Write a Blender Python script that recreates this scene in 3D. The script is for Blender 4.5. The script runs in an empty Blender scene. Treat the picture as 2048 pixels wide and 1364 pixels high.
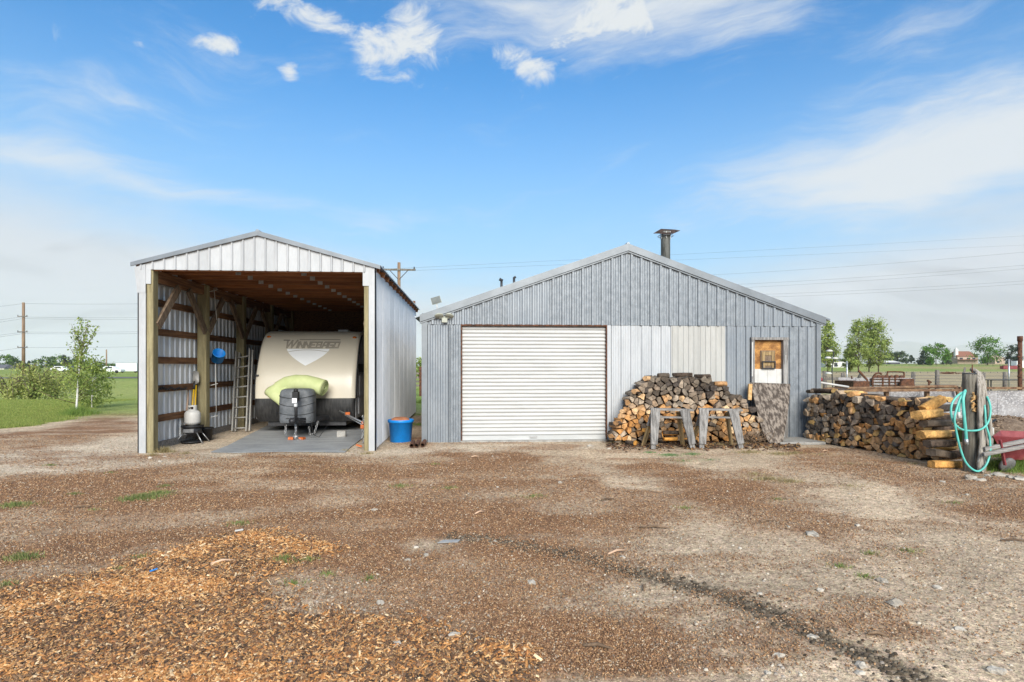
import bpy, bmesh, math, random
import numpy as np
from mathutils import Vector, Matrix, Euler, Quaternion

random.seed(7)
RNG = np.random.default_rng(11)
scene = bpy.context.scene
COL = scene.collection

# ------------------------------------------------------------------ camera
CAM_H = 1.57
YAW = math.radians(4.22)
FPX = 1138.0
HZ = 732.0
SN, CS = math.sin(YAW), math.cos(YAW)
cam = bpy.data.cameras.new('camera')
cam.sensor_width = 36.0
cam.lens = 36.0 * FPX / 2048.0
cam.shift_y = (HZ - 682.0) / 2048.0
cam.clip_start = 0.05
cam.clip_end = 40000.0
camo = bpy.data.objects.new('camera', cam)
camo.location = (0, 0, CAM_H)
camo.rotation_euler = (math.radians(90), 0, -YAW)
COL.objects.link(camo)
scene.camera = camo


def at(px, py, Y):
    """a point of the place seen in direction (px, py), standing at depth Y"""
    u = (px - 1024.0) / FPX
    t = Y / (CS - u * SN)
    return Vector((t * (SN + u * CS), Y, CAM_H + t * (HZ - py) / FPX))


def gp(px, py, z=0.0):
    """the point of the ground (height z) seen in direction (px, py)"""
    u = (px - 1024.0) / FPX
    t = (CAM_H - z) * FPX / (py - HZ)
    return Vector((t * (SN + u * CS), t * (CS - u * SN), z))


# ------------------------------------------------------------------ world
SUN_EL, SUN_AZ = math.radians(29), math.radians(176)   # azimuth from +Y towards +X: low behind the camera
world = bpy.data.worlds.new('World')
scene.world = world
world.use_nodes = True
wt = world.node_tree
wt.nodes.clear()


class NT:
    """small helper that writes node maths"""
    def __init__(self, tree):
        self.t = tree

    def n(self, kind, **kw):
        nd = self.t.nodes.new(kind)
        for k, v in kw.items():
            setattr(nd, k, v)
        return nd

    def link(self, a, b):
        self.t.links.new(a, b)

    def m(self, op, a, b=0.0, c=0.0, clamp=False):
        nd = self.n('ShaderNodeMath', operation=op)
        nd.use_clamp = clamp
        for i, v in enumerate((a, b, c)):
            if i < len(nd.inputs):
                if hasattr(v, 'is_linked'):
                    self.link(v, nd.inputs[i])
                else:
                    nd.inputs[i].default_value = v
        return nd.outputs[0]

    def smooth(self, x, lo, hi):
        nd = self.n('ShaderNodeMapRange', interpolation_type='SMOOTHSTEP')
        self.link(x, nd.inputs[0])
        nd.inputs[1].default_value = lo
        nd.inputs[2].default_value = hi
        return nd.outputs[0]

    def xyz(self, x, y, z=0.0):
        nd = self.n('ShaderNodeCombineXYZ')
        for i, v in enumerate((x, y, z)):
            if hasattr(v, 'is_linked'):
                self.link(v, nd.inputs[i])
            else:
                nd.inputs[i].default_value = v
        return nd.outputs[0]

    def noise(self, vec, scale, detail=6, rough=0.6, dist=0.0, color=False, lac=2.0):
        nd = self.n('ShaderNodeTexNoise')
        if vec is not None:
            self.link(vec, nd.inputs['Vector'])
        nd.inputs['Scale'].default_value = scale
        nd.inputs['Detail'].default_value = detail
        nd.inputs['Roughness'].default_value = rough
        nd.inputs['Distortion'].default_value = dist
        nd.inputs['Lacunarity'].default_value = lac
        return nd.outputs[1 if color else 0]

    def mix(self, fac, a, b, mode='MIX'):
        nd = self.n('ShaderNodeMix', data_type='RGBA', blend_type=mode)
        for s, v in ((nd.inputs[0], fac), (nd.inputs[6], a), (nd.inputs[7], b)):
            if hasattr(v, 'is_linked'):
                self.link(v, s)
            else:
                s.default_value = v if not isinstance(v, tuple) else (*v[:3], 1.0)
        return nd.outputs[2]


N = NT(wt)
tc = N.n('ShaderNodeTexCoord')
sep = N.n('ShaderNodeSeparateXYZ')
N.link(tc.outputs['Generated'], sep.inputs[0])
dx, dy, dz = sep.outputs
AZ = N.m('ARCTAN2', dx, dy)
EL = N.m('ARCSINE', dz)


def blob(a0, e0, sa, se, tilt=0.0):
    da = N.m('SUBTRACT', AZ, a0)
    de = N.m('SUBTRACT', EL, e0)
    if tilt:
        de = N.m('SUBTRACT', de, N.m('MULTIPLY', da, tilt))
    p = N.m('ADD', N.m('POWER', N.m('DIVIDE', da, sa), 2.0), N.m('POWER', N.m('DIVIDE', de, se), 2.0))
    return N.m('EXPONENT', N.m('MULTIPLY', p, -1.0))


def vadd(*xs):
    r = xs[0]
    for x in xs[1:]:
        r = N.m('ADD', r, x)
    return r


sky = N.n('ShaderNodeTexSky', sky_type='NISHITA')
sky.sun_disc = False
sky.sun_elevation = SUN_EL
sky.sun_rotation = SUN_AZ
sky.altitude = 1100.0
sky.air_density = 1.0
sky.dust_density = 0.6
sky.ozone_density = 2.5
hs = N.n('ShaderNodeHueSaturation')
hs.inputs['Saturation'].default_value = 1.18
hs.inputs['Value'].default_value = 1.0
N.link(sky.outputs[0], hs.inputs['Color'])
base = N.mix(1.0, hs.outputs[0], (0.30, 1.78, 2.15), 'MULTIPLY')
# a milky veil that thickens towards the horizon
veil = N.smooth(EL, 0.54, 0.03)
skyc = N.mix(N.m('MULTIPLY', veil, 0.86), base, (4.5, 6.25, 7.7))
# wispy high cloud
warp = N.noise(N.xyz(AZ, EL, 3.1), 3.0, 3, 0.5)
wv = N.m('MULTIPLY', N.m('SUBTRACT', warp, 0.5), 0.16)
el_tilt = N.m('SUBTRACT', EL, N.m('MULTIPLY', AZ, 0.10))
cv = N.xyz(N.m('MULTIPLY', AZ, 2.6), N.m('MULTIPLY', N.m('ADD', el_tilt, wv), 13.0), 0.7)
ci = N.noise(cv, 1.25, 12, 0.67, 0.3)
cm = vadd(N.m('MULTIPLY', blob(0.78, 0.295, 0.32, 0.075, 0.04), 0.62),
          N.m('MULTIPLY', blob(0.62, 0.255, 0.14, 0.045), 0.16),
          N.m('MULTIPLY', blob(-0.55, 0.268, 0.55, 0.026, -0.05), 0.30),
          N.m('MULTIPLY', blob(-0.62, 0.36, 0.34, 0.06, 0.25), 0.20),
          N.m('MULTIPLY', blob(0.26, 0.56, 0.38, 0.085), 0.46),
          N.m('MULTIPLY', blob(0.68, 0.44, 0.22, 0.06, 0.3), 0.12))
cirrus = N.m('MULTIPLY', N.smooth(N.m('ADD', ci, cm), 0.56, 1.12), 0.92)
# small torn puffs
pv = N.xyz(N.m('MULTIPLY', AZ, 1.0), N.m('MULTIPLY', N.m('SUBTRACT', EL, N.m('MULTIPLY', AZ, 0.15)), 1.5), 21.4)
pu = N.noise(pv, 12.0, 12, 0.66, 0.6)
pm = vadd(N.m('MULTIPLY', blob(0.30, 0.575, 0.30, 0.055), 0.30),
          N.m('MULTIPLY', blob(-0.155, 0.495, 0.060, 0.038, 0.3), 0.36),
          N.m('MULTIPLY', blob(-0.075, 0.505, 0.050, 0.045), 0.32),
          N.m('MULTIPLY', blob(0.105, 0.485, 0.070, 0.026, -0.2), 0.38),
          N.m('MULTIPLY', blob(0.22, 0.53, 0.085, 0.025, 0.1), 0.30),
          N.m('MULTIPLY', blob(-0.275, 0.525, 0.10, 0.022, -0.15), 0.33),
          N.m('MULTIPLY', blob(-0.400, 0.468, 0.055, 0.018, 0.2), 0.36),
          N.m('MULTIPLY', blob(-0.300, 0.444, 0.018, 0.014), 0.34),
          N.m('MULTIPLY', blob(-0.520, 0.445, 0.035, 0.010), 0.24),
          N.m('MULTIPLY', N.smooth(EL, 0.60, 1.0), 0.38))
puff = N.smooth(N.m('ADD', pu, pm), 0.64, 0.92)
high = N.m('MAXIMUM', cirrus, puff)
skyc = N.mix(high, skyc, (7.6, 8.0, 8.3))
# low stratus near the horizon, greyer on the right
ln = N.noise(N.xyz(N.m('MULTIPLY', AZ, 1.7), N.m('MULTIPLY', EL, 8.0), 9.0), 1.6, 7, 0.6, 0.3)
edge = vadd(0.115, N.m('MULTIPLY', blob(-0.85, 0.15, 0.62, 0.5), 0.125), N.m('MULTIPLY', blob(0.85, 0.1, 0.35, 0.5), 0.10),
            N.m('MULTIPLY', N.m('SUBTRACT', ln, 0.5), 0.11))
low = N.smooth(N.m('SUBTRACT', edge, EL), -0.055, 0.06)
gn = N.noise(N.xyz(N.m('MULTIPLY', AZ, 3.0), N.m('MULTIPLY', N.m('ADD', EL, wv), 14.0), 2.0), 1.5, 8, 0.58, 0.6)
gm = vadd(gn, N.m('MULTIPLY', blob(0.72, 0.03, 0.35, 0.07), 0.42), N.m('MULTIPLY', blob(-0.7, 0.03, 0.35, 0.05), 0.16))
gcol = N.mix(N.smooth(gm, 0.45, 0.95), (7.0, 7.3, 7.8), (4.2, 4.3, 4.7))
skyc = N.mix(N.m('MULTIPLY', low, 0.92), skyc, gcol)
bg = N.n('ShaderNodeBackground')
N.link(skyc, bg.inputs['Color'])
bg.inputs['Strength'].default_value = 0.050
world.cycles.sampling_method = 'MANUAL'
world.cycles.sample_map_resolution = 256
wo = N.n('ShaderNodeOutputWorld')
N.link(bg.outputs[0], wo.inputs['Surface'])

# ------------------------------------------------------------------ sun (thin overcast: broad and weak)
sl = bpy.data.lights.new('sun', 'SUN')
sl.energy = 3.1
sl.angle = math.radians(35)
sl.color = (1.0, 0.935, 0.835)
so = bpy.data.objects.new('sun', sl)
sd = Vector((math.sin(SUN_AZ) * math.cos(SUN_EL), math.cos(SUN_AZ) * math.cos(SUN_EL), math.sin(SUN_EL)))
so.rotation_euler = sd.to_track_quat('Z', 'Y').to_euler()
so.location = (-8, -8, 20)
COL.objects.link(so)

# ------------------------------------------------------------------ exposure
vs = scene.view_settings
vs.view_transform = 'Standard'
vs.look = 'None'
vs.exposure = 1.03
vs.gamma = 1.0
vs.use_curve_mapping = False
scene.cycles.max_bounces = 6
scene.cycles.diffuse_bounces = 4
scene.cycles.glossy_bounces = 3
scene.cycles.volume_bounces = 1
scene.cycles.use_denoising = True

# ------------------------------------------------------------------ helpers
def rot_to(d):
    return Vector(d).normalized().to_track_quat('Z', 'Y').to_matrix()


class MB:
    """collects shapes for ONE mesh object"""
    def __init__(self):
        self.v, self.f, self.mi, self.sm = [], [], [], []
        self.cm = 0

    def add(self, vs_, fs, smooth=False):
        o = len(self.v)
        self.v.extend(Vector(p) for p in vs_)
        for f in fs:
            self.f.append([i + o for i in f])
            self.mi.append(self.cm)
            self.sm.append(smooth)
        return self

    def box(self, c, s, rot=None, taper=1.0):
        hx, hy, hz = s[0] / 2, s[1] / 2, s[2] / 2
        pts = []
        for z in (-1, 1):
            k = 1.0 if z < 0 else taper
            for x, y in ((-1, -1), (1, -1), (1, 1), (-1, 1)):
                pts.append(Vector((x * hx * k, y * hy * k, z * hz)))
        if rot is not None:
            pts = [rot @ p for p in pts]
        c = Vector(c)
        return self.add([p + c for p in pts], [(3, 2, 1, 0), (4, 5, 6, 7), (0, 1, 5, 4), (1, 2, 6, 5), (2, 3, 7, 6), (3, 0, 4, 7)])

    def bb(self, x0, x1, y0, y1, z0, z1):
        return self.box(((x0 + x1) / 2, (y0 + y1) / 2, (z0 + z1) / 2), (abs(x1 - x0), abs(y1 - y0), abs(z1 - z0)))

    def bar(self, p0, p1, w, h, up=(0, 0, 1), w1=None, h1=None):
        """rectangular bar from p0 to p1; w across, h along 'up'"""
        p0, p1 = Vector(p0), Vector(p1)
        d = (p1 - p0).normalized()
        up = Vector(up)
        sx = d.cross(up)
        if sx.length < 1e-4:
            sx = d.cross(Vector((1, 0, 0)))
        sx.normalize()
        u = sx.cross(d).normalized()
        w1 = w if w1 is None else w1
        h1 = h if h1 is None else h1
        a = [p0 + sx * (i * w / 2) + u * (j * h / 2) for i, j in ((-1, -1), (1, -1), (1, 1), (-1, 1))]
        b = [p1 + sx * (i * w1 / 2) + u * (j * h1 / 2) for i, j in ((-1, -1), (1, -1), (1, 1), (-1, 1))]
        return self.add(a + b, [(3, 2, 1, 0), (4, 5, 6, 7), (0, 1, 5, 4), (1, 2, 6, 5), (2, 3, 7, 6), (3, 0, 4, 7)])

    def tube(self, path, r, n=8, cap=True, smooth=True, closed=False):
        path = [Vector(p) for p in path]
        m = len(path)
        rs = r if isinstance(r, (list, tuple)) else [r] * m
        vs_, fs = [], []
        ref = None
        for i, p in enumerate(path):
            if closed:
                d = path[(i + 1) % m] - path[i - 1]
            else:
                d = path[min(i + 1, m - 1)] - path[max(i - 1, 0)]
            d.normalize()
            if ref is None:
                ref = Vector((0, 0, 1)) if abs(d.z) < 0.9 else Vector((1, 0, 0))
            a = d.cross(ref)
            if a.length < 1e-5:
                a = d.orthogonal()
            a.normalize()
            b = d.cross(a).normalized()
            ref = -b if b.length else ref
            ref = a.cross(d)
            for k in range(n):
                t = 2 * math.pi * k / n
                vs_.append(p + (a * math.cos(t) + b * math.sin(t)) * rs[i])
        for i in range(m if closed else m - 1):
            j = (i + 1) % m
            for k in range(n):
                k2 = (k + 1) % n
                fs.append((i * n + k, i * n + k2, j * n + k2, j * n + k))
        self.add(vs_, fs, smooth)
        if cap and not closed:
            o = len(self.v) - m * n
            self.f.append([o + k for k in range(n)][::-1]); self.mi.append(self.cm); self.sm.append(False)
            self.f.append([o + (m - 1) * n + k for k in range(n)]); self.mi.append(self.cm); self.sm.append(False)
        return self

    def lathe(self, prof, n=20, c=(0, 0, 0), rot=None, smooth=True, cap=True):
        """prof: list of (radius, height) turned about local z"""
        vs_, fs = [], []
        for r_, z in prof:
            for k in range(n):
                t = 2 * math.pi * k / n
                p = Vector((r_ * math.cos(t), r_ * math.sin(t), z))
                if rot is not None:
                    p = rot @ p
                vs_.append(p + Vector(c))
        m = len(prof)
        for i in range(m - 1):
            for k in range(n):
                k2 = (k + 1) % n
                fs.append((i * n + k, i * n + k2, (i + 1) * n + k2, (i + 1) * n + k))
        o = len(self.v)
        self.add(vs_, fs, smooth)
        if cap:
            if prof[0][0] > 1e-4:
                self.f.append([o + k for k in range(n)][::-1]); self.mi.append(self.cm); self.sm.append(False)
            if prof[-1][0] > 1e-4:
                self.f.append([o + (m - 1) * n + k for k in range(n)]); self.mi.append(self.cm); self.sm.append(False)
        return self

    def prism(self, poly, off):
        """closed polygon (3-d points) pushed along off"""
        off = Vector(off)
        n = len(poly)
        a = [Vector(p) for p in poly]
        b = [p + off for p in a]
        fs = [tuple(range(n))[::-1], tuple(range(n, 2 * n))]
        fs += [(i, (i + 1) % n, n + (i + 1) % n, n + i) for i in range(n)]
        return self.add(a + b, fs)

    def build(self, name, mats, parent=None, world=True, bevel=0.0):
        me = bpy.data.meshes.new(name)
        pts = self.v
        loc = Vector((0, 0, 0))
        if world:
            if parent is None:
                xs = [p.x for p in pts]; ys = [p.y for p in pts]; zs = [p.z for p in pts]
                loc = Vector(((min(xs) + max(xs)) / 2, (min(ys) + max(ys)) / 2, min(zs)))
                pts = [p - loc for p in pts]
            else:
                o = parent
                acc = Vector((0, 0, 0))
                while o is not None:
                    acc = acc + Vector(o.location)
                    o = o.parent
                pts = [p - acc for p in pts]
        me.from_pydata([tuple(p) for p in pts], [], self.f)
        if not isinstance(mats, (list, tuple)):
            mats = [mats]
        for m in mats:
            me.materials.append(m)
        me.polygons.foreach_set('material_index', self.mi)
        me.polygons.foreach_set('use_smooth', self.sm)
        bm = bmesh.new()
        bm.from_mesh(me)
        bmesh.ops.recalc_face_normals(bm, faces=bm.faces)
        bm.to_mesh(me)
        bm.free()
        me.update()
        ob = bpy.data.objects.new(name, me)
        ob.location = loc
        if parent is not None:
            ob.parent = parent
        COL.objects.link(ob)
        if bevel:
            md = ob.modifiers.new('bevel', 'BEVEL')
            md.width = bevel
            md.segments = 1
            md.limit_method = 'ANGLE'
        return ob


def tag(o, label=None, cat=None, group=None, kind=None):
    if label: o['label'] = label
    if cat: o['category'] = cat
    if group: o['group'] = group
    if kind: o['kind'] = kind
    return o


def thing(name, label, cat, loc=(0, 0, 0), group=None, rz=0.0):
    o = bpy.data.objects.new(name, None)
    o.empty_display_size = 0.2
    o.location = loc
    o.rotation_euler = (0, 0, rz)
    COL.objects.link(o)
    return tag(o, label, cat, group)


def fast_mesh(name, verts, faces, nper, mats, cols=None, smooth=False, mat_idx=None):
    """numpy arrays -> one mesh object; faces (n, nper) or flat with nper list"""
    me = bpy.data.meshes.new(name)
    nv = len(verts)
    me.vertices.add(nv)
    me.vertices.foreach_set('co', np.asarray(verts, dtype=np.float32).ravel())
    fl = np.asarray(faces, dtype=np.int32).ravel()
    if isinstance(nper, int):
        nf = len(fl) // nper
        tot = np.full(nf, nper, dtype=np.int32)
    else:
        tot = np.asarray(nper, dtype=np.int32)
        nf = len(tot)
    start = np.concatenate([[0], np.cumsum(tot)[:-1]]).astype(np.int32)
    me.loops.add(len(fl))
    me.loops.foreach_set('vertex_index', fl)
    me.polygons.add(nf)
    me.polygons.foreach_set('loop_start', start)
    me.polygons.foreach_set('loop_total', tot)
    if smooth:
        me.polygons.foreach_set('use_smooth', np.ones(nf, dtype=bool))
    if mat_idx is not None:
        me.polygons.foreach_set('material_index', np.asarray(mat_idx, dtype=np.int32))
    me.update(calc_edges=True)
    if cols is not None:
        a = me.attributes.new('Col', 'FLOAT_COLOR', 'POINT')
        c4 = np.ones((nv, 4), dtype=np.float32)
        c4[:, :3] = cols
        a.data.foreach_set('color', c4.ravel())
    for m in (mats if isinstance(mats, (list, tuple)) else [mats]):
        me.materials.append(m)
    ob = bpy.data.objects.new(name, me)
    COL.objects.link(ob)
    return ob


# numpy value noise
_LAT = RNG.random((256, 256)).astype(np.float64)


def vnoise(x, y):
    xi = np.floor(x).astype(int); yi = np.floor(y).astype(int)
    fx = x - xi; fy = y - yi
    fx = fx * fx * (3 - 2 * fx); fy = fy * fy * (3 - 2 * fy)
    a = _LAT[xi & 255, yi & 255]; b = _LAT[(xi + 1) & 255, yi & 255]
    c = _LAT[xi & 255, (yi + 1) & 255]; d = _LAT[(xi + 1) & 255, (yi + 1) & 255]
    return (a * (1 - fx) + b * fx) * (1 - fy) + (c * (1 - fx) + d * fx) * fy


def fbm(x, y, oct_=4, seed=0):
    s = np.zeros_like(np.asarray(x, dtype=float)); amp = 0.5; tot = 0
    for o in range(oct_):
        k = 2.0 ** o
        s = s + amp * vnoise(x * k + 17.3 * (o + seed), y * k + 9.1 * (o + 2 * seed))
        tot += amp
        amp *= 0.5
    return s / tot


def sstep(a, b, x):
    t = np.clip((x - a) / (b - a), 0, 1)
    return t * t * (3 - 2 * t)


# ------------------------------------------------------------------ materials
def mat(name, col, rough=0.7, metal=0.0, col2=None, var=0.18, scale=5.0, stretch=(1, 1, 1), bump=0.15, bscale=40.0,
        rand=0.0, spec=0.4, detail=5, fine=0.0, lo=0.35, hi=0.65, bstretch=None):
    m = bpy.data.materials.new(name)
    m.use_nodes = True
    t = m.node_tree
    t.nodes.clear()
    K = NT(t)
    out = K.n('ShaderNodeOutputMaterial')
    b = K.n('ShaderNodeBsdfPrincipled')
    K.link(b.outputs[0], out.inputs[0])
    b.inputs['Roughness'].default_value = rough
    b.inputs['Metallic'].default_value = metal
    b.inputs['Specular IOR Level'].default_value = spec
    tcn = K.n('ShaderNodeTexCoord')
    oi = K.n('ShaderNodeObjectInfo')
    offs = K.n('ShaderNodeVectorMath', operation='ADD')
    K.link(tcn.outputs['Object'], offs.inputs[0])
    K.link(K.xyz(K.m('MULTIPLY', oi.outputs['Random'], 37.0), K.m('MULTIPLY', oi.outputs['Random'], 11.0), 0.0), offs.inputs[1])
    mp = K.n('ShaderNodeMapping')
    mp.inputs['Scale'].default_value = stretch
    K.link(offs.outputs[0], mp.inputs['Vector'])
    vec = mp.outputs[0]
    if bstretch is not None:
        mp2 = K.n('ShaderNodeMapping')
        mp2.inputs['Scale'].default_value = bstretch
        K.link(offs.outputs[0], mp2.inputs['Vector'])
        bvec = mp2.outputs[0]
    else:
        bvec = vec
    nz = K.noise(vec, scale, detail, 0.6)
    if col2 is None:
        ca = tuple(c * (1 - var) for c in col)
        cb = tuple(min(1, c * (1 + var)) for c in col)
    else:
        ca, cb = col, col2
    c = K.mix(K.smooth(nz, lo, hi), ca, cb)
    if fine:
        nf = K.noise(vec, scale * 9.0, 3, 0.6)
        c = K.mix(1.0, c, K.mix(K.smooth(nf, 0.3, 0.7), (1 - fine,) * 3, (1 + fine * 0.6,) * 3), 'MULTIPLY')
    if rand:
        k = K.m('ADD', K.m('MULTIPLY', oi.outputs['Random'], 2 * rand), 1 - rand)
        c = K.mix(1.0, c, K.xyz(k, k, k), 'MULTIPLY')
    K.link(c, b.inputs['Base Color'])
    if bump:
        bn = K.noise(bvec, bscale, 4, 0.6)
        bp = K.n('ShaderNodeBump')
        bp.inputs['Strength'].default_value = bump
        bp.inputs['Distance'].default_value = 0.02
        K.link(bn, bp.inputs['Height'])
        K.link(bp.outputs[0], b.inputs['Normal'])
    return m


def attr_mat(name, rough=0.8, var=0.25, scale=30.0, bump=0.3, translucent=0.0, objcol=False):
    """colour comes from the piece itself (attribute 'Col'), with grain on top"""
    m = bpy.data.materials.new(name)
    m.use_nodes = True
    t = m.node_tree
    t.nodes.clear()
    K = NT(t)
    out = K.n('ShaderNodeOutputMaterial')
    b = K.n('ShaderNodeBsdfPrincipled')
    b.inputs['Roughness'].default_value = rough
    b.inputs['Specular IOR Level'].default_value = 0.25
    if objcol:
        oi = K.n('ShaderNodeObjectInfo')
        src = oi.outputs['Color']
    else:
        an = K.n('ShaderNodeAttribute')
        an.attribute_name = 'Col'
        src = an.outputs['Color']
    tcn = K.n('ShaderNodeTexCoord')
    nz = K.noise(tcn.outputs['Object'], scale, 5, 0.65)
    k = K.m('ADD', K.m('MULTIPLY', K.smooth(nz, 0.3, 0.7), 2 * var), 1 - var)
    c = K.mix(1.0, src, K.xyz(k, k, k), 'MULTIPLY')
    K.link(c, b.inputs['Base Color'])
    if bump:
        bp = K.n('ShaderNodeBump')
        bp.inputs['Strength'].default_value = bump
        bp.inputs['Distance'].default_value = 0.01
        K.link(nz, bp.inputs['Height'])
        K.link(bp.outputs[0], b.inputs['Normal'])
    if translucent:
        tr = K.n('ShaderNodeBsdfTranslucent')
        K.link(c, tr.inputs['Color'])
        mx = K.n('ShaderNodeMixShader')
        mx.inputs[0].default_value = translucent
        K.link(b.outputs[0], mx.inputs[1])
        K.link(tr.outputs[0], mx.inputs[2])
        K.link(mx.outputs[0], out.inputs[0])
    else:
        K.link(b.outputs[0], out.inputs[0])
    return m


M = {}
M['galv'] = mat('galvanised', (0.205, 0.226, 0.250), 0.45, 0.3, col2=(0.242, 0.261, 0.281), scale=2.0, stretch=(1.2, 1, 0.6), bump=0.07, bscale=22, fine=0.07, bstretch=(1.4, 1.4, 0.5))
M['galv2'] = mat('galvanised_rough', (0.183, 0.201, 0.220), 0.48, 0.3, col2=(0.242, 0.261, 0.281), scale=8.0, stretch=(1.4, 1, 0.9), bump=0.25, bscale=30, fine=0.12, bstretch=(1.6, 1.6, 0.6))
M['trimgalv'] = mat('galvanised_trim', (0.18, 0.195, 0.21), 0.42, 0.3, var=0.10, scale=2.5, bump=0.05, bscale=15)
M['white_steel'] = mat('white_steel', (0.36, 0.37, 0.38), 0.45, 0.0, col2=(0.425, 0.435, 0.445), scale=2.0, stretch=(2, 1, 0.5), bump=0.06, bscale=14, fine=0.05)
M['shed_white'] = mat('shed_white', (0.38, 0.385, 0.39), 0.40, 0.0, col2=(0.44, 0.445, 0.45), scale=1.6, stretch=(2, 2, 0.6), bump=0.05, bscale=10, fine=0.05)
M['shed_side'] = mat('shed_side', (0.60, 0.615, 0.63), 0.35, 0.2, col2=(0.70, 0.71, 0.72), scale=0.8, stretch=(1, 1, 1), bump=0.05, bscale=8, fine=0.05)
M['beige_steel'] = mat('beige_steel', (0.385, 0.378, 0.355), 0.5, 0.0, var=0.06, scale=2.0, stretch=(2, 1, 0.4), bump=0.05, bscale=14, fine=0.05)
M['door_white'] = mat('door_white', (0.45, 0.45, 0.437), 0.42, 0.0, var=0.07, scale=2.0, stretch=(0.6, 1, 3), bump=0.03, bscale=14, fine=0.03)
M['inside_steel'] = mat('inside_steel', (0.58, 0.595, 0.61), 0.35, 0.25, var=0.12, scale=2.0, stretch=(1, 3, 0.4), bump=0.05, bscale=14)
M['roof_metal'] = mat('roof_metal', (0.22, 0.245, 0.27), 0.45, 0.5, var=0.15, scale=1.5, bump=0.05)
M['treated'] = mat('treated_post', (0.20, 0.165, 0.085), 0.8, col2=(0.30, 0.255, 0.14), scale=3.0, stretch=(8, 8, 0.6), bump=0.3, bscale=12, fine=0.2)
M['girt'] = mat('girt_wood', (0.085, 0.034, 0.014), 0.75, col2=(0.20, 0.095, 0.04), scale=2.5, stretch=(6, 0.6, 10), bump=0.3, bscale=10, fine=0.2, rand=0.25)
M['truss'] = mat('truss_wood', (0.20, 0.07, 0.022), 0.7, col2=(0.32, 0.125, 0.042), scale=2.5, stretch=(0.6, 6, 10), bump=0.2, bscale=10, fine=0.2, rand=0.2)
M['brace'] = mat('brace_wood', (0.15, 0.10, 0.065), 0.8, col2=(0.27, 0.19, 0.125), scale=4.0, stretch=(4, 4, 2), bump=0.3, bscale=14, fine=0.2, rand=0.35)
M['greywood'] = mat('weathered_wood', (0.115, 0.108, 0.102), 0.85, col2=(0.29, 0.275, 0.26), scale=4.0, stretch=(9, 9, 0.7), bump=0.5, bscale=10, fine=0.3, rand=0.15)
M['greywood_h'] = mat('weathered_rail', (0.15, 0.14, 0.13), 0.85, col2=(0.31, 0.29, 0.27), scale=4.0, stretch=(0.7, 9, 9), bump=0.4, bscale=10, fine=0.25)
M['fence_post'] = mat('fence_post', (0.085, 0.075, 0.062), 0.9, col2=(0.20, 0.18, 0.155), scale=3.0, stretch=(8, 8, 0.6), bump=0.5, bscale=10, fine=0.3, rand=0.2)
M['old_post'] = mat('old_post', (0.10, 0.088, 0.068), 0.9, col2=(0.20, 0.18, 0.145), scale=3.0, stretch=(10, 10, 0.5), bump=0.6, bscale=9, fine=0.35)
M['fresh_wood'] = mat('fresh_wood', (0.45, 0.25, 0.09), 0.7, col2=(0.62, 0.40, 0.18), scale=8.0, stretch=(3, 3, 3), bump=0.4, bscale=30, fine=0.25)
M['yellow_wood'] = mat('yellow_wood', (0.20, 0.13, 0.055), 0.8, col2=(0.36, 0.25, 0.12), scale=4.0, stretch=(8, 8, 0.7), bump=0.3, bscale=14, fine=0.25)
M['rust'] = mat('rusty_steel', (0.055, 0.024, 0.014), 0.85, 0.1, col2=(0.15, 0.06, 0.03), scale=14.0, bump=0.4, bscale=60, fine=0.3)
M['rust_light'] = mat('rusty_rail', (0.12, 0.065, 0.038), 0.85, 0.1, col2=(0.25, 0.15, 0.08), scale=8.0, bump=0.3, bscale=50, fine=0.3)
M['steel'] = mat('bare_steel', (0.42, 0.42, 0.42), 0.4, 0.75, var=0.2, scale=10, bump=0.1)
M['dark_steel'] = mat('dark_steel', (0.035, 0.035, 0.038), 0.5, 0.3, var=0.3, scale=9, bump=0.1)
M['alu'] = mat('ladder_alloy', (0.33, 0.315, 0.29), 0.55, 0.2, var=0.12, scale=7, bump=0.08)
M['black'] = mat('black_plastic', (0.012, 0.012, 0.013), 0.55, var=0.3, scale=6, bump=0.08)
M['white_paint'] = mat('white_paint', (0.52, 0.505, 0.475), 0.45, var=0.06, scale=5, bump=0.05)
M['cream'] = mat('cream_plastic', (0.36, 0.37, 0.31), 0.5, var=0.08, scale=9, bump=0.03)
M['solar'] = mat('solar_face', (0.14, 0.15, 0.14), 0.3, var=0.12, scale=9, bump=0.0)
M['blue'] = mat('blue_plastic', (0.004, 0.19, 0.56), 0.42, var=0.12, scale=5, bump=0.05, fine=0.06)
M['terracotta'] = mat('terracotta', (0.33, 0.13, 0.06), 0.75, var=0.2, scale=7, bump=0.1)
M['concrete'] = mat('concrete', (0.30, 0.285, 0.26), 0.9, var=0.2, scale=6, bump=0.3, bscale=50, fine=0.2)
M['yellow'] = mat('yellow_handle', (0.62, 0.38, 0.02), 0.45, var=0.1, scale=8, bump=0.02)
M['pale_handle'] = mat('pale_handle', (0.50, 0.33, 0.22), 0.6, var=0.15, scale=8, bump=0.05)
M['orange'] = mat('orange_paint', (0.48, 0.12, 0.03), 0.6, var=0.2, scale=12, bump=0.1)
M['rv'] = mat('trailer_skin', (0.57, 0.518, 0.422), 0.32, var=0.03, scale=1.0, bump=0.0, spec=0.5)
M['rv_side'] = mat('trailer_side', (0.30, 0.30, 0.31), 0.35, var=0.05, scale=2.0, bump=0.0)
M['rv_white'] = mat('emblem_white', (0.78, 0.79, 0.80), 0.35, var=0.02, scale=2, bump=0.0)
M['rv_grey'] = mat('letter_grey', (0.25, 0.225, 0.19), 0.4, var=0.05, scale=8, bump=0.0)
M['rv_taupe'] = mat('letter_taupe', (0.36, 0.32, 0.26), 0.4, var=0.05, scale=8, bump=0.0)
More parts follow.
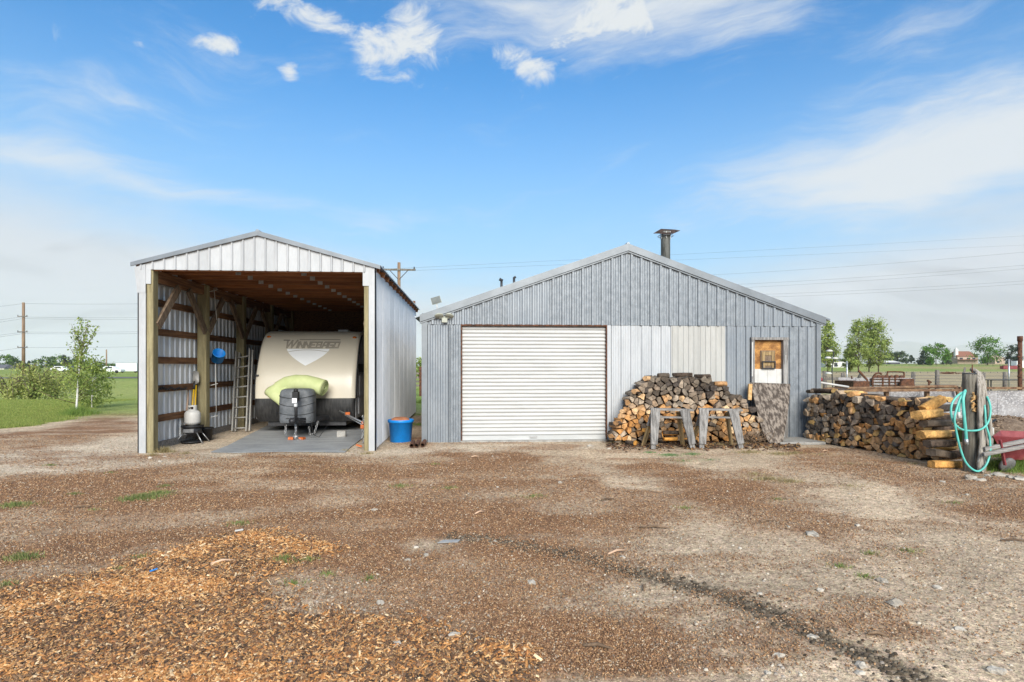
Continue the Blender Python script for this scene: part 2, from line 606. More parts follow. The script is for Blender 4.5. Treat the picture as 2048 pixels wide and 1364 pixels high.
M['rv_black'] = mat('dirty_black_plate', (0.010, 0.010, 0.011), 0.5, col2=(0.035, 0.034, 0.033), scale=5, stretch=(6, 1, 1.0), bump=0.05)
M['cover'] = mat('grey_cover', (0.085, 0.092, 0.10), 0.6, col2=(0.135, 0.143, 0.155), scale=7, bump=0.12, bscale=25, fine=0.15)
M['amber'] = mat('amber_lens', (0.50, 0.12, 0.01), 0.25, var=0.1, scale=8, bump=0.0)
M['foam'] = mat('green_foam', (0.40, 0.455, 0.205), 0.75, col2=(0.49, 0.53, 0.265), scale=2.5, bump=0.15, bscale=6)
M['foam_dark'] = mat('green_foam_end', (0.25, 0.35, 0.14), 0.8, col2=(0.36, 0.46, 0.20), scale=14, bump=0.2)
M['mat'] = mat('floor_mat', (0.24, 0.245, 0.25), 0.6, col2=(0.34, 0.345, 0.345), scale=1.6, stretch=(1, 3.5, 1), bump=0.25, bscale=7, fine=0.15)
M['osb'] = mat('orange_board', (0.20, 0.085, 0.025), 0.8, col2=(0.48, 0.24, 0.07), scale=5, stretch=(1, 1, 1.5), bump=0.2, bscale=60, fine=0.3)
M['hose'] = mat('teal_hose', (0.10, 0.42, 0.36), 0.4, var=0.15, scale=6, bump=0.05)
M['canvas'] = mat('grey_canvas', (0.20, 0.175, 0.145), 0.9, col2=(0.40, 0.36, 0.31), scale=6, stretch=(9, 9, 0.6), bump=0.6, bscale=9, fine=0.3)
M['red'] = mat('red_paint', (0.17, 0.025, 0.03), 0.6, col2=(0.25, 0.06, 0.06), scale=5, bump=0.1, fine=0.15)
M['rubber'] = mat('grey_rubber', (0.08, 0.08, 0.08), 0.85, col2=(0.17, 0.165, 0.16), scale=8, bump=0.2)
M['stone'] = mat('pale_stone', (0.30, 0.26, 0.21), 0.9, col2=(0.50, 0.45, 0.38), scale=9, bump=0.5, bscale=30, fine=0.15, rand=0.15)
M['bark_stick'] = mat('bark_stick', (0.10, 0.065, 0.04), 0.9, col2=(0.24, 0.16, 0.10), scale=9, bump=0.5, bscale=30, rand=0.3)
M['trunk'] = mat('tree_bark', (0.07, 0.052, 0.038), 0.9, col2=(0.14, 0.11, 0.085), scale=9, stretch=(3, 3, 0.7), bump=0.5, bscale=20)
M['birch'] = mat('birch_bark', (0.33, 0.30, 0.27), 0.8, col2=(0.62, 0.60, 0.57), scale=9, stretch=(1, 1, 4), bump=0.2, lo=0.3, hi=0.5)
M['pole'] = mat('pole_wood', (0.16, 0.10, 0.06), 0.85, col2=(0.29, 0.20, 0.13), scale=2, stretch=(5, 5, 0.3), bump=0.2)
M['wire'] = mat('wire', (0.10, 0.10, 0.11), 0.6, 0.2, var=0.05, scale=1, bump=0.0)
M['glass_dark'] = mat('window_dark', (0.03, 0.035, 0.045), 0.12, var=0.1, scale=3, bump=0.0)
M['house_tan'] = mat('house_tan', (0.40, 0.30, 0.23), 0.8, var=0.08, scale=1, bump=0.0)
M['house_white'] = mat('house_white', (0.62, 0.60, 0.57), 0.8, var=0.06, scale=1, bump=0.0)
M['roof_red'] = mat('roof_red', (0.22, 0.095, 0.06), 0.85, var=0.15, scale=2, bump=0.0)
M['roof_grey'] = mat('roof_grey', (0.11, 0.11, 0.125), 0.85, var=0.15, scale=2, bump=0.0)
M['asphalt'] = mat('asphalt', (0.075, 0.07, 0.068), 0.9, col2=(0.17, 0.15, 0.135), scale=0.4, bump=0.0)
M['green_paint'] = mat('green_paint', (0.07, 0.13, 0.03), 0.6, col2=(0.13, 0.21, 0.05), scale=6, bump=0.1)
M['chip'] = attr_mat('chip_wood', 0.8, 0.22, 60.0, 0.2)
M['pebble'] = attr_mat('pebble', 0.85, 0.18, 50.0, 0.3)
M['leaf'] = attr_mat('leaf', 0.6, 0.15, 3.0, 0.0, translucent=0.4)
M['leaf_far'] = attr_mat('leaf_far', 0.7, 0.15, 0.6, 0.0, translucent=0.25)
M['blade'] = attr_mat('grass_blade', 0.7, 0.1, 3.0, 0.0, translucent=0.35)


# cut log end: rings and cracks round the log's own axis, colour of the piece itself
def log_end_mat(attr=False):
    m = bpy.data.materials.new('log_end_small' if attr else 'log_end')
    m.use_nodes = True
    t = m.node_tree
    t.nodes.clear()
    K = NT(t)
    out = K.n('ShaderNodeOutputMaterial')
    b = K.n('ShaderNodeBsdfPrincipled')
    K.link(b.outputs[0], out.inputs[0])
    b.inputs['Roughness'].default_value = 0.85
    b.inputs['Specular IOR Level'].default_value = 0.2
    oi = K.n('ShaderNodeObjectInfo')
    tcn = K.n('ShaderNodeTexCoord')
    ad = K.n('ShaderNodeVectorMath', operation='ADD')
    K.link(tcn.outputs['Object'], ad.inputs[0])
    K.link(K.xyz(K.m('MULTIPLY', oi.outputs['Random'], 9.0), K.m('MULTIPLY', oi.outputs['Random'], 5.0), 0.0), ad.inputs[1])
    n1 = K.noise(ad.outputs[0], 14.0, 6, 0.65)
    n2 = K.noise(ad.outputs[0], 70.0, 3, 0.6)
    k = K.m('ADD', K.m('MULTIPLY', K.smooth(n1, 0.32, 0.66), 0.75), 0.58)
    k = K.m('MULTIPLY', k, K.m('ADD', K.m('MULTIPLY', K.smooth(n2, 0.3, 0.7), 0.4), 0.78))
    an = K.n('ShaderNodeAttribute')
    an.attribute_name = 'Col'
    c = K.mix(1.0, an.outputs['Color'] if attr else oi.outputs['Color'], K.xyz(k, k, k), 'MULTIPLY')
    dirt = K.smooth(K.noise(ad.outputs[0], 6.0, 4, 0.6), 0.52, 0.72)
    c = K.mix(K.m('MULTIPLY', dirt, 0.40), c, (0.12, 0.09, 0.065))
    K.link(c, b.inputs['Base Color'])
    bp = K.n('ShaderNodeBump')
    bp.inputs['Strength'].default_value = 0.5
    bp.inputs['Distance'].default_value = 0.01
    K.link(n2, bp.inputs['Height'])
    K.link(bp.outputs[0], b.inputs['Normal'])
    return m


M['log_end'] = log_end_mat()
M['log_end_small'] = log_end_mat(True)
M['log_split_small'] = attr_mat('log_split_small', 0.85, 0.35, 22.0, 0.6)
M['log_bark'] = mat('log_bark', (0.035, 0.024, 0.017), 0.95, col2=(0.13, 0.09, 0.065), scale=9, bump=0.8, bscale=22, fine=0.3, rand=0.3)
M['log_split'] = attr_mat('log_split', 0.85, 0.35, 22.0, 0.6, objcol=True)


# weathered particle board: grey flakes
def flake_mat(name, a, b_, c_, sc=80.0, lift=0.0, stretch=(1, 1, 0.28)):
    m = bpy.data.materials.new(name)
    m.use_nodes = True
    t = m.node_tree
    t.nodes.clear()
    K = NT(t)
    out = K.n('ShaderNodeOutputMaterial')
    b = K.n('ShaderNodeBsdfPrincipled')
    K.link(b.outputs[0], out.inputs[0])
    b.inputs['Roughness'].default_value = 0.9
    b.inputs['Specular IOR Level'].default_value = 0.2
    tcn = K.n('ShaderNodeTexCoord')
    mp = K.n('ShaderNodeMapping')
    mp.inputs['Scale'].default_value = stretch
    mp.inputs['Rotation'].default_value = (0, 0.35, 0)
    K.link(tcn.outputs['Object'], mp.inputs['Vector'])
    dn = K.noise(mp.outputs[0], 5.0, 3, 0.6, color=True)
    add = K.n('ShaderNodeVectorMath', operation='ADD')
    sc_ = K.n('ShaderNodeVectorMath', operation='SCALE')
    K.link(dn, sc_.inputs[0]); sc_.inputs['Scale'].default_value = 0.12
    K.link(mp.outputs[0], add.inputs[0]); K.link(sc_.outputs[0], add.inputs[1])
    vo = K.n('ShaderNodeTexVoronoi')
    vo.inputs['Scale'].default_value = sc
    K.link(add.outputs[0], vo.inputs['Vector'])
    hsv = K.n('ShaderNodeSeparateColor')
    K.link(vo.outputs['Color'], hsv.inputs[0])
    n1 = K.noise(tcn.outputs['Object'], 2.2, 5, 0.6)
    c = K.mix(K.smooth(n1, 0.38, 0.62), a, b_)
    c = K.mix(K.smooth(hsv.outputs[0], 0.55, 0.95), c, c_)
    K.link(c, b.inputs['Base Color'])
    bp = K.n('ShaderNodeBump')
    bp.inputs['Strength'].default_value = 0.6
    bp.inputs['Distance'].default_value = 0.01
    K.link(hsv.outputs[1], bp.inputs['Height'])
    K.link(bp.outputs[0], b.inputs['Normal'])
    return m


M['flake'] = mat('weathered_flakeboard', (0.062, 0.047, 0.037), 0.9, col2=(0.26, 0.215, 0.175), scale=2.6, stretch=(7, 7, 0.6), bump=0.6, bscale=6, fine=0.18, detail=6, lo=0.40, hi=0.63)
M['flake_pale'] = flake_mat('pale_flakeboard', (0.22, 0.21, 0.21), (0.32, 0.305, 0.30), (0.44, 0.425, 0.42), 60.0, stretch=(0.5, 1, 0.8))
# ================================================================== GROUND
YG, YC = 11.75, 10.70          # garage front, pole shed front


def wpoly(pts):
    return [(p.x, p.y) for p in (gp(*q) for q in pts)]


def sdist(poly, X, Y):
    """signed distance to a polygon on the ground, positive inside"""
    d2 = np.full(X.shape, 1e18)
    inside = np.zeros(X.shape, dtype=bool)
    n = len(poly)
    for i in range(n):
        x0, y0 = poly[i]; x1, y1 = poly[(i + 1) % n]
        ex, ey = x1 - x0, y1 - y0
        L = ex * ex + ey * ey + 1e-12
        t = np.clip(((X - x0) * ex + (Y - y0) * ey) / L, 0, 1)
        d2 = np.minimum(d2, (X - x0 - t * ex) ** 2 + (Y - y0 - t * ey) ** 2)
        cr = ((y0 > Y) != (y1 > Y))
        with np.errstate(divide='ignore', invalid='ignore'):
            xi = x0 + (Y - y0) * ex / (ey if abs(ey) > 1e-12 else 1e-12)
        inside ^= cr & (X < xi)
    d = np.sqrt(d2)
    return np.where(inside, d, -d)


def ldist(line, X, Y):
    d2 = np.full(X.shape, 1e18)
    for (x0, y0), (x1, y1) in zip(line[:-1], line[1:]):
        ex, ey = x1 - x0, y1 - y0
        t = np.clip(((X - x0) * ex + (Y - y0) * ey) / (ex * ex + ey * ey + 1e-12), 0, 1)
        d2 = np.minimum(d2, (X - x0 - t * ex) ** 2 + (Y - y0 - t * ey) ** 2)
    return np.sqrt(d2)


P_ORANGE = wpoly([(-200, 1215), (0, 1178), (110, 1158), (220, 1140), (330, 1118), (430, 1090), (500, 1072), (560, 1085), (650, 1090), (690, 1105),
                  (640, 1125), (590, 1150), (560, 1185), (575, 1225), (640, 1245), (720, 1270), (800, 1305), (920, 1345), (1000, 1400), (-400, 1420)])
P_MULCH = [wpoly([(-600, 948), (0, 950), (200, 942), (330, 930), (450, 915), (600, 905), (760, 912), (900, 905), (1050, 905), (1200, 930), (1330, 985),
                  (1420, 1030), (1300, 1065), (1250, 1105), (1180, 1150), (1040, 1190), (900, 1215), (700, 1195), (560, 1190), (300, 1175), (0, 1240), (-700, 1290)]),
           wpoly([(1150, 915), (1350, 935), (1500, 965), (1680, 1010), (1800, 1060), (1930, 1120), (1850, 1150), (1720, 1120), (1600, 1075), (1450, 1040), (1250, 990)]),
           wpoly([(1590, 893), (1700, 897), (1850, 935), (1960, 955), (2250, 1000), (2300, 1080), (2100, 1062), (1950, 1040), (1850, 1000), (1700, 965), (1560, 935)]),
           wpoly([(1020, 1275), (1180, 1255), (1260, 1285), (1230, 1310), (1080, 1310)]),
           wpoly([(-400, 880), (0, 868), (150, 848), (200, 820), (300, 812), (300, 862), (150, 890), (0, 908), (-400, 925)]),
           wpoly([(830, 905), (835, 835), (850, 835), (848, 892)])]
P_BARE = [wpoly([(740, 1090), (820, 1065), (960, 1062), (1010, 1085), (900, 1112), (790, 1125)]),
          wpoly([(960, 1065), (1130, 1058), (1150, 1080), (1000, 1090)]),
          wpoly([(1180, 945), (1330, 955), (1330, 985), (1200, 975)])]
P_GRAVEL = wpoly([(-700, 905), (0, 908), (150, 888), (277, 868), (300, 800), (470, 800), (740, 800), (740, 903), (860, 893), (925, 885), (1215, 884), (1230, 900),
                  (1000, 903), (830, 910), (700, 916), (560, 912), (420, 922), (300, 938), (150, 948), (-700, 952)])
P_LAWN = wpoly([(-1500, 905), (-300, 880), (0, 861), (80, 850), (140, 838), (178, 820), (190, 808), (277, 804), (277, 778), (0, 770), (-2500, 772)])
L_MUD = [(p.x, p.y) for p in (gp(*q) for q in [(895, 1073), (960, 1080), (1030, 1090), (1120, 1112), (1210, 1132), (1320, 1158), (1430, 1188), (1530, 1222), (1620, 1268), (1720, 1305), (1800, 1338), (1900, 1390)])]


def zones(X, Y):
    """weights of what lies on the ground at each point"""
    wob = (fbm(X * 0.9, Y * 0.9, 5, 1) - 0.5)
    wob2 = (fbm(X * 3.1, Y * 3.1, 4, 3) - 0.5)
    z = {}
    z['orange'] = sstep(-0.34, 0.36, sdist(P_ORANGE, X, Y) + wob * 0.75 + wob2 * 0.55)
    mul = np.zeros_like(X)
    for p in P_MULCH:
        mul = np.maximum(mul, sstep(-0.45, 0.55, sdist(p, X, Y) + wob * 1.6 + wob2 * 0.5))
    for p in P_BARE:
        mul = mul * (1 - sstep(-0.15, 0.3, sdist(p, X, Y) + wob * 0.7))
    patch = fbm(X * 0.55 + 5, Y * 1.1, 5, 6)
    inyard = sstep(13, 11, Y)
    mul = np.maximum(mul, 0.55 * sstep(0.58, 0.70, patch) * inyard)
    mul = mul * (0.52 + 0.48 * sstep(0.30, 0.54, fbm(X * 1.0, Y * 2.2, 5, 9)))
    z['mulch'] = mul
    z['gravel'] = sstep(-0.25, 0.3, sdist(P_GRAVEL, X, Y) + wob * 0.7)
    z['lawn'] = sstep(-0.25, 0.30, sdist(P_LAWN, X, Y) + wob * 1.2 + wob2 * 0.8)
    w = 0.055 + 0.05 * (fbm(X * 2.0, Y * 2.0, 3, 12))
    dm = ldist(L_MUD, X + wob2 * 0.12, Y + wob * 0.10)
    fade = sstep(5.4, 4.6, Y)
    z['mud'] = sstep(1.25, 0.25, dm / (w + 0.035 * fade)) * (0.6 + 0.35 * fade) * (0.6 + 0.4 * sstep(0.35, 0.6, fbm(X * 5, Y * 5, 4, 77)))
    return z


def height(X, Y):
    X = np.asarray(X, dtype=float); Y = np.asarray(Y, dtype=float)
    h = (fbm(X * 0.45, Y * 0.45, 3, 2) - 0.5) * 0.06 * sstep(20, 9, Y)
    h = h + (fbm(X * 2.2, Y * 2.2, 3, 4) - 0.5) * 0.022 * sstep(16, 8, Y)
    flat = sstep(9.6, 10.4, Y) * sstep(8.5, 6.5, np.abs(X - 0.5))
    h = h * (1 - 0.75 * flat)
    # the lawn swells a little, then drops behind its crest
    lw = sstep(-8.5, -11.0, X)
    h = h + lw * (0.05 * sstep(16, 25, Y) - 0.75 * sstep(27, 33, Y) + 0.72 * sstep(48, 72, Y))
    # fields climb on the right
    rt = sstep(10, 60, X)
    h = h + rt * 3.0 * sstep(130, 330, Y)
    h = h + sstep(900, 3000, np.hypot(X, Y)) * 2.0
    return h


def hz(x, y):
    return float(height(np.array([x]), np.array([y]))[0])


def axis(lo, hi, step, ext_lo, ext_hi, g=1.16):
    a = list(np.arange(lo, hi + 1e-6, step))
    s = step; x = hi
    while x < ext_hi:
        s *= g; x += s; a.append(x)
    s = step; x = lo
    while x > ext_lo:
        s *= g; x -= s; a.insert(0, x)
    return np.array(a)


gx = axis(-11.0, 11.0, 0.06, -14000, 14000)
gy = axis(1.8, 14.0, 0.06, -9000, 14000)
GX, GY = np.meshgrid(gx, gy)
Xf, Yf = GX.ravel(), GY.ravel()
Z = zones(Xf, Yf)
Hf = height(Xf, Yf)
Hf = Hf + 0.035 * Z['orange'] * (0.5 + fbm(Xf * 2.5, Yf * 2.5, 3, 5)) - 0.018 * Z['mud'] + 0.012 * Z['mulch']
Hf = Hf + 0.02 * Z['mud'] * (fbm(Xf * 9, Yf * 9, 3, 8))


def lerp(a, b, w):
    return a * (1 - w[:, None]) + np.array(b)[None, :] * w[:, None]


tone = fbm(Xf * 0.7, Yf * 0.7, 5, 21)
C = np.tile(np.array([0.475, 0.362, 0.250]), (len(Xf), 1))
C = C * (0.70 + 0.60 * tone)[:, None]
C = lerp(C, (0.53, 0.43, 0.32), Z['gravel'] * 0.9)
C = lerp(C, (0.225, 0.120, 0.064), np.clip(Z['mulch'] * (0.55 + 0.7 * sstep(0.35, 0.65, fbm(Xf * 0.8, Yf * 1.5, 5, 23))), 0, 0.95))
C = lerp(C, (0.28, 0.14, 0.055), Z['orange'] * 0.92)
C = lerp(C, (0.052, 0.041, 0.028), np.clip(Z['mud'] * 0.9, 0, 1))
# country beyond the yard
far = sstep(17.0, 21.0, Yf)
fld = lerp(np.tile(np.array([0.19, 0.255, 0.06]), (len(Xf), 1)), (0.27, 0.30, 0.09), sstep(0.35, 0.65, fbm(Xf * 0.06, Yf * 0.06, 4, 31)))
tan = sstep(9, 14, Xf) * sstep(24, 34, Yf) * sstep(150, 132, Yf)
fld = lerp(fld, (0.36, 0.29, 0.175), tan)
dry = sstep(70, 120, Xf) * sstep(150, 200, Yf) * sstep(0.42, 0.6, fbm(Xf * 0.02, Yf * 0.03, 4, 41))
fld = lerp(fld, (0.34, 0.25, 0.13), dry * 0.8)
C = C * (1 - far[:, None]) + fld * far[:, None]
yardR = sstep(7.0, 9.5, Xf) * sstep(16.5, 12, Yf) * sstep(9.0, 10.5, Yf)
C = lerp(C, (0.16, 0.12, 0.085), yardR * 0.6)
lawn_c = lerp(np.tile(np.array([0.22, 0.265, 0.065]), (len(Xf), 1)), (0.29, 0.315, 0.09), sstep(0.35, 0.65, fbm(Xf * 0.35, Yf * 0.35, 4, 51)))
C = C * (1 - Z['lawn'][:, None]) + lawn_c * Z['lawn'][:, None]
nx, ny = len(gx), len(gy)
ii = (np.arange(ny - 1)[:, None] * nx + np.arange(nx - 1)[None, :]).ravel()
faces = np.stack([ii, ii + 1, ii + 1 + nx, ii + nx], axis=1)


def ground_mat():
    m = bpy.data.materials.new('yard_soil')
    m.use_nodes = True
    t = m.node_tree
    t.nodes.clear()
    K = NT(t)
    out = K.n('ShaderNodeOutputMaterial')
    b = K.n('ShaderNodeBsdfPrincipled')
    K.link(b.outputs[0], out.inputs[0])
    b.inputs['Roughness'].default_value = 0.95
    b.inputs['Specular IOR Level'].default_value = 0.15
    an = K.n('ShaderNodeAttribute')
    an.attribute_name = 'Col'
    tcn = K.n('ShaderNodeTexCoord')
    v = tcn.outputs['Object']
    n1 = K.noise(v, 1.7, 6, 0.6)
    n2 = K.noise(v, 12.0, 6, 0.7)
    n3 = K.noise(v, 75.0, 4, 0.7)
    k = K.m('ADD', K.m('MULTIPLY', K.smooth(n1, 0.3, 0.7), 0.24), 0.88)
    k = K.m('MULTIPLY', k, K.m('ADD', K.m('MULTIPLY', K.smooth(n2, 0.32, 0.68), 0.55), 0.72))
    k = K.m('MULTIPLY', k, K.m('ADD', K.m('MULTIPLY', K.smooth(n3, 0.32, 0.68), 0.75), 0.62))
    vo = K.n('ShaderNodeTexVoronoi')
    vo.inputs['Scale'].default_value = 55.0
    K.link(v, vo.inputs['Vector'])
    sc = K.n('ShaderNodeSeparateColor')
    K.link(vo.outputs['Color'], sc.inputs[0])
    grain = K.m('ADD', K.m('MULTIPLY', sc.outputs[0], 0.5), 0.75)
    k = K.m('MULTIPLY', k, grain)
    c = K.mix(1.0, an.outputs['Color'], K.xyz(k, K.m('MULTIPLY', k, K.m('ADD', K.m('MULTIPLY', sc.outputs[1], 0.10), 0.95)), k), 'MULTIPLY')
    K.link(c, b.inputs['Base Color'])
    hgt = K.m('ADD', K.m('MULTIPLY', n2, 0.6), K.m('ADD', K.m('MULTIPLY', n3, 0.5), K.m('MULTIPLY', sc.outputs[2], 0.25)))
    bp = K.n('ShaderNodeBump')
    bp.inputs['Strength'].default_value = 0.75
    bp.inputs['Distance'].default_value = 0.02
    K.link(hgt, bp.inputs['Height'])
    K.link(bp.outputs[0], b.inputs['Normal'])
    return m


ground = fast_mesh('ground', np.stack([Xf, Yf, Hf], 1), faces, 4, ground_mat(), C, smooth=True)
tag(ground, 'dirt yard with mulch and lawn running out to the fields', 'ground', kind='structure')


def gh_many(x, y):
    """height of the finished ground at points (bilinear on the grid)"""
    ix = np.clip(np.searchsorted(gx, x) - 1, 0, nx - 2)
    iy = np.clip(np.searchsorted(gy, y) - 1, 0, ny - 2)
    fx = (x - gx[ix]) / (gx[ix + 1] - gx[ix]); fy = (y - gy[iy]) / (gy[iy + 1] - gy[iy])
    Hg = Hf.reshape(ny, nx)
    return (Hg[iy, ix] * (1 - fx) + Hg[iy, ix + 1] * fx) * (1 - fy) + (Hg[iy + 1, ix] * (1 - fx) + Hg[iy + 1, ix + 1] * fx) * fy


def gh(x, y):
    return float(gh_many(np.array([x]), np.array([y]))[0])


def frustum_samples(n, y0, y1, power=1.0, lo=-0.97, hi=0.97):
    """points on the ground spread over what the photograph sees, denser near"""
    u = RNG.random(n)
    if power == 1.0:
        y = y0 * (y1 / y0) ** u                       # density ~ 1/y per metre of depth
    else:
        y = (y0 ** (1 - power) + u * (y1 ** (1 - power) - y0 ** (1 - power))) ** (1 / (1 - power))
    s = lo + (hi - lo) * RNG.random(n)
    a = YAW + np.arctan(s)
    x = y * np.tan(a)
    return x, y


def chips(name, x, y, ln, wd, th, cols, tilt=0.35, lift=0.0):
    """small split pieces of wood: ridge-backed slivers, 6 vertices each"""
    n = len(x)
    base = gh_many(x, y) + lift
    a = RNG.random(n) * np.pi * 2
    pit = (RNG.random(n) - 0.5) * 2 * tilt
    rol = (RNG.random(n) - 0.5) * 2 * tilt
    # local points: 4 base corners and 2 ridge points
    L, W, T = ln / 2, wd / 2, th
    sk = (RNG.random(n) - 0.5) * 0.8 * W
    loc = np.stack([
        np.stack([-L, -W, 0 * L], 1), np.stack([L * 0.92, -W * 0.7, 0 * L], 1), np.stack([L, W, 0 * L], 1), np.stack([-L * 0.85, W * 0.8, 0 * L], 1),
        np.stack([-L * 0.8, sk, T], 1), np.stack([L * 0.75, sk, T], 1)], 1)
    ca, sa = np.cos(a)[:, None], np.sin(a)[:, None]
    zx = loc[:, :, 2] + loc[:, :, 0] * pit[:, None] + loc[:, :, 1] * rol[:, None]
    X = x[:, None] + loc[:, :, 0] * ca - loc[:, :, 1] * sa
    Y = y[:, None] + loc[:, :, 0] * sa + loc[:, :, 1] * ca
    V = np.stack([X, Y, base[:, None] + zx + 0.002 + np.abs(pit[:, None]) * L[:, None] * 0.5], 2).reshape(-1, 3)
    o = (np.arange(n) * 6)[:, None]
    q = np.concatenate([o + np.array([[0, 1, 5, 4]]), o + np.array([[2, 3, 4, 5]])], 1).reshape(-1)
    tr = np.concatenate([o + np.array([[1, 2, 5]]), o + np.array([[3, 0, 4]])], 1).reshape(-1)
    fl = np.concatenate([q, tr])
    tot = np.concatenate([np.full(2 * n, 4), np.full(2 * n, 3)])
    return fast_mesh(name, V, fl, tot, M['chip'], np.repeat(cols, 6, axis=0))


def palette(n, pal, w, jit=0.2):
    pal = np.array(pal)
    w = np.array(w, dtype=float); w /= w.sum()
    c = pal[RNG.choice(len(pal), n, p=w)]
    return c * (1 + (RNG.random((n, 1)) - 0.5) * 2 * jit)


def keep(x, y, p):
    k = RNG.random(len(x)) < p
    return x[k], y[k]


# fresh orange chips, lower left
x, y = frustum_samples(250000, 2.6, 5.6, 1.3, -0.97, 0.05)
z_ = zones(x, y)
x, y = keep(x, y, z_['orange'] ** 1.6)
n = len(x)
sz = 0.35 + 1.9 * RNG.random(n) ** 3.5
brn = sstep(0.46, 0.62, fbm(x * 1.7, y * 2.4, 4, 71))[:, None]
c_or = palette(n, [(0.50, 0.245, 0.088), (0.62, 0.37, 0.17), (0.39, 0.17, 0.058), (0.22, 0.10, 0.045), (0.09, 0.055, 0.036), (0.66, 0.48, 0.29)], [4.4, 3.2, 3.2, 1.9, 1.1, 1.2], 0.28)
c_br = palette(n, [(0.20, 0.11, 0.06), (0.12, 0.07, 0.042), (0.32, 0.19, 0.10), (0.06, 0.04, 0.028), (0.42, 0.26, 0.12)], [4, 3, 2, 2, 1], 0.3)
pick = (RNG.random((n, 1)) < 0.55 * brn)
tag(chips('orange_wood_chips', x, y, 0.024 * sz, 0.0064 * sz * (0.4 + RNG.random(n)), 0.003 + 0.006 * RNG.random(n),
          np.where(pick, c_br, c_or), 0.55, 0.004),
    'layer of fresh orange wood chips spread over the corner of the yard', 'wood chips', kind='stuff')
# old brown mulch
x, y = frustum_samples(400000, 2.8, 13.5, 1.35, -1.0, 1.0)
z_ = zones(x, y)
ok = ~((Y_ := y) > YC) | (x < -6.1) | ((x > -1.6) & (y < YG - 0.05)) | (x > 7.6)
x, y = keep(x, y, (z_['mulch'] ** 1.3 * 0.85 + 0.05) * ok * (1 - z_['lawn']) * (1 - z_['orange']))
n = len(x)
sz = 0.55 + 0.9 * RNG.random(n) ** 2.5
sz = sz * np.clip(y / 6.5, 0.8, 1.25)
tag(chips('brown_mulch', x, y, 0.017 * sz, 0.0046 * sz * (0.6 + RNG.random(n)), 0.003 + 0.005 * RNG.random(n),
          palette(n, [(0.23, 0.125, 0.068), (0.31, 0.175, 0.09), (0.41, 0.245, 0.125), (0.125, 0.07, 0.041), (0.48, 0.355, 0.235), (0.37, 0.30, 0.23)], [4.4, 4, 2.4, 2.6, 1.0, 0.7]), 0.5, 0.002),
    'old brown bark mulch trodden into the dirt yard', 'mulch', kind='stuff')


def pebbles(name, x, y, r, cols):
    n = len(x)
    base = gh_many(x, y)
    g = RNG.random((n, 5)) * 0.7 + 0.65
    ang = np.arange(5) * 2 * np.pi / 5
    ph = RNG.random(n)[:, None] * 6.28
    ring = np.stack([x[:, None] + np.cos(ang[None] + ph) * r[:, None] * g * 1.25, y[:, None] + np.sin(ang[None] + ph) * r[:, None] * g,
                     base[:, None] + 0 * g + r[:, None] * 0.10], 2)
    topr = np.stack([x[:, None] + np.cos(ang[None] + ph + 0.3) * r[:, None] * g * 0.7, y[:, None] + np.sin(ang[None] + ph + 0.3) * r[:, None] * g * 0.6,
                     base[:, None] + 0 * g + r[:, None] * (0.55 + 0.3 * g)], 2)
    V = np.concatenate([ring, topr], 1).reshape(-1, 3)
    o = (np.arange(n) * 10)[:, None]
    q = np.concatenate([o + np.array([[i, (i + 1) % 5, 5 + (i + 1) % 5, 5 + i]]) for i in range(5)], 1).reshape(-1)
    cap = (o + np.array([[5, 6, 7, 8, 9]])).reshape(-1)
    return fast_mesh(name, V, np.concatenate([q, cap]), np.concatenate([np.full(5 * n, 4), np.full(n, 5)]), M['pebble'], np.repeat(cols, 10, axis=0), smooth=False)


x, y = frustum_samples(120000, 2.7, 12.0, 1.5, -1.0, 1.0)
z_ = zones(x, y)
inside_g = (y > YG - 0.05) & (x > -1.1) & (x < 7.6)
p = (1 - z_['orange']) * (1 - z_['lawn']) * (0.16 + 0.34 * (1 - z_['mulch']) + 0.25 * z_['gravel']) * (~inside_g)
p = p * (0.25 + 0.75 * sstep(0.4, 0.6, fbm(x * 1.4, y * 1.4, 4, 61)))
x, y = keep(x, y, p)
n = len(x)
r = 0.0024 + 0.009 * RNG.random(n) ** 5
tag(pebbles('gravel', x, y, r, palette(n, [(0.36, 0.29, 0.215), (0.46, 0.40, 0.32), (0.25, 0.195, 0.145), (0.33, 0.285, 0.24), (0.40, 0.28, 0.18)], [4, 2, 3, 2, 1], 0.25)),
    'fine pale gravel scattered through the dirt yard', 'gravel', kind='stuff')
# wet clods along the wheel track
xs, ys = [], []
for (x0, y0), (x1, y1) in zip(L_MUD[:-1], L_MUD[1:]):
    L = math.hypot(x1 - x0, y1 - y0)
    k = int(L * 420)
    t = RNG.random(k)
    w = RNG.normal(0, 0.06 + 0.02 * (y0 < 5), k)
    xs.append(x0 + (x1 - x0) * t - (y1 - y0) / L * w); ys.append(y0 + (y1 - y0) * t + (x1 - x0) / L * w)
x, y = np.concatenate(xs), np.concatenate(ys)
n = len(x)
tag(pebbles('mud_clods', x, y, 0.004 + 0.012 * RNG.random(n) ** 2, palette(n, [(0.06, 0.046, 0.031), (0.10, 0.078, 0.054), (0.16, 0.13, 0.095)], [3, 3, 2], 0.25)),
    'dark churned mud clods along the wheel track across the yard', 'mud', kind='stuff')


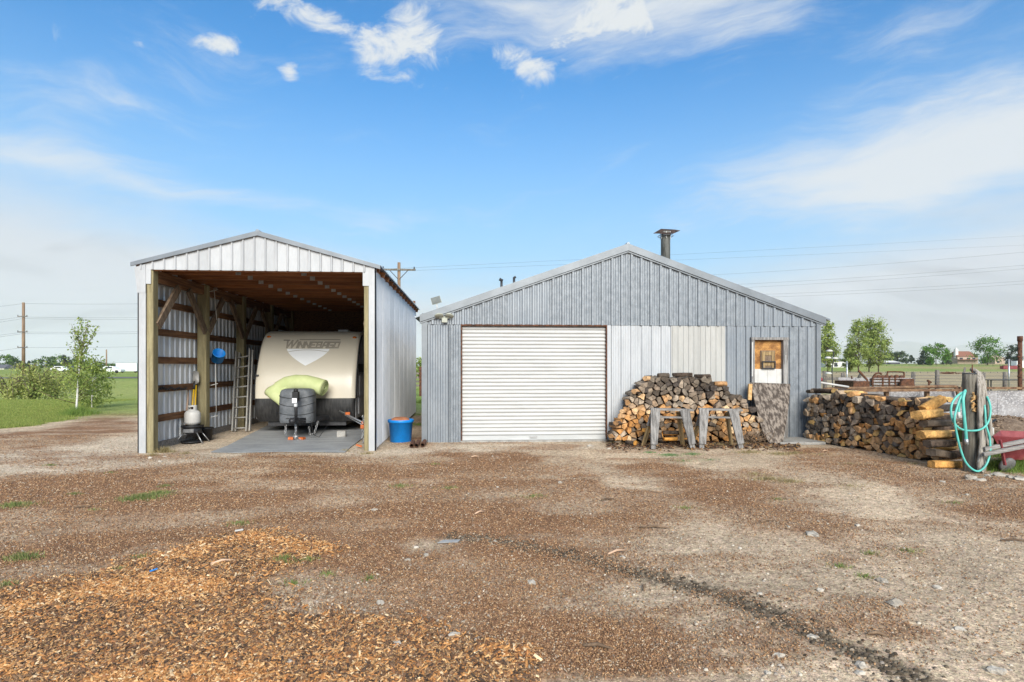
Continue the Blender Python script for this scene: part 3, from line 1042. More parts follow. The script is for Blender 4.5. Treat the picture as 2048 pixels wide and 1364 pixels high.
# ------------------------------------------------------------------ grass
def blades(name, x, y, hgt, wid, cols, lean=0.5, z0=None):
    n = len(x)
    b = gh_many(x, y) if z0 is None else z0
    a = RNG.random(n) * np.pi * 2
    l = RNG.random(n) * lean * hgt
    la = RNG.random(n) * np.pi * 2
    p0 = np.stack([x - np.cos(a) * wid, y - np.sin(a) * wid, b - 0.004], 1)
    p1 = np.stack([x + np.cos(a) * wid, y + np.sin(a) * wid, b - 0.004], 1)
    p2 = np.stack([x + np.cos(la) * l, y + np.sin(la) * l, b + hgt], 1)
    V = np.stack([p0, p1, p2], 1).reshape(-1, 3)
    F = np.arange(3 * n)
    return fast_mesh(name, V, F, 3, M['blade'], np.repeat(cols, 3, axis=0))


GREEN = [(0.17, 0.26, 0.05), (0.22, 0.32, 0.07), (0.28, 0.34, 0.09), (0.12, 0.19, 0.045)]
STRAW = [(0.36, 0.29, 0.15), (0.28, 0.22, 0.10), (0.42, 0.36, 0.20)]
x, y = frustum_samples(330000, 12.5, 30, 1.6, -1.05, -0.55)
z_ = zones(x, y)
x, y = keep(x, y, z_['lawn'] ** 1.5)
n = len(x)
tag(blades('lawn', x, y, 0.035 + 0.045 * RNG.random(n), np.full(n, 0.006), palette(n, [(0.22, 0.28, 0.06), (0.28, 0.34, 0.08), (0.34, 0.37, 0.11), (0.16, 0.21, 0.05), (0.36, 0.33, 0.12)], [3, 4, 3, 2, 1], 0.2), 0.9),
    'mown green lawn beyond the mulch strip left of the pole shed', 'lawn', kind='stuff')


def tuft(name, spots, pal, w, label, cat='grass'):
    xs, ys, hs = [], [], []
    for (px, py, rad, k, hh) in spots:
        c = gp(px, py)
        rr = np.abs(RNG.normal(0, rad, k)); a = RNG.random(k) * 6.283
        xs.append(c.x + np.cos(a) * rr * 1.5); ys.append(c.y + np.sin(a) * rr)
        hs.append(hh * (0.5 + 0.7 * RNG.random(k)) * np.exp(-(rr / (rad * 2)) ** 2))
    x, y, h = np.concatenate(xs), np.concatenate(ys), np.concatenate(hs)
    n = len(x)
    tag(blades(name, x, y, h, 0.0025 + 0.0025 * RNG.random(n), palette(n, pal, w, 0.25), 1.1), label, cat, kind='stuff')


tuft('grass', [(285, 998, .13, 900, .06), (318, 988, .10, 500, .05), (255, 1003, .05, 200, .05), (330, 975, .05, 150, .04), (30, 1012, .10, 500, .06), (45, 1117, .07, 450, .06),
               (150, 988, .05, 140, .03), (190, 1022, .04, 80, .03), (100, 932, .06, 160, .03), (222, 947, .05, 90, .03), (570, 1130, .05, 200, .05), (480, 1050, .08, 250, .03),
               (620, 1125, .05, 140, .03), (590, 1168, .06, 120, .03), (1065, 996, .09, 200, .03), (800, 975, .09, 200, .04), (900, 978, .10, 180, .03), (870, 930, .06, 90, .03),
               (740, 1160, .03, 60, .04), (655, 1150, .05, 100, .03), (1370, 1018, .09, 140, .03), (1740, 1110, .05, 90, .03), (1680, 1135, .05, 100, .03), (1730, 1155, .04, 90, .03),
               (1820, 1105, .07, 100, .03), (1910, 1007, .08, 100, .03), (280, 1118, .05, 60, .04), (12, 1175, .06, 140, .04), (240, 1145, .05, 90, .03), (1555, 1000, .06, 60, .03)],
     [(0.17, 0.24, 0.07), (0.22, 0.28, 0.085), (0.28, 0.30, 0.11), (0.12, 0.17, 0.05), (0.36, 0.31, 0.16)], [3, 4, 3, 2, 2], 'small green grass tufts growing through the mulch and dirt')
tuft('ground_weeds', [(1340, 910, .10, 700, .035), (1385, 908, .09, 450, .03), (1300, 905, .06, 250, .03), (1365, 920, .16, 300, .02), (1420, 918, .12, 200, .02)],
     [(0.20, 0.30, 0.14), (0.26, 0.36, 0.18), (0.15, 0.24, 0.09)], [3, 2, 2], 'pale green low weeds in front of the sawhorses', 'weeds')
tuft('dry_grass', [(1500, 905, .16, 500, .05), (1560, 908, .14, 500, .05), (1590, 907, .08, 250, .05), (1535, 960, .16, 420, .05), (1580, 965, .12, 300, .05), (1510, 950, .10, 160, .05), (1700, 975, .2, 220, .03),
                   (330, 905, .08, 420, .12), (305, 912, .05, 200, .05), (372, 908, .06, 120, .05), (360, 915, .12, 80, .02), (690, 903, .06, 90, .06), (640, 905, .2, 120, .03), (735, 908, .08, 140, .05),
                   (1250, 885, .10, 420, .16), (1235, 888, .08, 200, .10), (1440, 892, .15, 300, .07), (1480, 890, .10, 250, .10), (1700, 930, .2, 150, .03), (1640, 910, .2, 150, .03),
                   (600, 930, .3, 200, .025), (680, 945, .25, 180, .03), (1830, 930, .1, 120, .04)],
     STRAW, [3, 3, 2], 'dry straw-coloured grass clumps along the buildings and dirt', 'dry grass')
tuft('wheelbarrow_grass', [(2020, 940, .16, 1500, .20), (2050, 940, .16, 1600, .22), (1998, 938, .12, 900, .18), (2090, 945, .2, 1000, .24), (2030, 915, .2, 900, .28), (1980, 938, .08, 250, .10)],
     GREEN, [3, 4, 2, 3], 'tall green grass growing under the red wheelbarrow', 'tall grass')
tuft('tree_base_grass', [(158, 830, .28, 1500, .30), (148, 833, .22, 700, .22), (100, 842, .5, 300, .08), (190, 816, .4, 300, .10)], GREEN, [4, 3, 1, 3],
     'long grass clump round the foot of the young birch', 'tall grass')

# the road across the far lawn
rb = MB()
pts = [gp(-1400, 757.5, 0), gp(-400, 757.5, 0), gp(0, 757.0, 0), gp(300, 755.5, 0), gp(700, 752, 0)]
for a, b in zip(pts[:-1], pts[1:]):
    d = (b - a).normalized(); s = Vector((-d.y, d.x, 0)) * 5.0
    rb.add([a - s + Vector((0, 0, .03 + hz(a.x, a.y))), b - s + Vector((0, 0, .03 + hz(b.x, b.y))), b + s + Vector((0, 0, .03 + hz(b.x, b.y))), a + s + Vector((0, 0, .03 + hz(a.x, a.y)))], [(0, 1, 2, 3)])
tag(rb.build('road', M['asphalt']), 'grey country road running beyond the lawn', 'road', kind='structure')

# hills far off
hv, hf = [], []
HX = np.linspace(-13000, 15000, 141)
for j, k in enumerate((0.0, 0.35, 0.7, 1.0, 0.75)):
    for X_ in HX:
        r_ = 90 + 330 * float(sstep(2500, 5200, X_)) * (0.75 + 0.5 * float(fbm(np.array([X_ / 1500]), np.array([3.3]), 4, 7)[0])) + 70 * float(fbm(np.array([X_ / 900]), np.array([1.3]), 3, 2)[0])
        r_ *= 0.55 + 0.45 * float(sstep(-2000, 3000, X_))
        hv.append((X_, 9600 + j * 500, k * r_ * (1 + 0.1 * math.sin(X_ / 300 + j))))
nh = len(HX)
for j in range(4):
    for i in range(nh - 1):
        hf.append((j * nh + i, j * nh + i + 1, (j + 1) * nh + i + 1, (j + 1) * nh + i))
M['hill'] = mat('hill_forest', (0.13, 0.15, 0.12), 0.95, col2=(0.20, 0.21, 0.16), scale=0.002, bump=0.0)
ho = fast_mesh('hills', np.array(hv), np.array(hf), 4, M['hill'], smooth=True)
tag(ho, 'low blue hills along the horizon under the clouds', 'hills', kind='structure')
# ================================================================== BUILDINGS
def ribbed(x0, x1, zb, zt, pitch, rw, rh, phase=0.0, plane='xz', d=0.0, s=-1, minor=True, thick=0.012):
    """one sheet of ribbed steel; zb/zt are functions of the running coordinate. Returns an MB.
    plane 'xz': sheet faces s*Y at y=d; plane 'yz': sheet faces s*X at x=d."""
    br = [(x0, 0.0), (x1, 0.0)]
    k = math.floor((x0 - phase) / pitch) - 1
    while phase + k * pitch < x1 + pitch:
        c = phase + k * pitch
        for dx_, h_ in ((-rw / 2 - rh * 0.6, 0), (-rw / 2, rh), (rw / 2, rh), (rw / 2 + rh * 0.6, 0)):
            if x0 < c + dx_ < x1:
                br.append((c + dx_, h_))
        if minor:
            for f in (0.36, 0.64):
                cc = c + pitch * f
                for dx_, h_ in ((-0.012, 0), (0.0, rh * 0.22), (0.012, 0)):
                    if x0 < cc + dx_ < x1:
                        br.append((cc + dx_, h_))
        k += 1
    br.sort()
    mb = MB()
    vs_, fs = [], []
    for q, h_ in br:
        for dd in (0.0, thick):
            off = d + s * h_ - s * dd
            for zz in (zb(q), zt(q)):
                vs_.append((q, off, zz) if plane == 'xz' else (off, q, zz))
    for i in range(len(br) - 1):
        a, b = i * 4, (i + 1) * 4
        fs += [(a, b, b + 1, a + 1), (a + 2, a + 3, b + 3, b + 2), (a, a + 2, b + 2, b), (a + 1, b + 1, b + 3, a + 3)]
    n = len(br) - 1
    fs += [(0, 1, 3, 2), (n * 4, n * 4 + 2, n * 4 + 3, n * 4 + 1)]
    mb.add(vs_, fs)
    return mb


def gable(mid, zapex, slope):
    return lambda x: zapex - abs(x - mid) * slope


# ------------------------------------------------------------------ garage
GX0, GX1 = at(845, 628, YG).x, at(1639, 632, YG).x
GMID = 3.30
GAP = 4.10
GSL = (GAP - 2.60) / (GMID - GX0)
GLEN = 9.5
garage = thing('garage', 'wide galvanised steel garage with low gable roof and white roll-up door', 'garage', (GMID, YG + GLEN / 2, 0))
rake = gable(GMID, GAP - 0.13, GSL)
ZS = at(1100, 650, YG).z                      # seam between gable sheets and lower sheets
RP = 0.2075
x = GX0 + 0.10
sheets = []
while x < GX1 - 0.10:
    x2 = min(x + RP * 4, GX1 - 0.08)
    sheets.append((x, x2))
    x = x2
for i, (a, b) in enumerate(sheets):
    ribbed(a, b - 0.0005, lambda q: ZS, rake, RP, 0.040, 0.030, GX0 + 0.0, 'xz', YG - 0.0008 * (i % 2)).build('gable_sheet', M['galv2'] if i % 3 == 1 or i in (3, 5, 6) else M['galv'], garage)
DX0, DX1 = at(923, 700, YG).x, at(1214, 700, YG).x
DZ1 = at(1068, 652, YG).z


def lower(px0, px1, m, z0=0.02, z1=None, d=0.0, phase=None, pitch=RP, rw=0.034, rh=0.028):
    a, b = at(px0, 700, YG).x, at(px1, 700, YG).x
    z1 = ZS - 0.004 if z1 is None else z1
    return ribbed(a, b - 0.002, lambda q: z0, lambda q: z1, pitch, rw, rh, a + 0.05 if phase is None else phase, 'xz', YG + 0.006 + d).build('wall_sheet', m, garage)


lower(853, 899, M['galv'], -0.04)
lower(899, 923, M['galv2'], -0.04)
lower(1220, 1281, M['white_steel'])
lower(1281, 1342, M['white_steel'])
lower(1342, 1397, M['beige_steel'], pitch=0.115, rw=0.02, rh=0.014)
lower(1397, 1451, M['beige_steel'], pitch=0.115, rw=0.02, rh=0.014)
lower(1451, 1500, M['galv'])
lower(1500, 1576, M['galv'], z0=at(1540, 678, YG).z)
lower(1576, 1612, M['galv2'])
lower(1612, 1634, M['galv'])
# corner and edge trim
for xa, xb in ((GX0 - 0.015, GX0 + 0.10), (GX1 - 0.085, GX1 + 0.012)):
    MB().bb(xa, xb, YG - 0.034, YG + 0.10, -0.05, rake((xa + xb) / 2) - 0.01).build('corner_trim', M['trimgalv'], garage)
jm = MB(); jm.bb(DX1, at(1221, 700, YG).x, YG - 0.030, YG + 0.05, 0.0, DZ1 + 0.02)
jm.build('jamb_trim', M['white_steel'], garage)
for s in (-1, 1):
    xe = GMID + s * (GMID - GX0 + 0.05)
    f = MB()
    zr = lambda q: GAP - abs(q - GMID) * GSL
    f.prism([(GMID, YG - 0.075, GAP + 0.03), (xe, YG - 0.075, zr(xe) + 0.03), (xe, YG - 0.075, zr(xe) - 0.115), (GMID, YG - 0.075, GAP - 0.115)], (0, 0.03, 0))
    f.build('rake_trim', M['trimgalv'], garage)
    f = MB()
    f.prism([(GMID, YG - 0.050, GAP - 0.118), (xe, YG - 0.050, zr(xe) - 0.118), (xe, YG - 0.050, zr(xe) - 0.150), (GMID, YG - 0.050, GAP - 0.150)], (0, 0.04, 0))
    f.build('rake_flashing', M['trimgalv'], garage)
    # roof slope
    r = MB()
    ye = YG + GLEN
    r.prism([(GMID, YG - 0.06, GAP + 0.034), (xe + s * 0.10, YG - 0.06, zr(xe + s * 0.10) + 0.034), (xe + s * 0.10, YG - 0.06, zr(xe + s * .1) - 0.0), (GMID, YG - 0.06, GAP)], (0, GLEN + 0.12, 0))
    k = 0.3
    while k < GLEN:
        p0 = Vector((GMID, YG + k, GAP + 0.045)); p1 = Vector((xe + s * 0.10, YG + k, zr(xe + s * 0.10) + 0.045))
        r.bar(p0, p1, 0.05, 0.03)
        k += 0.6
    r.build('roof_slope', M['roof_metal'], garage)
    w = MB()
    xw = GX0 + 0.03 if s < 0 else GX1 - 0.03
    w = ribbed(YG + 0.11, YG + GLEN, lambda q: -0.02, lambda q: 2.55, RP, 0.04, 0.02, YG, 'yz', xw + s * 0.02, s)
    w.build('side_wall', M['galv'], garage)
rc = MB(); rc.tube([(GMID, YG - 0.072, GAP + 0.028), (GMID, YG + GLEN, GAP + 0.028)], 0.035, 8)
rc.build('ridge_cap', M['roof_metal'], garage)
MB().bb(GX0 + 0.1, GX1 - 0.1, YG + GLEN - 0.05, YG + GLEN, -0.02, 2.6).prism([(GX0 + .1, YG + GLEN - 0.045, 2.6), (GX1 - .1, YG + GLEN - 0.045, 2.6), (GMID, YG + GLEN - 0.045, GAP - 0.05)], (0, 0.04, 0)).build('back_wall', M['galv'], garage)
# dark shell behind door and wall
MB().bb(DX0 - 0.02, DX1 + 0.02, YG + 0.28, YG + 0.30, 0, ZS).build('inner_wall', M['black'], garage)
# gutter stub on the left eave, tip on the right
gt = MB()
gt.prism([at(833, 634, YG + 0.45), at(846, 626, YG + 0.25), at(847, 642, YG + 0.25), at(842, 637, YG + 0.3)], (0, 0.35, 0))
gt.build('gutter', M['dark_steel'], garage)
gt = MB()
p = at(1638, 629, YG)
gt.prism([p, p + Vector((0.10, 0, -0.035)), p + Vector((0.02, 0, -0.05))], (0, 0.4, 0))
gt.build('roof_lip', M['roof_metal'], garage)
ds = MB(); xg = at(1639, 700, YG + 0.25).x
ds.tube([(xg + 0.02, YG + 0.3, 2.05), (xg + 0.02, YG + 0.3, 0.1)], 0.022, 8)
ds.build('downspout', M['white_paint'], garage)
# foundation and threshold
fd = MB(); fd.bb(DX0 - 0.02, DX1 + 0.06, YG - 0.07, YG + 0.25, -0.06, 0.035)
fd.build('threshold', M['concrete'], garage)
# roll-up door, every slat a piece of its own
door = MB(); door.bb(DX0 - 0.012, DX0 + 0.016, YG - 0.020, YG + 0.10, 0.035, DZ1)
door.bb(DX1 - 0.022, DX1 + 0.004, YG - 0.024, YG + 0.10, 0.035, DZ1)
door.bb(DX0 - 0.012, DX1 + 0.004, YG - 0.022, YG + 0.10, DZ1, DZ1 + 0.03)
rdoor = door.build('roll_up_door', M['rust'], garage)
NS = 29
zb0 = 0.125
pitch = (DZ1 - zb0) / NS
sm = MB()
prof = [(0.0, 0.0), (0.015, 0.10), (0.023, 0.27), (0.025, 0.46), (0.020, 0.63), (0.006, 0.74), (-0.004, 0.82), (-0.003, 0.93), (0.0, 1.0)]
va = [(DX0 + 0.016, YG + 0.075 - d_, t_ * pitch) for d_, t_ in prof]
vb = [(DX1 - 0.022, YG + 0.075 - d_, t_ * pitch) for d_, t_ in prof]
npf = len(prof)
sm.add(va + vb, [(i, npf + i, npf + i + 1, i + 1) for i in range(npf - 1)], True)
first = None
for i in range(NS):
    if first is None:
        first = sm.build('slat', M['door_white'], rdoor, world=False)
        first.location = Vector((0, 0, zb0)) - Vector(garage.location)
    else:
        c = first.copy(); COL.objects.link(c); c.parent = rdoor
        c.location = Vector((0, 0, zb0 + i * pitch)) - Vector(garage.location)
bb_ = MB(); bb_.bb(DX0 + 0.016, DX1 - 0.022, YG + 0.045, YG + 0.08, 0.045, zb0)
bb_.bb(DX0 + 0.016, DX1 - 0.022, YG + 0.035, YG + 0.075, 0.036, 0.056)
bb_.build('bottom_bar', M['door_white'], rdoor)
hx = at(1067, 872, YG).x
hd = MB(); hd.bb(hx - 0.08, hx + 0.08, YG + 0.030, YG + 0.044, 0.070, 0.112)
hd.bar((hx - 0.055, YG + 0.018, 0.088), (hx + 0.055, YG + 0.018, 0.088), 0.014, 0.014)
hd.build('handle', M['steel'], rdoor)
# boarded doorway
WX0, WX1 = at(1503, 700, YG).x, at(1572, 700, YG).x
WZ1 = at(1540, 680, YG).z
wz_mid, wz_low = at(1540, 738, YG).z, at(1540, 768, YG).z
fr = MB()
fr.bb(WX0 - 0.02, WX0 + 0.045, YG - 0.055, YG + 0.12, 0.02, WZ1)
fr.bb(WX1 - 0.085, WX1 + 0.02, YG - 0.055, YG + 0.12, 0.02, WZ1)
fr.bb(WX0 - 0.03, WX1 + 0.03, YG - 0.065, YG + 0.12, WZ1, WZ1 + 0.055)
dway = fr.build('doorway', M['greywood'], garage)
MB().bb(WX0 + 0.045, WX1 - 0.085, YG + 0.04, YG + 0.06, wz_mid - 0.02, WZ1).build('board', M['osb'], dway)
wp = ribbed(WX0 + 0.047, WX1 - 0.087, lambda q: wz_low - 0.05, lambda q: wz_mid, 0.21, 0.012, 0.008, WX0 + 0.16, 'xz', YG + 0.02, minor=False)
wp.build('white_sheet', M['white_paint'], dway)
MB().bb(WX0 + 0.046, WX1 - 0.086, YG + 0.05, YG + 0.08, 0.03, wz_low - 0.04).build('lower_panel', M['black'], dway)
ex = MB(); ex.bb(WX0 - 0.024, WX0 - 0.004, YG - 0.064, YG - 0.056, 1.35, WZ1 - 0.05)
ex.build('paint_remnant', M['white_paint'], dway)
MB().bb(WX1 - 0.045, WX1 - 0.033, YG - 0.064, YG - 0.056, 0.95, 1.8).build('paint_remnant', M['white_paint'], dway)
# the little wooden frame with a black bracket nailed on the board
ca = at(1521, 701, YG + 0.02); cb = at(1550, 738, YG + 0.02)
wf = MB()
wf.bb(ca.x, cb.x, YG + 0.015, YG + 0.040, cb.z, ca.z)
wfo = wf.build('wooden_shutter', M['brace'], dway)
wf = MB()
w_ = cb.x - ca.x; h_ = ca.z - cb.z
wf.bb(ca.x + 0.02, ca.x + w_ * 0.27, YG - 0.002, YG + 0.015, cb.z + 0.01, ca.z - 0.02)
wf.bb(cb.x - w_ * 0.25, cb.x - 0.02, YG - 0.002, YG + 0.015, cb.z + 0.01, ca.z - 0.02)
wf.bb(ca.x + w_ * .28, cb.x - w_ * .26, YG + 0.002, YG + 0.015, ca.z - h_ * 0.26, ca.z - 0.02)
wf.bb(ca.x + w_ * .28, cb.x - w_ * .26, YG + 0.002, YG + 0.015, cb.z + h_ * 0.18, cb.z + h_ * 0.34)
wf.cm = 1
for za in (0.04, 0.40):
    wf.bar((ca.x + 0.02, YG - 0.02, cb.z + h_ * za), (cb.x - 0.01, YG - 0.02, cb.z + h_ * za), 0.022, 0.022)
for xa in (ca.x + 0.025, cb.x - 0.02):
    wf.bar((xa, YG - 0.02, cb.z + h_ * 0.04), (xa, YG - 0.02, cb.z + h_ * 0.40), 0.02, 0.02)
wf.build('shutter_bracket', [M['yellow_wood'], M['dark_steel']], dway)
# flue
cy = YG + 2.2
cp = at(1331, 517, cy)
fl = MB(); fl.lathe([(0.115, -0.25), (0.115, 0.62), (0.12, 0.63), (0.12, 0.66), (0.112, 0.67)], 18, (cp.x, cy, cp.z))
flue = fl.build('flue', mat('flue_steel', (0.10, 0.10, 0.085), 0.6, 0.3, col2=(0.24, 0.24, 0.22), scale=5, stretch=(6, 6, 0.6), bump=0.1, fine=0.2), garage)
cz = at(1331, 466, cy).z
cpv = MB()
q = [at(1306, 467, cy - 0.20), at(1345, 468, cy - 0.22), at(1361, 461, cy + 0.20), at(1321, 458, cy + 0.25)]
ap = [at(1322, 457.5, cy - 0.02), at(1350, 459, cy + 0.1)]
cpv.add(q + ap, [(0, 1, 5, 4), (1, 2, 5), (2, 3, 4, 5), (3, 0, 4), (3, 2, 1, 0)])
cpv.build('flue_cap', mat('cap_rust', (0.022, 0.016, 0.014), 0.8, 0.1, col2=(0.07, 0.04, 0.028), scale=9, bump=0.2), flue)
br = MB()
zt = at(1331, 470, cy).z
for k in range(7):
    t = k / 7 * 2 * math.pi
    p = Vector((cp.x + 0.13 * math.cos(t), cy + 0.13 * math.sin(t), 0))
    br.bar((p.x, p.y, zt - 0.10), (p.x, p.y, cz + 0.02), 0.018, 0.008)
br.tube([(cp.x + 0.19 * math.cos(t), cy + 0.19 * math.sin(t), zt - 0.03) for t in np.linspace(0, 2 * math.pi, 15)[:-1]], 0.008, 6, closed=True)
br.build('spark_guard', M['steel'], flue)
for px, py in ((1003, 566), (1028, 561)):
    p = at(px, py, YG + 1.5)
    vp = MB(); vp.tube([(p.x, p.y, p.z - 0.3), (p.x, p.y, p.z + 0.07)], 0.028, 8)
    vp.tube([(p.x - 0.05 if px < 1010 else p.x, p.y, p.z + 0.09), (p.x + 0.03, p.y, p.z + 0.05)], 0.034, 8)
    vp.build('roof_vent', M['dark_steel'], garage)

# floodlight and its solar panel: things fixed to the garage
p = at(889, 634, YG - 0.02)
flt = thing('floodlight', 'cream twin-head security floodlight on the garage gable above the roll-up door', 'floodlight', (p.x, YG - 0.03, p.z - 0.1))
m_ = MB(); m_.bb(p.x - 0.05, p.x + 0.06, YG - 0.10, YG - 0.034, p.z - 0.115, p.z - 0.03)
m_.build('sensor', M['cream'], flt)
m_ = MB(); m_.bb(p.x - 0.10, p.x + 0.10, YG - 0.09, YG - 0.034, p.z - 0.032, p.z + 0.005)
m_.build('bracket', M['cream'], flt)
for s in (-1, 1):
    m_ = MB()
    m_.lathe([(0.01, -0.015), (0.085, -0.013), (0.095, 0.0), (0.085, 0.013), (0.01, 0.018)], 12, (p.x + s * 0.105, YG - 0.14, p.z + 0.015), Matrix.Rotation(math.radians(-28), 3, 'X') @ Matrix.Rotation(math.radians(s * 6), 3, 'Y'))
    m_.build('lamp_head', M['cream'], flt)
p = at(872, 600, YG + 0.2)
slp = thing('solar_panel', 'small square solar panel on a stalk above the garage eave', 'solar panel', (p.x, p.y, p.z - 0.3))
R_ = Euler((math.radians(-62), math.radians(-17), 0)).to_matrix()
R_ = Matrix.Rotation(math.radians(-17), 3, 'Y') @ Matrix.Rotation(math.radians(65), 3, 'X')
MB().box(p, (0.19, 0.15, 0.012), R_).build('panel', M['solar'], slp)
MB().box(p - R_ @ Vector((0, 0, 0.012)), (0.205, 0.165, 0.010), R_).build('panel_frame', M['cream'], slp)
MB().tube([p + R_ @ Vector((0, -0.05, -0.02)), p + Vector((0.02, 0.02, -0.16)), p + Vector((0.02, 0.02, -0.32))], 0.012, 6).build('stalk', M['white_paint'], slp)

# ------------------------------------------------------------------ pole shed
CX0, CX1 = at(277, 700, YC).x, at(752, 700, YC).x
CMID = -3.85
CAP = 4.00
CEV = 3.40
CSL = (CAP - CEV) / (CMID - at(265, 528, YC).x)
CLEN = 8.15
shed = thing('pole_shed', 'tall open-fronted white steel pole shed sheltering a trailer', 'shed', (CMID, YC + CLEN / 2, 0))
ZH = at(515, 542, YC).z
crake = gable(CMID, CAP - 0.05, CSL)
CP = 0.197
gx0 = CX0 + 0.02
k = 0
while gx0 < CX1 - 0.02:
    g1 = min(gx0 + CP * 3, CX1 - 0.01)
    lowz = lambda q: ZH
    ribbed(gx0, g1 - 0.003, lowz, crake, CP, 0.014, 0.028, CX0 + 0.06, 'xz', YC - 0.02, minor=False).build('gable_sheet', M['shed_white'], shed)
    gx0 = g1
# short sheet tongues at the corners
for xa, xb, zb_ in ((at(293, 600, YC).x, at(303, 600, YC).x, at(300, 568, YC).z), (at(726, 600, YC).x, at(738, 600, YC).x, at(726, 572, YC).z)):
    MB().bb(xa, xb, YC - 0.024, YC - 0.008, zb_, ZH + 0.01).build('corner_sheet', M['shed_white'], shed)
for s in (-1, 1):
    xe = CMID + s * (CMID - at(265, 528, YC).x)
    zr = lambda q: CAP - abs(q - CMID) * CSL
    f = MB()
    f.prism([(CMID, YC - 0.07, CAP + 0.025), (xe, YC - 0.07, zr(xe) + 0.025), (xe, YC - 0.07, zr(xe) - 0.045), (CMID, YC - 0.07, CAP - 0.060)], (0, 0.03, 0))
    f.build('rake_trim', M['trimgalv'], shed)
    r = MB()
    r.prism([(CMID, YC - 0.05, CAP + 0.03), (xe, YC - 0.05, zr(xe) + 0.03), (xe, YC - 0.05, zr(xe) + 0.012), (CMID, YC - 0.05, CAP + 0.012)], (0, CLEN + 0.1, 0))
    k = 0.15
    while k < CLEN:
        r.bar((CMID, YC + k, CAP + 0.035), (xe, YC + k, zr(xe) + 0.035), 0.04, 0.025)
        k += 0.23
    r.build('roof_slope', M['roof_metal'], shed)
MB().tube([(CMID, YC - 0.065, CAP + 0.02), (CMID, YC + CLEN, CAP + 0.02)], 0.035, 8).build('ridge_cap', M['roof_metal'], shed)
# trusses, one every two feet, with tails, gusset plates and purlin blocks
xl, xr = CX0 + 0.03, CX1 - 0.03
zc0 = ZH + 0.02
nt = 14
for i in range(nt):
    yy = YC + 0.09 + i * 0.60
    t = MB()
    t.bb(xl, xr, yy - 0.02, yy + 0.02, zc0, zc0 + 0.13)
    for s in (-1, 1):
        xe = CMID + s * (CMID - CX0 + 0.075)
        zr = lambda q: CAP - 0.055 - abs(q - CMID) * CSL
        t.bar((CMID, yy, zr(CMID)), (xe, yy, zr(xe) + 0.0), 0.038, 0.10)
    t.bar((CMID, yy, zc0 + 0.1), (CMID, yy, CAP - 0.1), 0.036, 0.08, up=(1, 0, 0))
    to = t.build('truss', M['truss'], shed)
    for s in (-1, 1):
        MB().bb(CMID + s * 0.62 - 0.05, CMID + s * 0.62 + 0.05, yy - 0.026, yy - 0.021, zc0 + 0.006, zc0 + 0.095).build('gusset_plate', M['steel'], to)
# front header and side plates
MB().bb(xl, xr, YC + 0.015, YC + 0.055, ZH - 0.015, ZH + 0.15).build('header', M['truss'], shed)
posts_y = [YC + 0.08, YC + 2.08, YC + 4.12, YC + 6.15, YC + CLEN - 0.1]
xin = CX0 + 0.30
for j, yy in enumerate(posts_y):
    w = 0.15 if j == 0 else 0.19
    MB().box((CX0 + 0.198 if j == 0 else CX0 + 0.19, yy, 1.62), (w * (0.78 if j == 0 else 1.0), 0.17, 3.40)).build('post', M['treated'], shed, bevel=0.008)
    MB().box((CX1 - 0.175 if j == 0 else CX1 - 0.14, yy, 1.62), (0.085 if j == 0 else 0.16, 0.17, 3.40)).build('post', M['treated'], shed, bevel=0.008)
for side, xs in ((-1, CX0 + 0.19), (1, CX1 - 0.15)):
    MB().bb(xs - 0.05, xs + 0.05, YC + 0.1, YC + CLEN, ZH - 0.20, ZH + 0.01).build('top_plate', M['girt'], shed)
    # knee braces
    for j in range(4):
        ya, yb = posts_y[j], posts_y[j + 1]
        for (y0, y1) in ((ya + 0.06, ya + 0.80), (yb - 0.06, yb - 0.80)):
            MB().bar((xs + side * -0.07, y0, 2.30), (xs + side * -0.07, y1, 3.10), 0.05, 0.15, up=(0, 1, 0)).build('knee_brace', M['brace'], shed)
# girts (wall rails), one piece per bay
for z in (0.58, 1.14, 1.68, 2.21, 2.76):
    for j in range(4):
        MB().bb(CX0 + 0.05, CX0 + 0.093, posts_y[j] - 0.05, posts_y[j + 1] - 0.055, z - 0.066, z + 0.066).build('girt', M['girt'], shed)
        if z > 0.6:
            MB().bb(CX1 - 0.095, CX1 - 0.052, posts_y[j] - 0.05, posts_y[j + 1] - 0.055, z - 0.066, z + 0.066).build('girt', M['girt'], shed)
for j in range(4):
    MB().bb(CX0 + 0.05, CX0 + 0.09, posts_y[j] + 0.05, posts_y[j + 1] - 0.05, -0.02, 0.14).build('skirt_board', M['greywood_h'], shed)
# side sheets
y = YC + 0.02
k = 0
while y < YC + CLEN - 0.02:
    y2 = min(y + 0.92, YC + CLEN)
    ribbed(y, y2 - 0.003, lambda q: 0.03, lambda q: ZH + 0.10, 0.20, 0.075, 0.022, YC, 'yz', CX0 + 0.045, 1, minor=False, thick=0.02).build('wall_sheet', M['inside_steel'], shed)
    ribbed(y, y2 - 0.003, lambda q: 0.02 + 0.06 * (q - YC) / CLEN, lambda q: ZH + 0.05, 0.115, 0.035, 0.016, YC, 'yz', CX1 - 0.035 + 0.002 * (k % 2), 1, minor=False).build('wall_sheet', M['shed_side'], shed)
    y = y2
    k += 1
MB().bb(CX0 + 0.05, CX1 - 0.05, YC + CLEN - 0.03, YC + CLEN, 0, ZH + 0.4).build('back_wall', M['girt'], shed)
MB().bb(CX0 + 0.05, CX1 - 0.05, YC + 0.06, YC + CLEN, CAP - 0.50, CAP - 0.495)
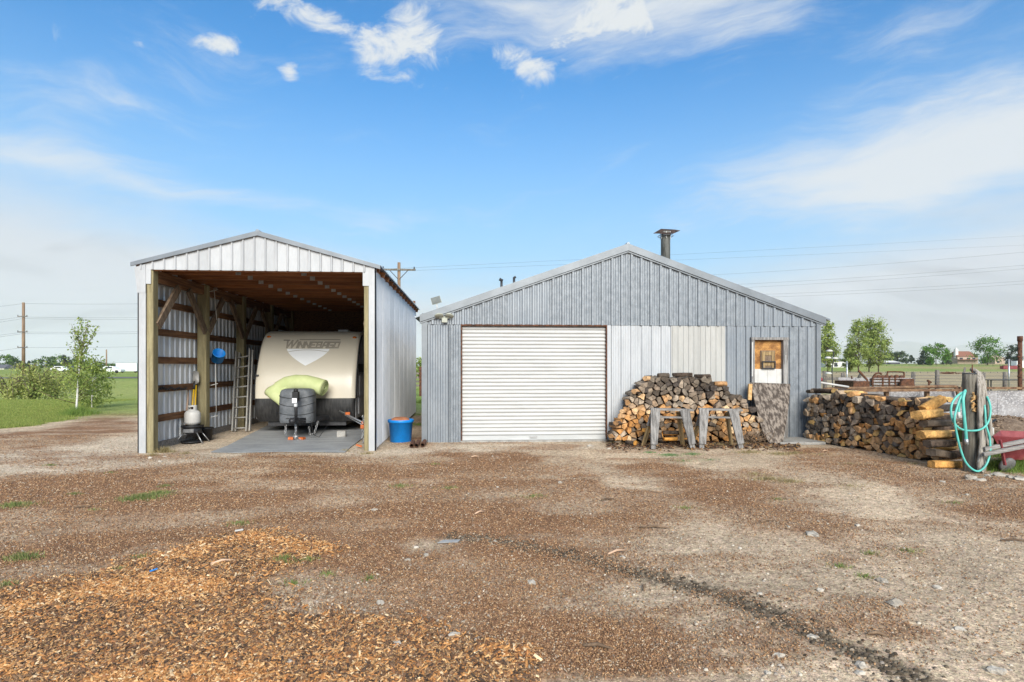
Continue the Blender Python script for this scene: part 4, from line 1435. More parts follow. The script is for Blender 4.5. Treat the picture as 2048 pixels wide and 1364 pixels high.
# white corner trim, left and right
tw = at(293, 700, YC).x
tm = MB(); tm.bb(CX0, tw, YC - 0.028, YC - 0.005, -0.02, at(285, 585, YC).z); tm.bb(CX0, CX0 + 0.02, YC - 0.028, YC + 0.12, -0.02, CEV - 0.05)
tm.build('corner_trim', M['shed_white'], shed)
tm = MB(); a, b = at(272, 540, YC), at(293, 585, YC)
tm.prism([(a.x - 0.01, YC - 0.034, CEV - 0.06), (b.x, YC - 0.034, CEV + 0.0), (b.x, YC - 0.034, b.z - 0.01), (CX0 - 0.004, YC - 0.034, b.z - 0.01)], (0, 0.02, 0))
tm.build('corner_trim', M['shed_white'], shed)
a = at(738, 700, YC).x
tm = MB(); tm.bb(a, CX1, YC - 0.03, YC - 0.006, -0.02, ZH + 0.10); tm.bb(CX1 - 0.02, CX1, YC - 0.03, YC + 0.10, -0.02, ZH + 0.12)
tm.build('corner_trim', M['shed_white'], shed)
# ================================================================== IN AND AROUND THE POLE SHED
def xz_mb(pts_px, Y, thick):
    return MB().prism([at(px, py, Y) for px, py in pts_px], (0, thick, 0))


# floor mat on the gravel
fm = MB()
outl = [gp(421, 906), gp(455, 893), gp(500, 870), gp(540, 850), gp(700, 850), gp(738, 868), gp(722, 880), gp(700, 897), gp(690, 906.5), gp(560, 905), gp(470, 907)]
fm.prism([(p.x, p.y, 0.013) for p in outl], (0, 0, 0.008))
mo = fm.build('floor_mat', M['mat'])
tag(mo, 'grey rubber floor mat laid under the trailer tongue', 'mat')

# ------------------------------------------------------------------ travel trailer
RY = 13.6
RX0, RX1 = at(508, 797, RY).x, at(710, 797, RY).x
RXC = (RX0 + RX1) / 2
trailer = thing('travel_trailer', 'beige travel trailer with black lower front parked in the open shed', 'trailer', (RXC, RY + 1.5, 0))
PF = [(0.815, 13.600), (1.0, 13.605), (1.2, 13.63), (1.4, 13.69), (1.6, 13.77), (1.8, 13.86), (1.95, 13.935), (2.1, 14.02), (2.22, 14.10), (2.32, 14.19), (2.39, 14.29), (2.43, 14.43), (2.45, 14.8)]


def yf(z):
    for (z0, y0), (z1, y1) in zip(PF[:-1], PF[1:]):
        if z <= z1:
            return y0 + (y1 - y0) * (z - z0) / (z1 - z0)
    return PF[-1][1]


W = RX1 - RX0
xs_ = [0, 0.010, 0.035, 0.08, 0.14] + list(np.linspace(0.25, W - 0.25, 10)) + [W - 0.14, W - 0.08, W - 0.035, W - 0.010, W]
def edge_y(x_):
    d = min(x_, W - x_)
    return 0.07 * (1 - math.sqrt(max(0, 1 - ((0.14 - min(d, 0.14)) / 0.14) ** 2)))
vs_, fs = [], []
for z, y in PF + [(2.46, 18.5)]:
    for x_ in xs_:
        e = edge_y(x_)
        kz = max(0.0, (z - 1.9) / 0.55)
        vs_.append((RX0 + x_, y + e, z - e * 1.3 * kz))
nx_ = len(xs_)
for i in range(len(PF)):
    for j in range(nx_ - 1):
        fs.append((i * nx_ + j, i * nx_ + j + 1, (i + 1) * nx_ + j + 1, (i + 1) * nx_ + j))
m_ = MB(); m_.add(vs_, fs, True)
m_.build('front_cap', M['rv'], trailer)
for s, xx in ((-1, RX0), (1, RX1)):
    sd_ = MB()
    out = [(xx - s * 0.004, yf(z) + 0.075, z - 0.09 * max(0.0, (z - 1.9) / 0.55)) for z, _ in PF] + [(xx - s * 0.004, 18.5, 2.37), (xx - s * 0.004, 18.5, 0.33), (xx - s * 0.004, 13.75, 0.33), (xx - s * 0.004, 13.68, 0.815)]
    sd_.prism(out, (-s * 0.03, 0, 0))
    so_ = sd_.build('side_wall', M['rv_side'], trailer)
    tr_ = MB(); tr_.tube([(xx + s * 0.002, yf(z) + 0.085, z - 0.10 * max(0.0, (z - 1.9) / 0.55)) for z, _ in PF[:-1]] + [(xx, 18.4, 2.36)], 0.028, 6)
    tr_.build('edge_trim', M['black'], trailer)
    if s > 0:
        h_ = MB(); h_.bb(xx - 0.002, xx + 0.012, 14.15, 14.75, 0.85, 1.32); h_.build('hatch', M['rv_side'], trailer)
        h_ = MB(); h_.bb(xx - 0.002, xx + 0.016, 13.95, 14.9, 1.42, 1.62); h_.build('side_stripe', M['black'], trailer)
        h_ = MB(); h_.bb(xx - 0.002, xx + 0.02, 14.0, 14.45, 0.42, 0.80); h_.build('storage_door', M['rv_side'], trailer)
MB().bb(RX0 + 0.02, RX1 - 0.02, 18.44, 18.5, 0.33, 2.36).build('rear_wall', M['rv_side'], trailer)
MB().bb(RX0 + 0.03, RX1 - 0.03, 13.75, 18.45, 0.30, 0.36).build('floor', M['black'], trailer)
# black stone guard
vs_, fs = [], []
GP = [(0.812, 13.585), (0.62, 13.56), (0.40, 13.62), (0.265, 13.74)]
for z, y in GP:
    for x_ in xs_:
        vs_.append((RX0 + x_ * 1.0 + (0.02 if x_ < W / 2 else -0.02) * ((0.812 - z) / 0.55), y + edge_y(x_), z))
for i in range(len(GP) - 1):
    for j in range(nx_ - 1):
        fs.append((i * nx_ + j, i * nx_ + j + 1, (i + 1) * nx_ + j + 1, (i + 1) * nx_ + j))
m_ = MB(); m_.add(vs_, fs, True); m_.build('stone_guard', M['rv_black'], trailer)
MB().bb(RX0 + 0.25, RX1 - 0.25, 13.8, 14.9, 0.16, 0.30).build('underbody', M['dark_steel'], trailer)
for s in (-1, 1):
    for yy in (15.9, 16.75):
        wv_ = MB(); wv_.lathe([(0.19, -0.10), (0.33, -0.10), (0.345, -0.05), (0.345, 0.05), (0.33, 0.10), (0.19, 0.10)], 22, (RXC + s * 1.0, yy, 0.345), Matrix.Rotation(math.pi / 2, 3, 'Y'))
        wv_.build('wheel', M['rubber'], trailer)
for px, py in ((538, 673.5), (709, 675)):
    zz = at(px, py, 14.1).z
    pp = at(px, py, yf(zz))
    ml = MB(); ml.lathe([(0.0, 0.0), (0.034, 0.0), (0.030, 0.014), (0.0, 0.020)], 14, (0, 0, 0), None)
    for v in ml.v:
        v.x *= 1.5
    slope_ = Matrix.Rotation(math.radians(60), 3, 'X')
    ml.v = [slope_ @ v + Vector((pp.x, yf(zz) + 0.002, zz)) for v in ml.v]
    ml.build('marker_light', M['amber'], trailer)
MB().box((RX0 + 0.05, yf(1.30) + 0.012, 1.35), (0.07, 0.05, 0.035)).build('edge_latch', M['dark_steel'], trailer)
# roof bits
for k in range(11):
    xx = RX0 + 0.25 + k * 0.19
    MB().lathe([(0.02, 0), (0.018, 0.018), (0.0, 0.022)], 8, (xx, 14.75, 2.435)).build('roof_screw', M['steel'], trailer)
MB().bb(RX1 - 0.75, RX1 - 0.50, 15.2, 15.5, 2.45, 2.52).build('roof_vent', M['rv_white'], trailer)


def skin(x_, z, off):
    """a point on the curved front, lifted by off"""
    y = yf(z)
    sl_ = (yf(z + 0.02) - yf(z - 0.02)) / 0.04
    n_ = Vector((0, -1, sl_)).normalized()
    return Vector((x_, y, z)) + n_ * off


def strip(mb, p, q, w, off):
    """flat stroke from p to q (x, z) on the front skin"""
    p, q = Vector(p), Vector(q)
    d = (q - p)
    L = d.length
    d.normalize()
    nn = Vector((-d.y, d.x)) * (w / 2)
    p = p - d * (w / 2) * 0.9; q = q + d * (w / 2) * 0.9
    k = max(1, int(L / 0.06))
    pts = []
    for i in range(k + 1):
        c = p.lerp(q, i / k)
        for e in (-1, 1):
            pp = c + nn * e
            pts.append(skin(pp.x, pp.y, off))
    mb.add(pts, [(2 * i, 2 * i + 1, 2 * i + 3, 2 * i + 2) for i in range(k)])


GL = {'W': ([[(0, 1), (.22, 0), (.52, .95), (.72, 0), (1.06, 1)]], 1.12), 'I': ([[(.1, 1), (.1, 0)]], .34),
      'N': ([[(0, 0), (0, 1), (.62, 0), (.62, 1)]], .86), 'E': ([[(.62, 1), (0, 1), (0, 0), (.62, 0)], [(0, .5), (.5, .5)]], .86),
      'B': ([[(0, 0), (0, 1), (.6, 1), (.62, .55), (0, .5)], [(.62, .5), (.64, 0), (0, 0)]], .88), 'A': ([[(0, 0), (.12, .9), (.25, 1), (.62, 1), (.62, 0)], [(.06, .4), (.62, .4)]], .86),
      'G': ([[(.62, 1), (0, 1), (0, 0), (.62, 0), (.62, .45), (.3, .45)]], .86), 'O': ([[(0, 0), (0, 1), (.62, 1), (.62, 0), (0, 0)]], .86)}
tx0, tx1 = at(569, 690, 14.0).x, at(677, 690, 14.0).x
tz0 = at(620, 697, 14.0).z
small = 0.145
big = 0.195
adv = GL['W'][1] * big + 0.01 + sum(GL[c][1] * small for c in 'INNEBAGO') - 0.03
kx = (tx1 - tx0 - 0.02) / adv
let_d, let_f = MB(), MB()
cx = tx0 + 0.02
o_ = 0.003
for i, ch in enumerate('WINNEBAGO'):
    hh = big if i == 0 else small
    for line in GL[ch][0]:
        for a, b in zip(line[:-1], line[1:]):
            f = lambda p: (cx + (p[0] * hh) * kx + 0.20 * p[1] * hh, tz0 + 0.018 + p[1] * hh * 0.92)
            strip(let_d, f(a), f(b), 0.036, o_)
            strip(let_f, f(a), f(b), 0.015, o_ + 0.004)
            o_ += 0.00012
    cx += GL[ch][1] * hh * kx + (0.012 if i == 0 else 0)
strip(let_d, (tx0 - 0.03, tz0 + 0.018 + big * 0.92), (tx0 + 0.10, tz0 + 0.018 + big * 0.92), 0.03, 0.0085)
strip(let_d, (tx0 + 0.34, tz0 + 0.212), (tx1 + 0.02, tz0 + 0.212), 0.022, 0.0085)
let_d.build('lettering', M['rv_grey'], trailer)
let_f.build('lettering_fill', M['rv_taupe'], trailer)
# white shield
sx0, sx1 = at(575, 698, 13.98).x, at(660, 698, 13.98).x
szt, szb = at(612, 698, 13.98).z, at(612, 731.5, 13.85).z
sxm = (sx0 + sx1) / 2 - 0.02
m_ = MB()
rows = 14
pts = []
for i in range(rows + 1):
    t = i / rows
    z = szt + (szb - szt) * t
    wl = math.sqrt(max(0, 1 - t ** 1.35)) if t < 1 else 0
    wl = (1 - t ** 1.55)
    for f_ in (-1, -0.5, 0, 0.5, 1):
        half = (sxm - sx0) if f_ < 0 else (sx1 - sxm)
        pts.append(skin(sxm + f_ * half * wl, z, 0.004))
m_.add(pts, [(i * 5 + j, i * 5 + j + 1, (i + 1) * 5 + j + 1, (i + 1) * 5 + j) for i in range(rows) for j in range(4)])
m_.build('shield_emblem', M['rv_white'], trailer)
m_ = MB()
prev = None
for i in range(13):
    f_ = -1 + 2 * i / 12
    half = (sxm - sx0) if f_ < 0 else (sx1 - sxm)
    p = (sxm + f_ * half * 0.93, szt - 0.075 + 0.05 * (1 - f_ * f_))
    if prev: strip(m_, prev, p, 0.010, 0.007)
    prev = p
m_.build('shield_line', M['rv_taupe'], trailer)
# tongue, coupler, jack
jx = at(592, 850, 12.3).x
tg = MB()
for s in (-1, 1):
    tg.bar((RXC + s * 0.55, 13.75, 0.36), (jx + s * 0.03, 12.25, 0.42), 0.05, 0.10)
tg.box((jx, 12.16, 0.44), (0.11, 0.28, 0.09)); tg.lathe([(0.06, -0.05), (0.07, 0.02), (0.04, 0.06)], 12, (jx, 12.04, 0.43))
tg.build('tongue', M['dark_steel'], trailer)
jk = MB(); jk.tube([(jx, 12.30, 0.36), (jx, 12.30, 0.90)], 0.032, 10); jk.box((jx, 12.29, 0.93), (0.115, 0.13, 0.20)); jk.lathe([(0.05, 0), (0.045, 0.05), (0.0, 0.07)], 10, (jx, 12.29, 1.03))
jack = jk.build('jack', M['black'], trailer)
lb = MB(); lb.lathe([(0.038, 0.0), (0.038, 0.12)], 10, (jx - 0.005, 12.295, 0.71)); lb.box((jx - 0.008, 12.222, 0.845), (0.095, 0.012, 0.10)); lb.build('jack_label', M['rv_white'], jack)
jl = MB(); jl.tube([(jx, 12.30, 0.10), (jx, 12.30, 0.38)], 0.024, 10); jl.lathe([(0.075, 0.078), (0.07, 0.10), (0.03, 0.12)], 12, (jx, 12.30, 0)); jl.build('jack_foot', M['steel'], jack)


def chain(path, r=0.014, wire=0.0045):
    """oval links along a path"""
    mb = MB()
    pts = [Vector(p) for p in path]
    seg = []
    step = r * 2.6
    acc = 0
    out = [pts[0]]
    for a, b in zip(pts[:-1], pts[1:]):
        L = (b - a).length
        n_ = max(1, int(L / step))
        for i in range(1, n_ + 1):
            out.append(a.lerp(b, i / n_))
    for i in range(len(out) - 1):
        a, b = out[i], out[i + 1]
        d = (b - a).normalized()
        s_ = d.orthogonal().normalized()
        if i % 2: s_ = d.cross(s_)
        c = (a + b) / 2
        mb.tube([c + d * math.cos(t) * r * 1.7 + s_ * math.sin(t) * r for t in np.linspace(0, 2 * math.pi, 9)[:-1]], wire, 5, closed=True)
    return mb


ch = chain([(jx - 0.01, 12.24, 0.42), (jx + 0.015, 12.245, 0.25), (jx - 0.01, 12.24, 0.1), (jx + 0.02, 12.22, 0.03), (jx + 0.14, 12.18, 0.03)], 0.02, 0.007)
ch.build('safety_chain', M['steel'], trailer)
for s in (-1, 1):
    xx = jx + s * 0.34
    ch = chain([(xx, 12.75, 0.36), (xx - s * 0.03, 12.55, 0.12), (xx - s * 0.09, 12.45, 0.10), (xx - s * 0.10, 12.40, 0.28)], 0.02, 0.006)
    ch.build('safety_chain', M['steel'], trailer)
cb_ = MB(); cb_.tube([(jx + 0.1, 12.2, 0.45), (jx + 0.32, 12.25, 0.40), (jx + 0.36, 12.3, 0.12), (jx + 0.45, 12.4, 0.05), (jx + 0.6, 12.5, 0.3)], 0.007, 6); cb_.build('brake_cable', M['black'], trailer)
# gas-bottle cover
px_, Yc = 596, 12.82
cc = at(px_, 845, Yc)
cz0, cz1 = 0.34, 1.075
cwx, cwy = 0.365, 0.25
vs_, fs = [], []
NSEG = 36
prof = [(0.96, 0.0), (0.99, 0.06), (1.0, 0.3), (1.0, 0.62), (0.985, 0.80), (0.95, 0.90), (0.88, 0.965), (0.70, 1.0)]
def sup(t, a, b, e=0.42):
    c, s = math.cos(t), math.sin(t)
    return a * math.copysign(abs(c) ** e, c), b * math.copysign(abs(s) ** (e * 1.35), s)
for k_, h_ in prof:
    for i in range(NSEG):
        x_, y_ = sup(2 * math.pi * i / NSEG, cwx * k_, cwy * k_)
        vs_.append((cc.x + x_, Yc + y_, cz0 + (cz1 - cz0) * h_))
for i in range(len(prof) - 1):
    for j in range(NSEG):
        fs.append((i * NSEG + j, i * NSEG + (j + 1) % NSEG, (i + 1) * NSEG + (j + 1) % NSEG, (i + 1) * NSEG + j))
fs.append(tuple((len(prof) - 1) * NSEG + j for j in range(NSEG)))
m_ = MB(); m_.add(vs_, fs, True)
gcov = m_.build('gas_bottle_cover', M['cover'], trailer)
for h_, dip in ((0.80, 0.08), (0.58, 0.10), (0.30, 0.07)):
    m_ = MB()
    path = []
    for i in range(25):
        t = math.pi + math.pi * i / 24
        x_, y_ = sup(t, cwx * 1.0, cwy * 1.0)
        path.append((cc.x + x_, Yc + y_ - 0.001, cz0 + (cz1 - cz0) * (h_ - dip * (1 - (x_ / cwx) ** 2))))
    m_.tube(path, 0.007, 5); m_.build('seam', M['black'], gcov)
MB().bb(cc.x - 0.18, cc.x + 0.16, Yc - cwy - 0.008, Yc - cwy + 0.02, cz0 + 0.09, cz0 + 0.105).build('vent_slot', M['black'], gcov)

# ------------------------------------------------------------------ rolled foam mat lying over the cover
RYf = 13.18
path_px = [(648, 776, .185), (632, 771, .185), (612, 766, .182), (592, 765, .180), (575, 769, .185), (562, 777, .185), (552, 790, .165)]
roll = thing('foam_roll', 'yellow-green foam mat rolled up across the gas bottle cover', 'foam roll', (at(600, 790, RYf).x, RYf, 1.05))
m_ = MB()
P3 = [at(a, b, RYf - 0.05 * (i == 0)) for i, (a, b, r_) in enumerate(path_px)]
m_.tube(P3, [r_ for *_, r_ in path_px], 22, cap=False)
m_.build('roll', M['foam'], roll)
# loose end falling in a point
fl = MB()
e0 = [at(541, 772, RYf), at(557, 763, RYf - 0.17), at(578, 775, RYf - 0.18), at(583, 800, RYf - 0.16)]
tip = [at(528, 783, RYf - 0.05), at(531, 795, RYf - 0.17), at(548, 808, RYf - 0.2), at(556, 815, RYf - 0.2)]
tip2 = [at(529, 790, RYf + 0.1), at(541, 795, RYf + 0.05), at(553, 800, RYf + 0.02), at(562, 806, RYf)]
pts = e0 + [a.lerp(b, .5) + Vector((0, -0.03, 0.02)) for a, b in zip(e0, tip)] + tip + tip2
fl.add(pts, [(r * 4 + c, r * 4 + c + 1, (r + 1) * 4 + c + 1, (r + 1) * 4 + c) for r in range(3) for c in range(3)], True)
fo = fl.build('loose_end', M['foam'], roll)
sb = fo.modifiers.new('sub', 'SUBSURF'); sb.levels = 2; sb.render_levels = 2
so2 = fo.modifiers.new('solid', 'SOLIDIFY'); so2.thickness = 0.012
e = P3[0]
dax = (P3[0] - P3[1]).normalized()
a1 = dax.cross(Vector((0, 0, 1))).normalized(); a2 = dax.cross(a1).normalized()
m_ = MB(); m_.tube([e - dax * 0.02, e - dax * 0.012], 0.183, 22)
m_.build('roll_end', M['foam_dark'], roll)
m_ = MB()
sp = []
for i in range(90):
    t = i / 89
    ang = t * 2 * math.pi * 5.2
    r_ = 0.03 + 0.145 * t
    sp.append(e + (a1 * math.cos(ang) + a2 * math.sin(ang) * 1.0) * r_ + dax * (0.004 + 0.01 * math.sin(ang * 0.5)))
m_.tube(sp, 0.0085, 6)
m_.build('spiral_edge', M['foam'], roll)

# ------------------------------------------------------------------ block, jack block, drawbar
p0, p1 = gp(673, 876), gp(690, 876)
MB_ = MB(); MB_.box((p0.x + 0.09, p0.y + 0.08, 0.085), (0.185, 0.19, 0.13), Matrix.Rotation(0.12, 3, 'Z'))
tag(MB_.build('concrete_block', M['concrete'], bevel=0.008), 'small grey concrete block sitting on the floor mat', 'block')
MB_ = MB()
MB_.box((jx - 0.10, 12.28, 0.052), (0.10, 0.12, 0.05), Matrix.Rotation(0.2, 3, 'Z'))
tag(MB_.build('wood_block', M['orange']), 'orange-stained wood block under the trailer jack chain', 'block', 'wood blocks at the trailer jack')
MB_ = MB(); MB_.box((jx + 0.13, 12.28, 0.047), (0.10, 0.11, 0.045), Matrix.Rotation(-0.25, 3, 'Z'))
tag(MB_.build('wood_block', M['orange']), 'orange-stained wood block right of the jack chain', 'block', 'wood blocks at the trailer jack')
a, b = at(679, 822, 12.2), at(726, 845, 11.1)
MB_ = MB(); MB_.tube([a, b], 0.017, 8)
bar_ = thing('sway_bar', 'bright steel bar slanting from trailer to the right shed post', 'steel bar', a)
MB_.build('rod', M['steel'], bar_)
MB().tube([a.lerp(b, .25) + Vector((0, 0, -0.03)), a.lerp(b, .95) + Vector((0, 0, -0.05))], 0.010, 6).build('inner_rod', M['steel'], bar_)
MB().box(a.lerp(b, 0.36) + Vector((0, 0, .03)), (0.09, 0.05, 0.03), rot_to(b - a)).build('orange_tag', M['orange'], bar_)
MB().box(b, (0.05, 0.05, 0.05)).build('end_fitting', M['orange'], bar_)
zz = at(726, 830, YC + .3)
hk = thing('hanging_chain', 'steel chain with orange hooks hanging inside the right shed post', 'chain', gp(726, 872))
X_ = zz.x
chain([(X_, YC + 0.3, zz.z), (X_ + 0.01, YC + 0.3, 0.5), (X_ - 0.01, YC + 0.3, 0.30), (X_, YC + .3, 0.10)], 0.02, 0.006).build('chain', M['steel'], hk)
MB().box((X_ - 0.01, YC + 0.28, 0.42), (0.06, 0.03, 0.07)).build('hook', M['orange'], hk)
MB().box((X_ - 0.07, YC + 0.28, 0.06), (0.11, 0.05, 0.03), Matrix.Rotation(0.3, 3, 'Y')).build('hook', M['orange'], hk)

# ------------------------------------------------------------------ ladder
ld = thing('ladder', 'grey aluminium extension ladder leaning in the shed beside the trailer', 'ladder', gp(480, 864))
yb_, yt_ = 13.95, 14.55
for k, (xo, yo) in enumerate(((0.0, 0.0), (0.05, 0.07))):
    for (bx, by, tx, ty) in ((465, 866, 473, 703), (493, 865, 500, 698)):
        a = at(bx, by, yb_) + Vector((xo, yo, 0)); b = at(tx, ty, yt_) + Vector((xo, yo, 0.0 if k == 0 else -0.03))
        a.z = 0.02
        MB().bar(a, b, 0.028, 0.075, up=(0, 1, 0)).build('rail', M['alu'], ld)
    for i in range(8):
        t = 0.055 + i * 0.123
        l = at(465, 866, yb_).lerp(at(473, 703, yt_), t) + Vector((xo, yo, 0)); r_ = at(493, 865, yb_).lerp(at(500, 698, yt_), t) + Vector((xo, yo, 0))
        if k == 0:
            MB().tube([l, r_], 0.017, 8).build('rung', M['alu'], ld)

# ------------------------------------------------------------------ gas bottle on its burner, bin, shovels
bp_ = gp(385, 886)
brn = thing('burner_stand', 'low black outdoor gas burner on splayed steel legs inside the shed', 'burner', (bp_.x, bp_.y, 0))
m_ = MB(); m_.lathe([(0.20, 0.325), (0.21, 0.335), (0.21, 0.36), (0.20, 0.365), (0.10, 0.365), (0.10, 0.33)], 20, (bp_.x, bp_.y, 0)); m_.build('pan_ring', M['black'], brn)
m_ = MB(); m_.lathe([(0.14, 0.20), (0.17, 0.21), (0.17, 0.325), (0.15, 0.33)], 20, (bp_.x, bp_.y, 0)); m_.build('burner_shield', M['dark_steel'], brn)
MB().box((bp_.x - 0.0, bp_.y - 0.172, 0.265), (0.20, 0.006, 0.07)).build('label_plate', M['steel'], brn)
for sx, sy in ((-1, -1), (1, -1), (1, 1), (-1, 1)):
    m_ = MB(); m_.tube([(bp_.x + sx * 0.13, bp_.y + sy * 0.10, 0.22), (bp_.x + sx * 0.27, bp_.y + sy * 0.16, 0.008)], 0.011, 6); m_.build('leg', M['steel'], brn)
m_ = MB(); m_.lathe([(0.0, 0.015), (0.19, 0.015), (0.20, 0.05), (0.19, 0.05), (0.18, 0.025), (0.0, 0.025)], 20, (bp_.x, bp_.y - 0.03, 0)); m_.build('drip_pan', M['black'], brn)
tk = thing('gas_bottle', 'white propane gas bottle standing on the burner', 'gas bottle', (bp_.x, bp_.y, 0.366))
z0 = 0.367
m_ = MB(); m_.lathe([(0.10, 0.0), (0.11, 0.02), (0.135, 0.03), (0.148, 0.07), (0.15, 0.16), (0.15, 0.20), (0.145, 0.245), (0.12, 0.285), (0.07, 0.308), (0.0, 0.315)], 26, (bp_.x, bp_.y, z0)); m_.build('tank', M['white_paint'], tk)
m_ = MB()
for k in range(20):
    t0, t1 = 2 * math.pi * k / 20, 2 * math.pi * (k + 1) / 20
    hole = abs(((t0 + t1) / 2) - 1.5 * math.pi) < 0.75
    for (za, zb) in (((0.29, 0.325), (0.375, 0.40)) if hole else ((0.29, 0.40),)):
        m_.add([(bp_.x + 0.085 * math.cos(t), bp_.y + 0.085 * math.sin(t), z0 + z) for t, z in ((t0, za), (t1, za), (t1, zb), (t0, zb))] +
               [(bp_.x + 0.078 * math.cos(t), bp_.y + 0.078 * math.sin(t), z0 + z) for t, z in ((t0, za), (t1, za), (t1, zb), (t0, zb))],
               [(0, 1, 2, 3), (7, 6, 5, 4), (3, 2, 6, 7), (1, 0, 4, 5)])
m_.build('collar', M['white_paint'], tk)
m_ = MB(); m_.lathe([(0.025, 0.30), (0.025, 0.35), (0.04, 0.352), (0.04, 0.372), (0.0, 0.374)], 10, (bp_.x, bp_.y, z0)); m_.build('valve', M['rust'], tk)
bq = gp(407, 882)
m_ = MB(); m_.lathe([(0.105, 0.0), (0.135, 0.24), (0.15, 0.245), (0.15, 0.275), (0.135, 0.275), (0.12, 0.03), (0.0, 0.025)], 18, (bq.x, bq.y + 0.1, 0.0))
tag(m_.build('black_bucket', M['black']), 'small black plastic bucket behind the burner stand', 'bucket')


def shovel(px0, py0, px1, py1, Y0, Y1, label, blade, grip):
    a, b = at(px0, py0, Y0), at(px1, py1, Y1)
    a.z = max(a.z, 0.02)
    t_ = thing('shovel', label, 'shovel', (a.x, a.y, 0))
    d = (b - a).normalized()
    MB().tube([a, b], 0.019, 8).build('handle', grip, t_)
    if blade:
        s_ = MB()
        sx = Vector((1, 0, 0)); up = d
        outl = [(-0.045, 0.0), (-0.10, 0.035), (-0.105, 0.08), (-0.095, 0.20), (-0.07, 0.27), (0, 0.30), (0.07, 0.27), (0.095, 0.20), (0.105, 0.08), (0.10, 0.035), (0.045, 0.0)]
        ctr = b + up * 0.14 + Vector((0, -0.02, 0))
        ring = [b + sx * x_ + up * y_ + Vector((0, -0.028 * (abs(x_) / 0.1) ** 2, 0)) for x_, y_ in outl]
        s_.add(ring + [ctr + Vector((0, 0.02, 0))], [(i, (i + 1) % len(ring), len(ring)) for i in range(len(ring))], True)
        bo = s_.build('blade', M['alu'], t_)
        md = bo.modifiers.new('solid', 'SOLIDIFY'); md.thickness = 0.004
        MB().tube([b - d * 0.12, b + d * 0.06], [0.024, 0.02], 8).build('socket', M['dark_steel'], t_)
    return t_


shovel(382, 846, 388.5, 768, 12.32, 12.55, 'yellow-handled shovel standing blade up against the shed rail', True, M['yellow'])
shovel(389, 846, 392, 770, 12.36, 12.60, 'yellow tool handle standing next to the upturned shovel', False, M['yellow'])
shovel(372, 850, 377, 772, 12.2, 12.42, 'pale wooden tool handle leaning left of the yellow handles', False, M['pale_handle'])
# blue pail on the wall rail
pc = at(436, 713, 13.0)
Rb = Matrix.Rotation(math.radians(35), 3, 'Y') @ Matrix.Rotation(math.radians(38), 3, 'X')
m_ = MB(); m_.lathe([(0.115, -0.11), (0.125, -0.10), (0.125, 0.11), (0.132, 0.11), (0.132, 0.125), (0.118, 0.125), (0.115, -0.095), (0.0, -0.10)], 24, pc, Rb)
pl = thing('wall_pail', 'bright blue plastic pail hung tilted on the shed wall', 'pail', pc - Vector((0, 0, .15)))
m_.build('pail_body', M['blue'], pl)
MB().tube([pc + Vector((-0.16, 0.02, 0.06)), pc + Vector((-0.26, 0.0, 0.05))], 0.008, 6).build('hook', M['steel'], pl)
# wall pegs and the long rod they carry
for (px, py) in ((424, 770), (424, 834), (424, 582)):
    a = at(px - 8, py + 2, 12.95); b = at(px + 12, py - 3, 13.0)
    m_ = MB(); m_.tube([a, b], 0.009, 6)
    tag(m_.build('wall_peg', M['white_paint']), {770: 'white rod peg at waist height behind the second shed post', 834: 'lowest white rod peg behind the second shed post', 582: 'highest white rod peg under the shed roof plate'}[py], 'peg')
m_ = MB(); a, b = at(431, 726, 13.0), at(432.5, 826, 13.0); m_.tube([a, b], 0.008, 6)
tag(m_.build('hanging_rod', M['white_paint']), 'thin pale rod hanging down below the blue pail', 'rod')
m_ = MB(); a, b = at(428, 577, 13.0), at(433.5, 640, 13.1); m_.tube([a, b], 0.008, 6)
tag(m_.build('pale_string', M['white_paint']), 'thin pale cord hanging from the roof plate above the blue pail', 'string')
# chain draped on the fourth rail
pts = []
for i in range(29):
    f_ = i / 28
    px = 331 + 41 * f_
    pts.append(at(px, 775 + 3.5 * abs(math.sin(f_ * math.pi * 4)), 11.0 + 1.2 * f_))
tag(chain([Vector((CX0 + 0.115, p.y, p.z)) for p in pts], 0.02, 0.007).build('draped_chain', M['dark_steel']), 'dark chain draped in loops along a shed wall rail', 'chain')

# ------------------------------------------------------------------ blue tub, pot and pipes in the gap
tp = gp(799, 886)
ty = tp.y + 0.22
tx = tp.x
m_ = MB()
m_.lathe([(0.205, 0.0), (0.215, 0.01), (0.245, 0.40), (0.262, 0.402), (0.268, 0.42), (0.268, 0.455), (0.262, 0.462), (0.25, 0.462), (0.245, 0.43), (0.24, 0.40), (0.205, 0.03), (0.0, 0.02)], 36, (tx, ty, 0.0))
tub = thing('blue_tub', 'large blue plastic tub on the ground in the gap between buildings', 'tub', (tx, ty, 0))
m_.build('tub_wall', M['blue'], tub)
m_ = MB(); m_.lathe([(0.225, 0.36), (0.215, 0.42), (0.18, 0.475), (0.12, 0.505), (0.0, 0.515)], 30, (tx - 0.01, ty, 0))
tag(m_.build('terracotta_saucer', M['terracotta']), 'upturned terracotta saucer lying in the mouth of the blue tub', 'saucer')
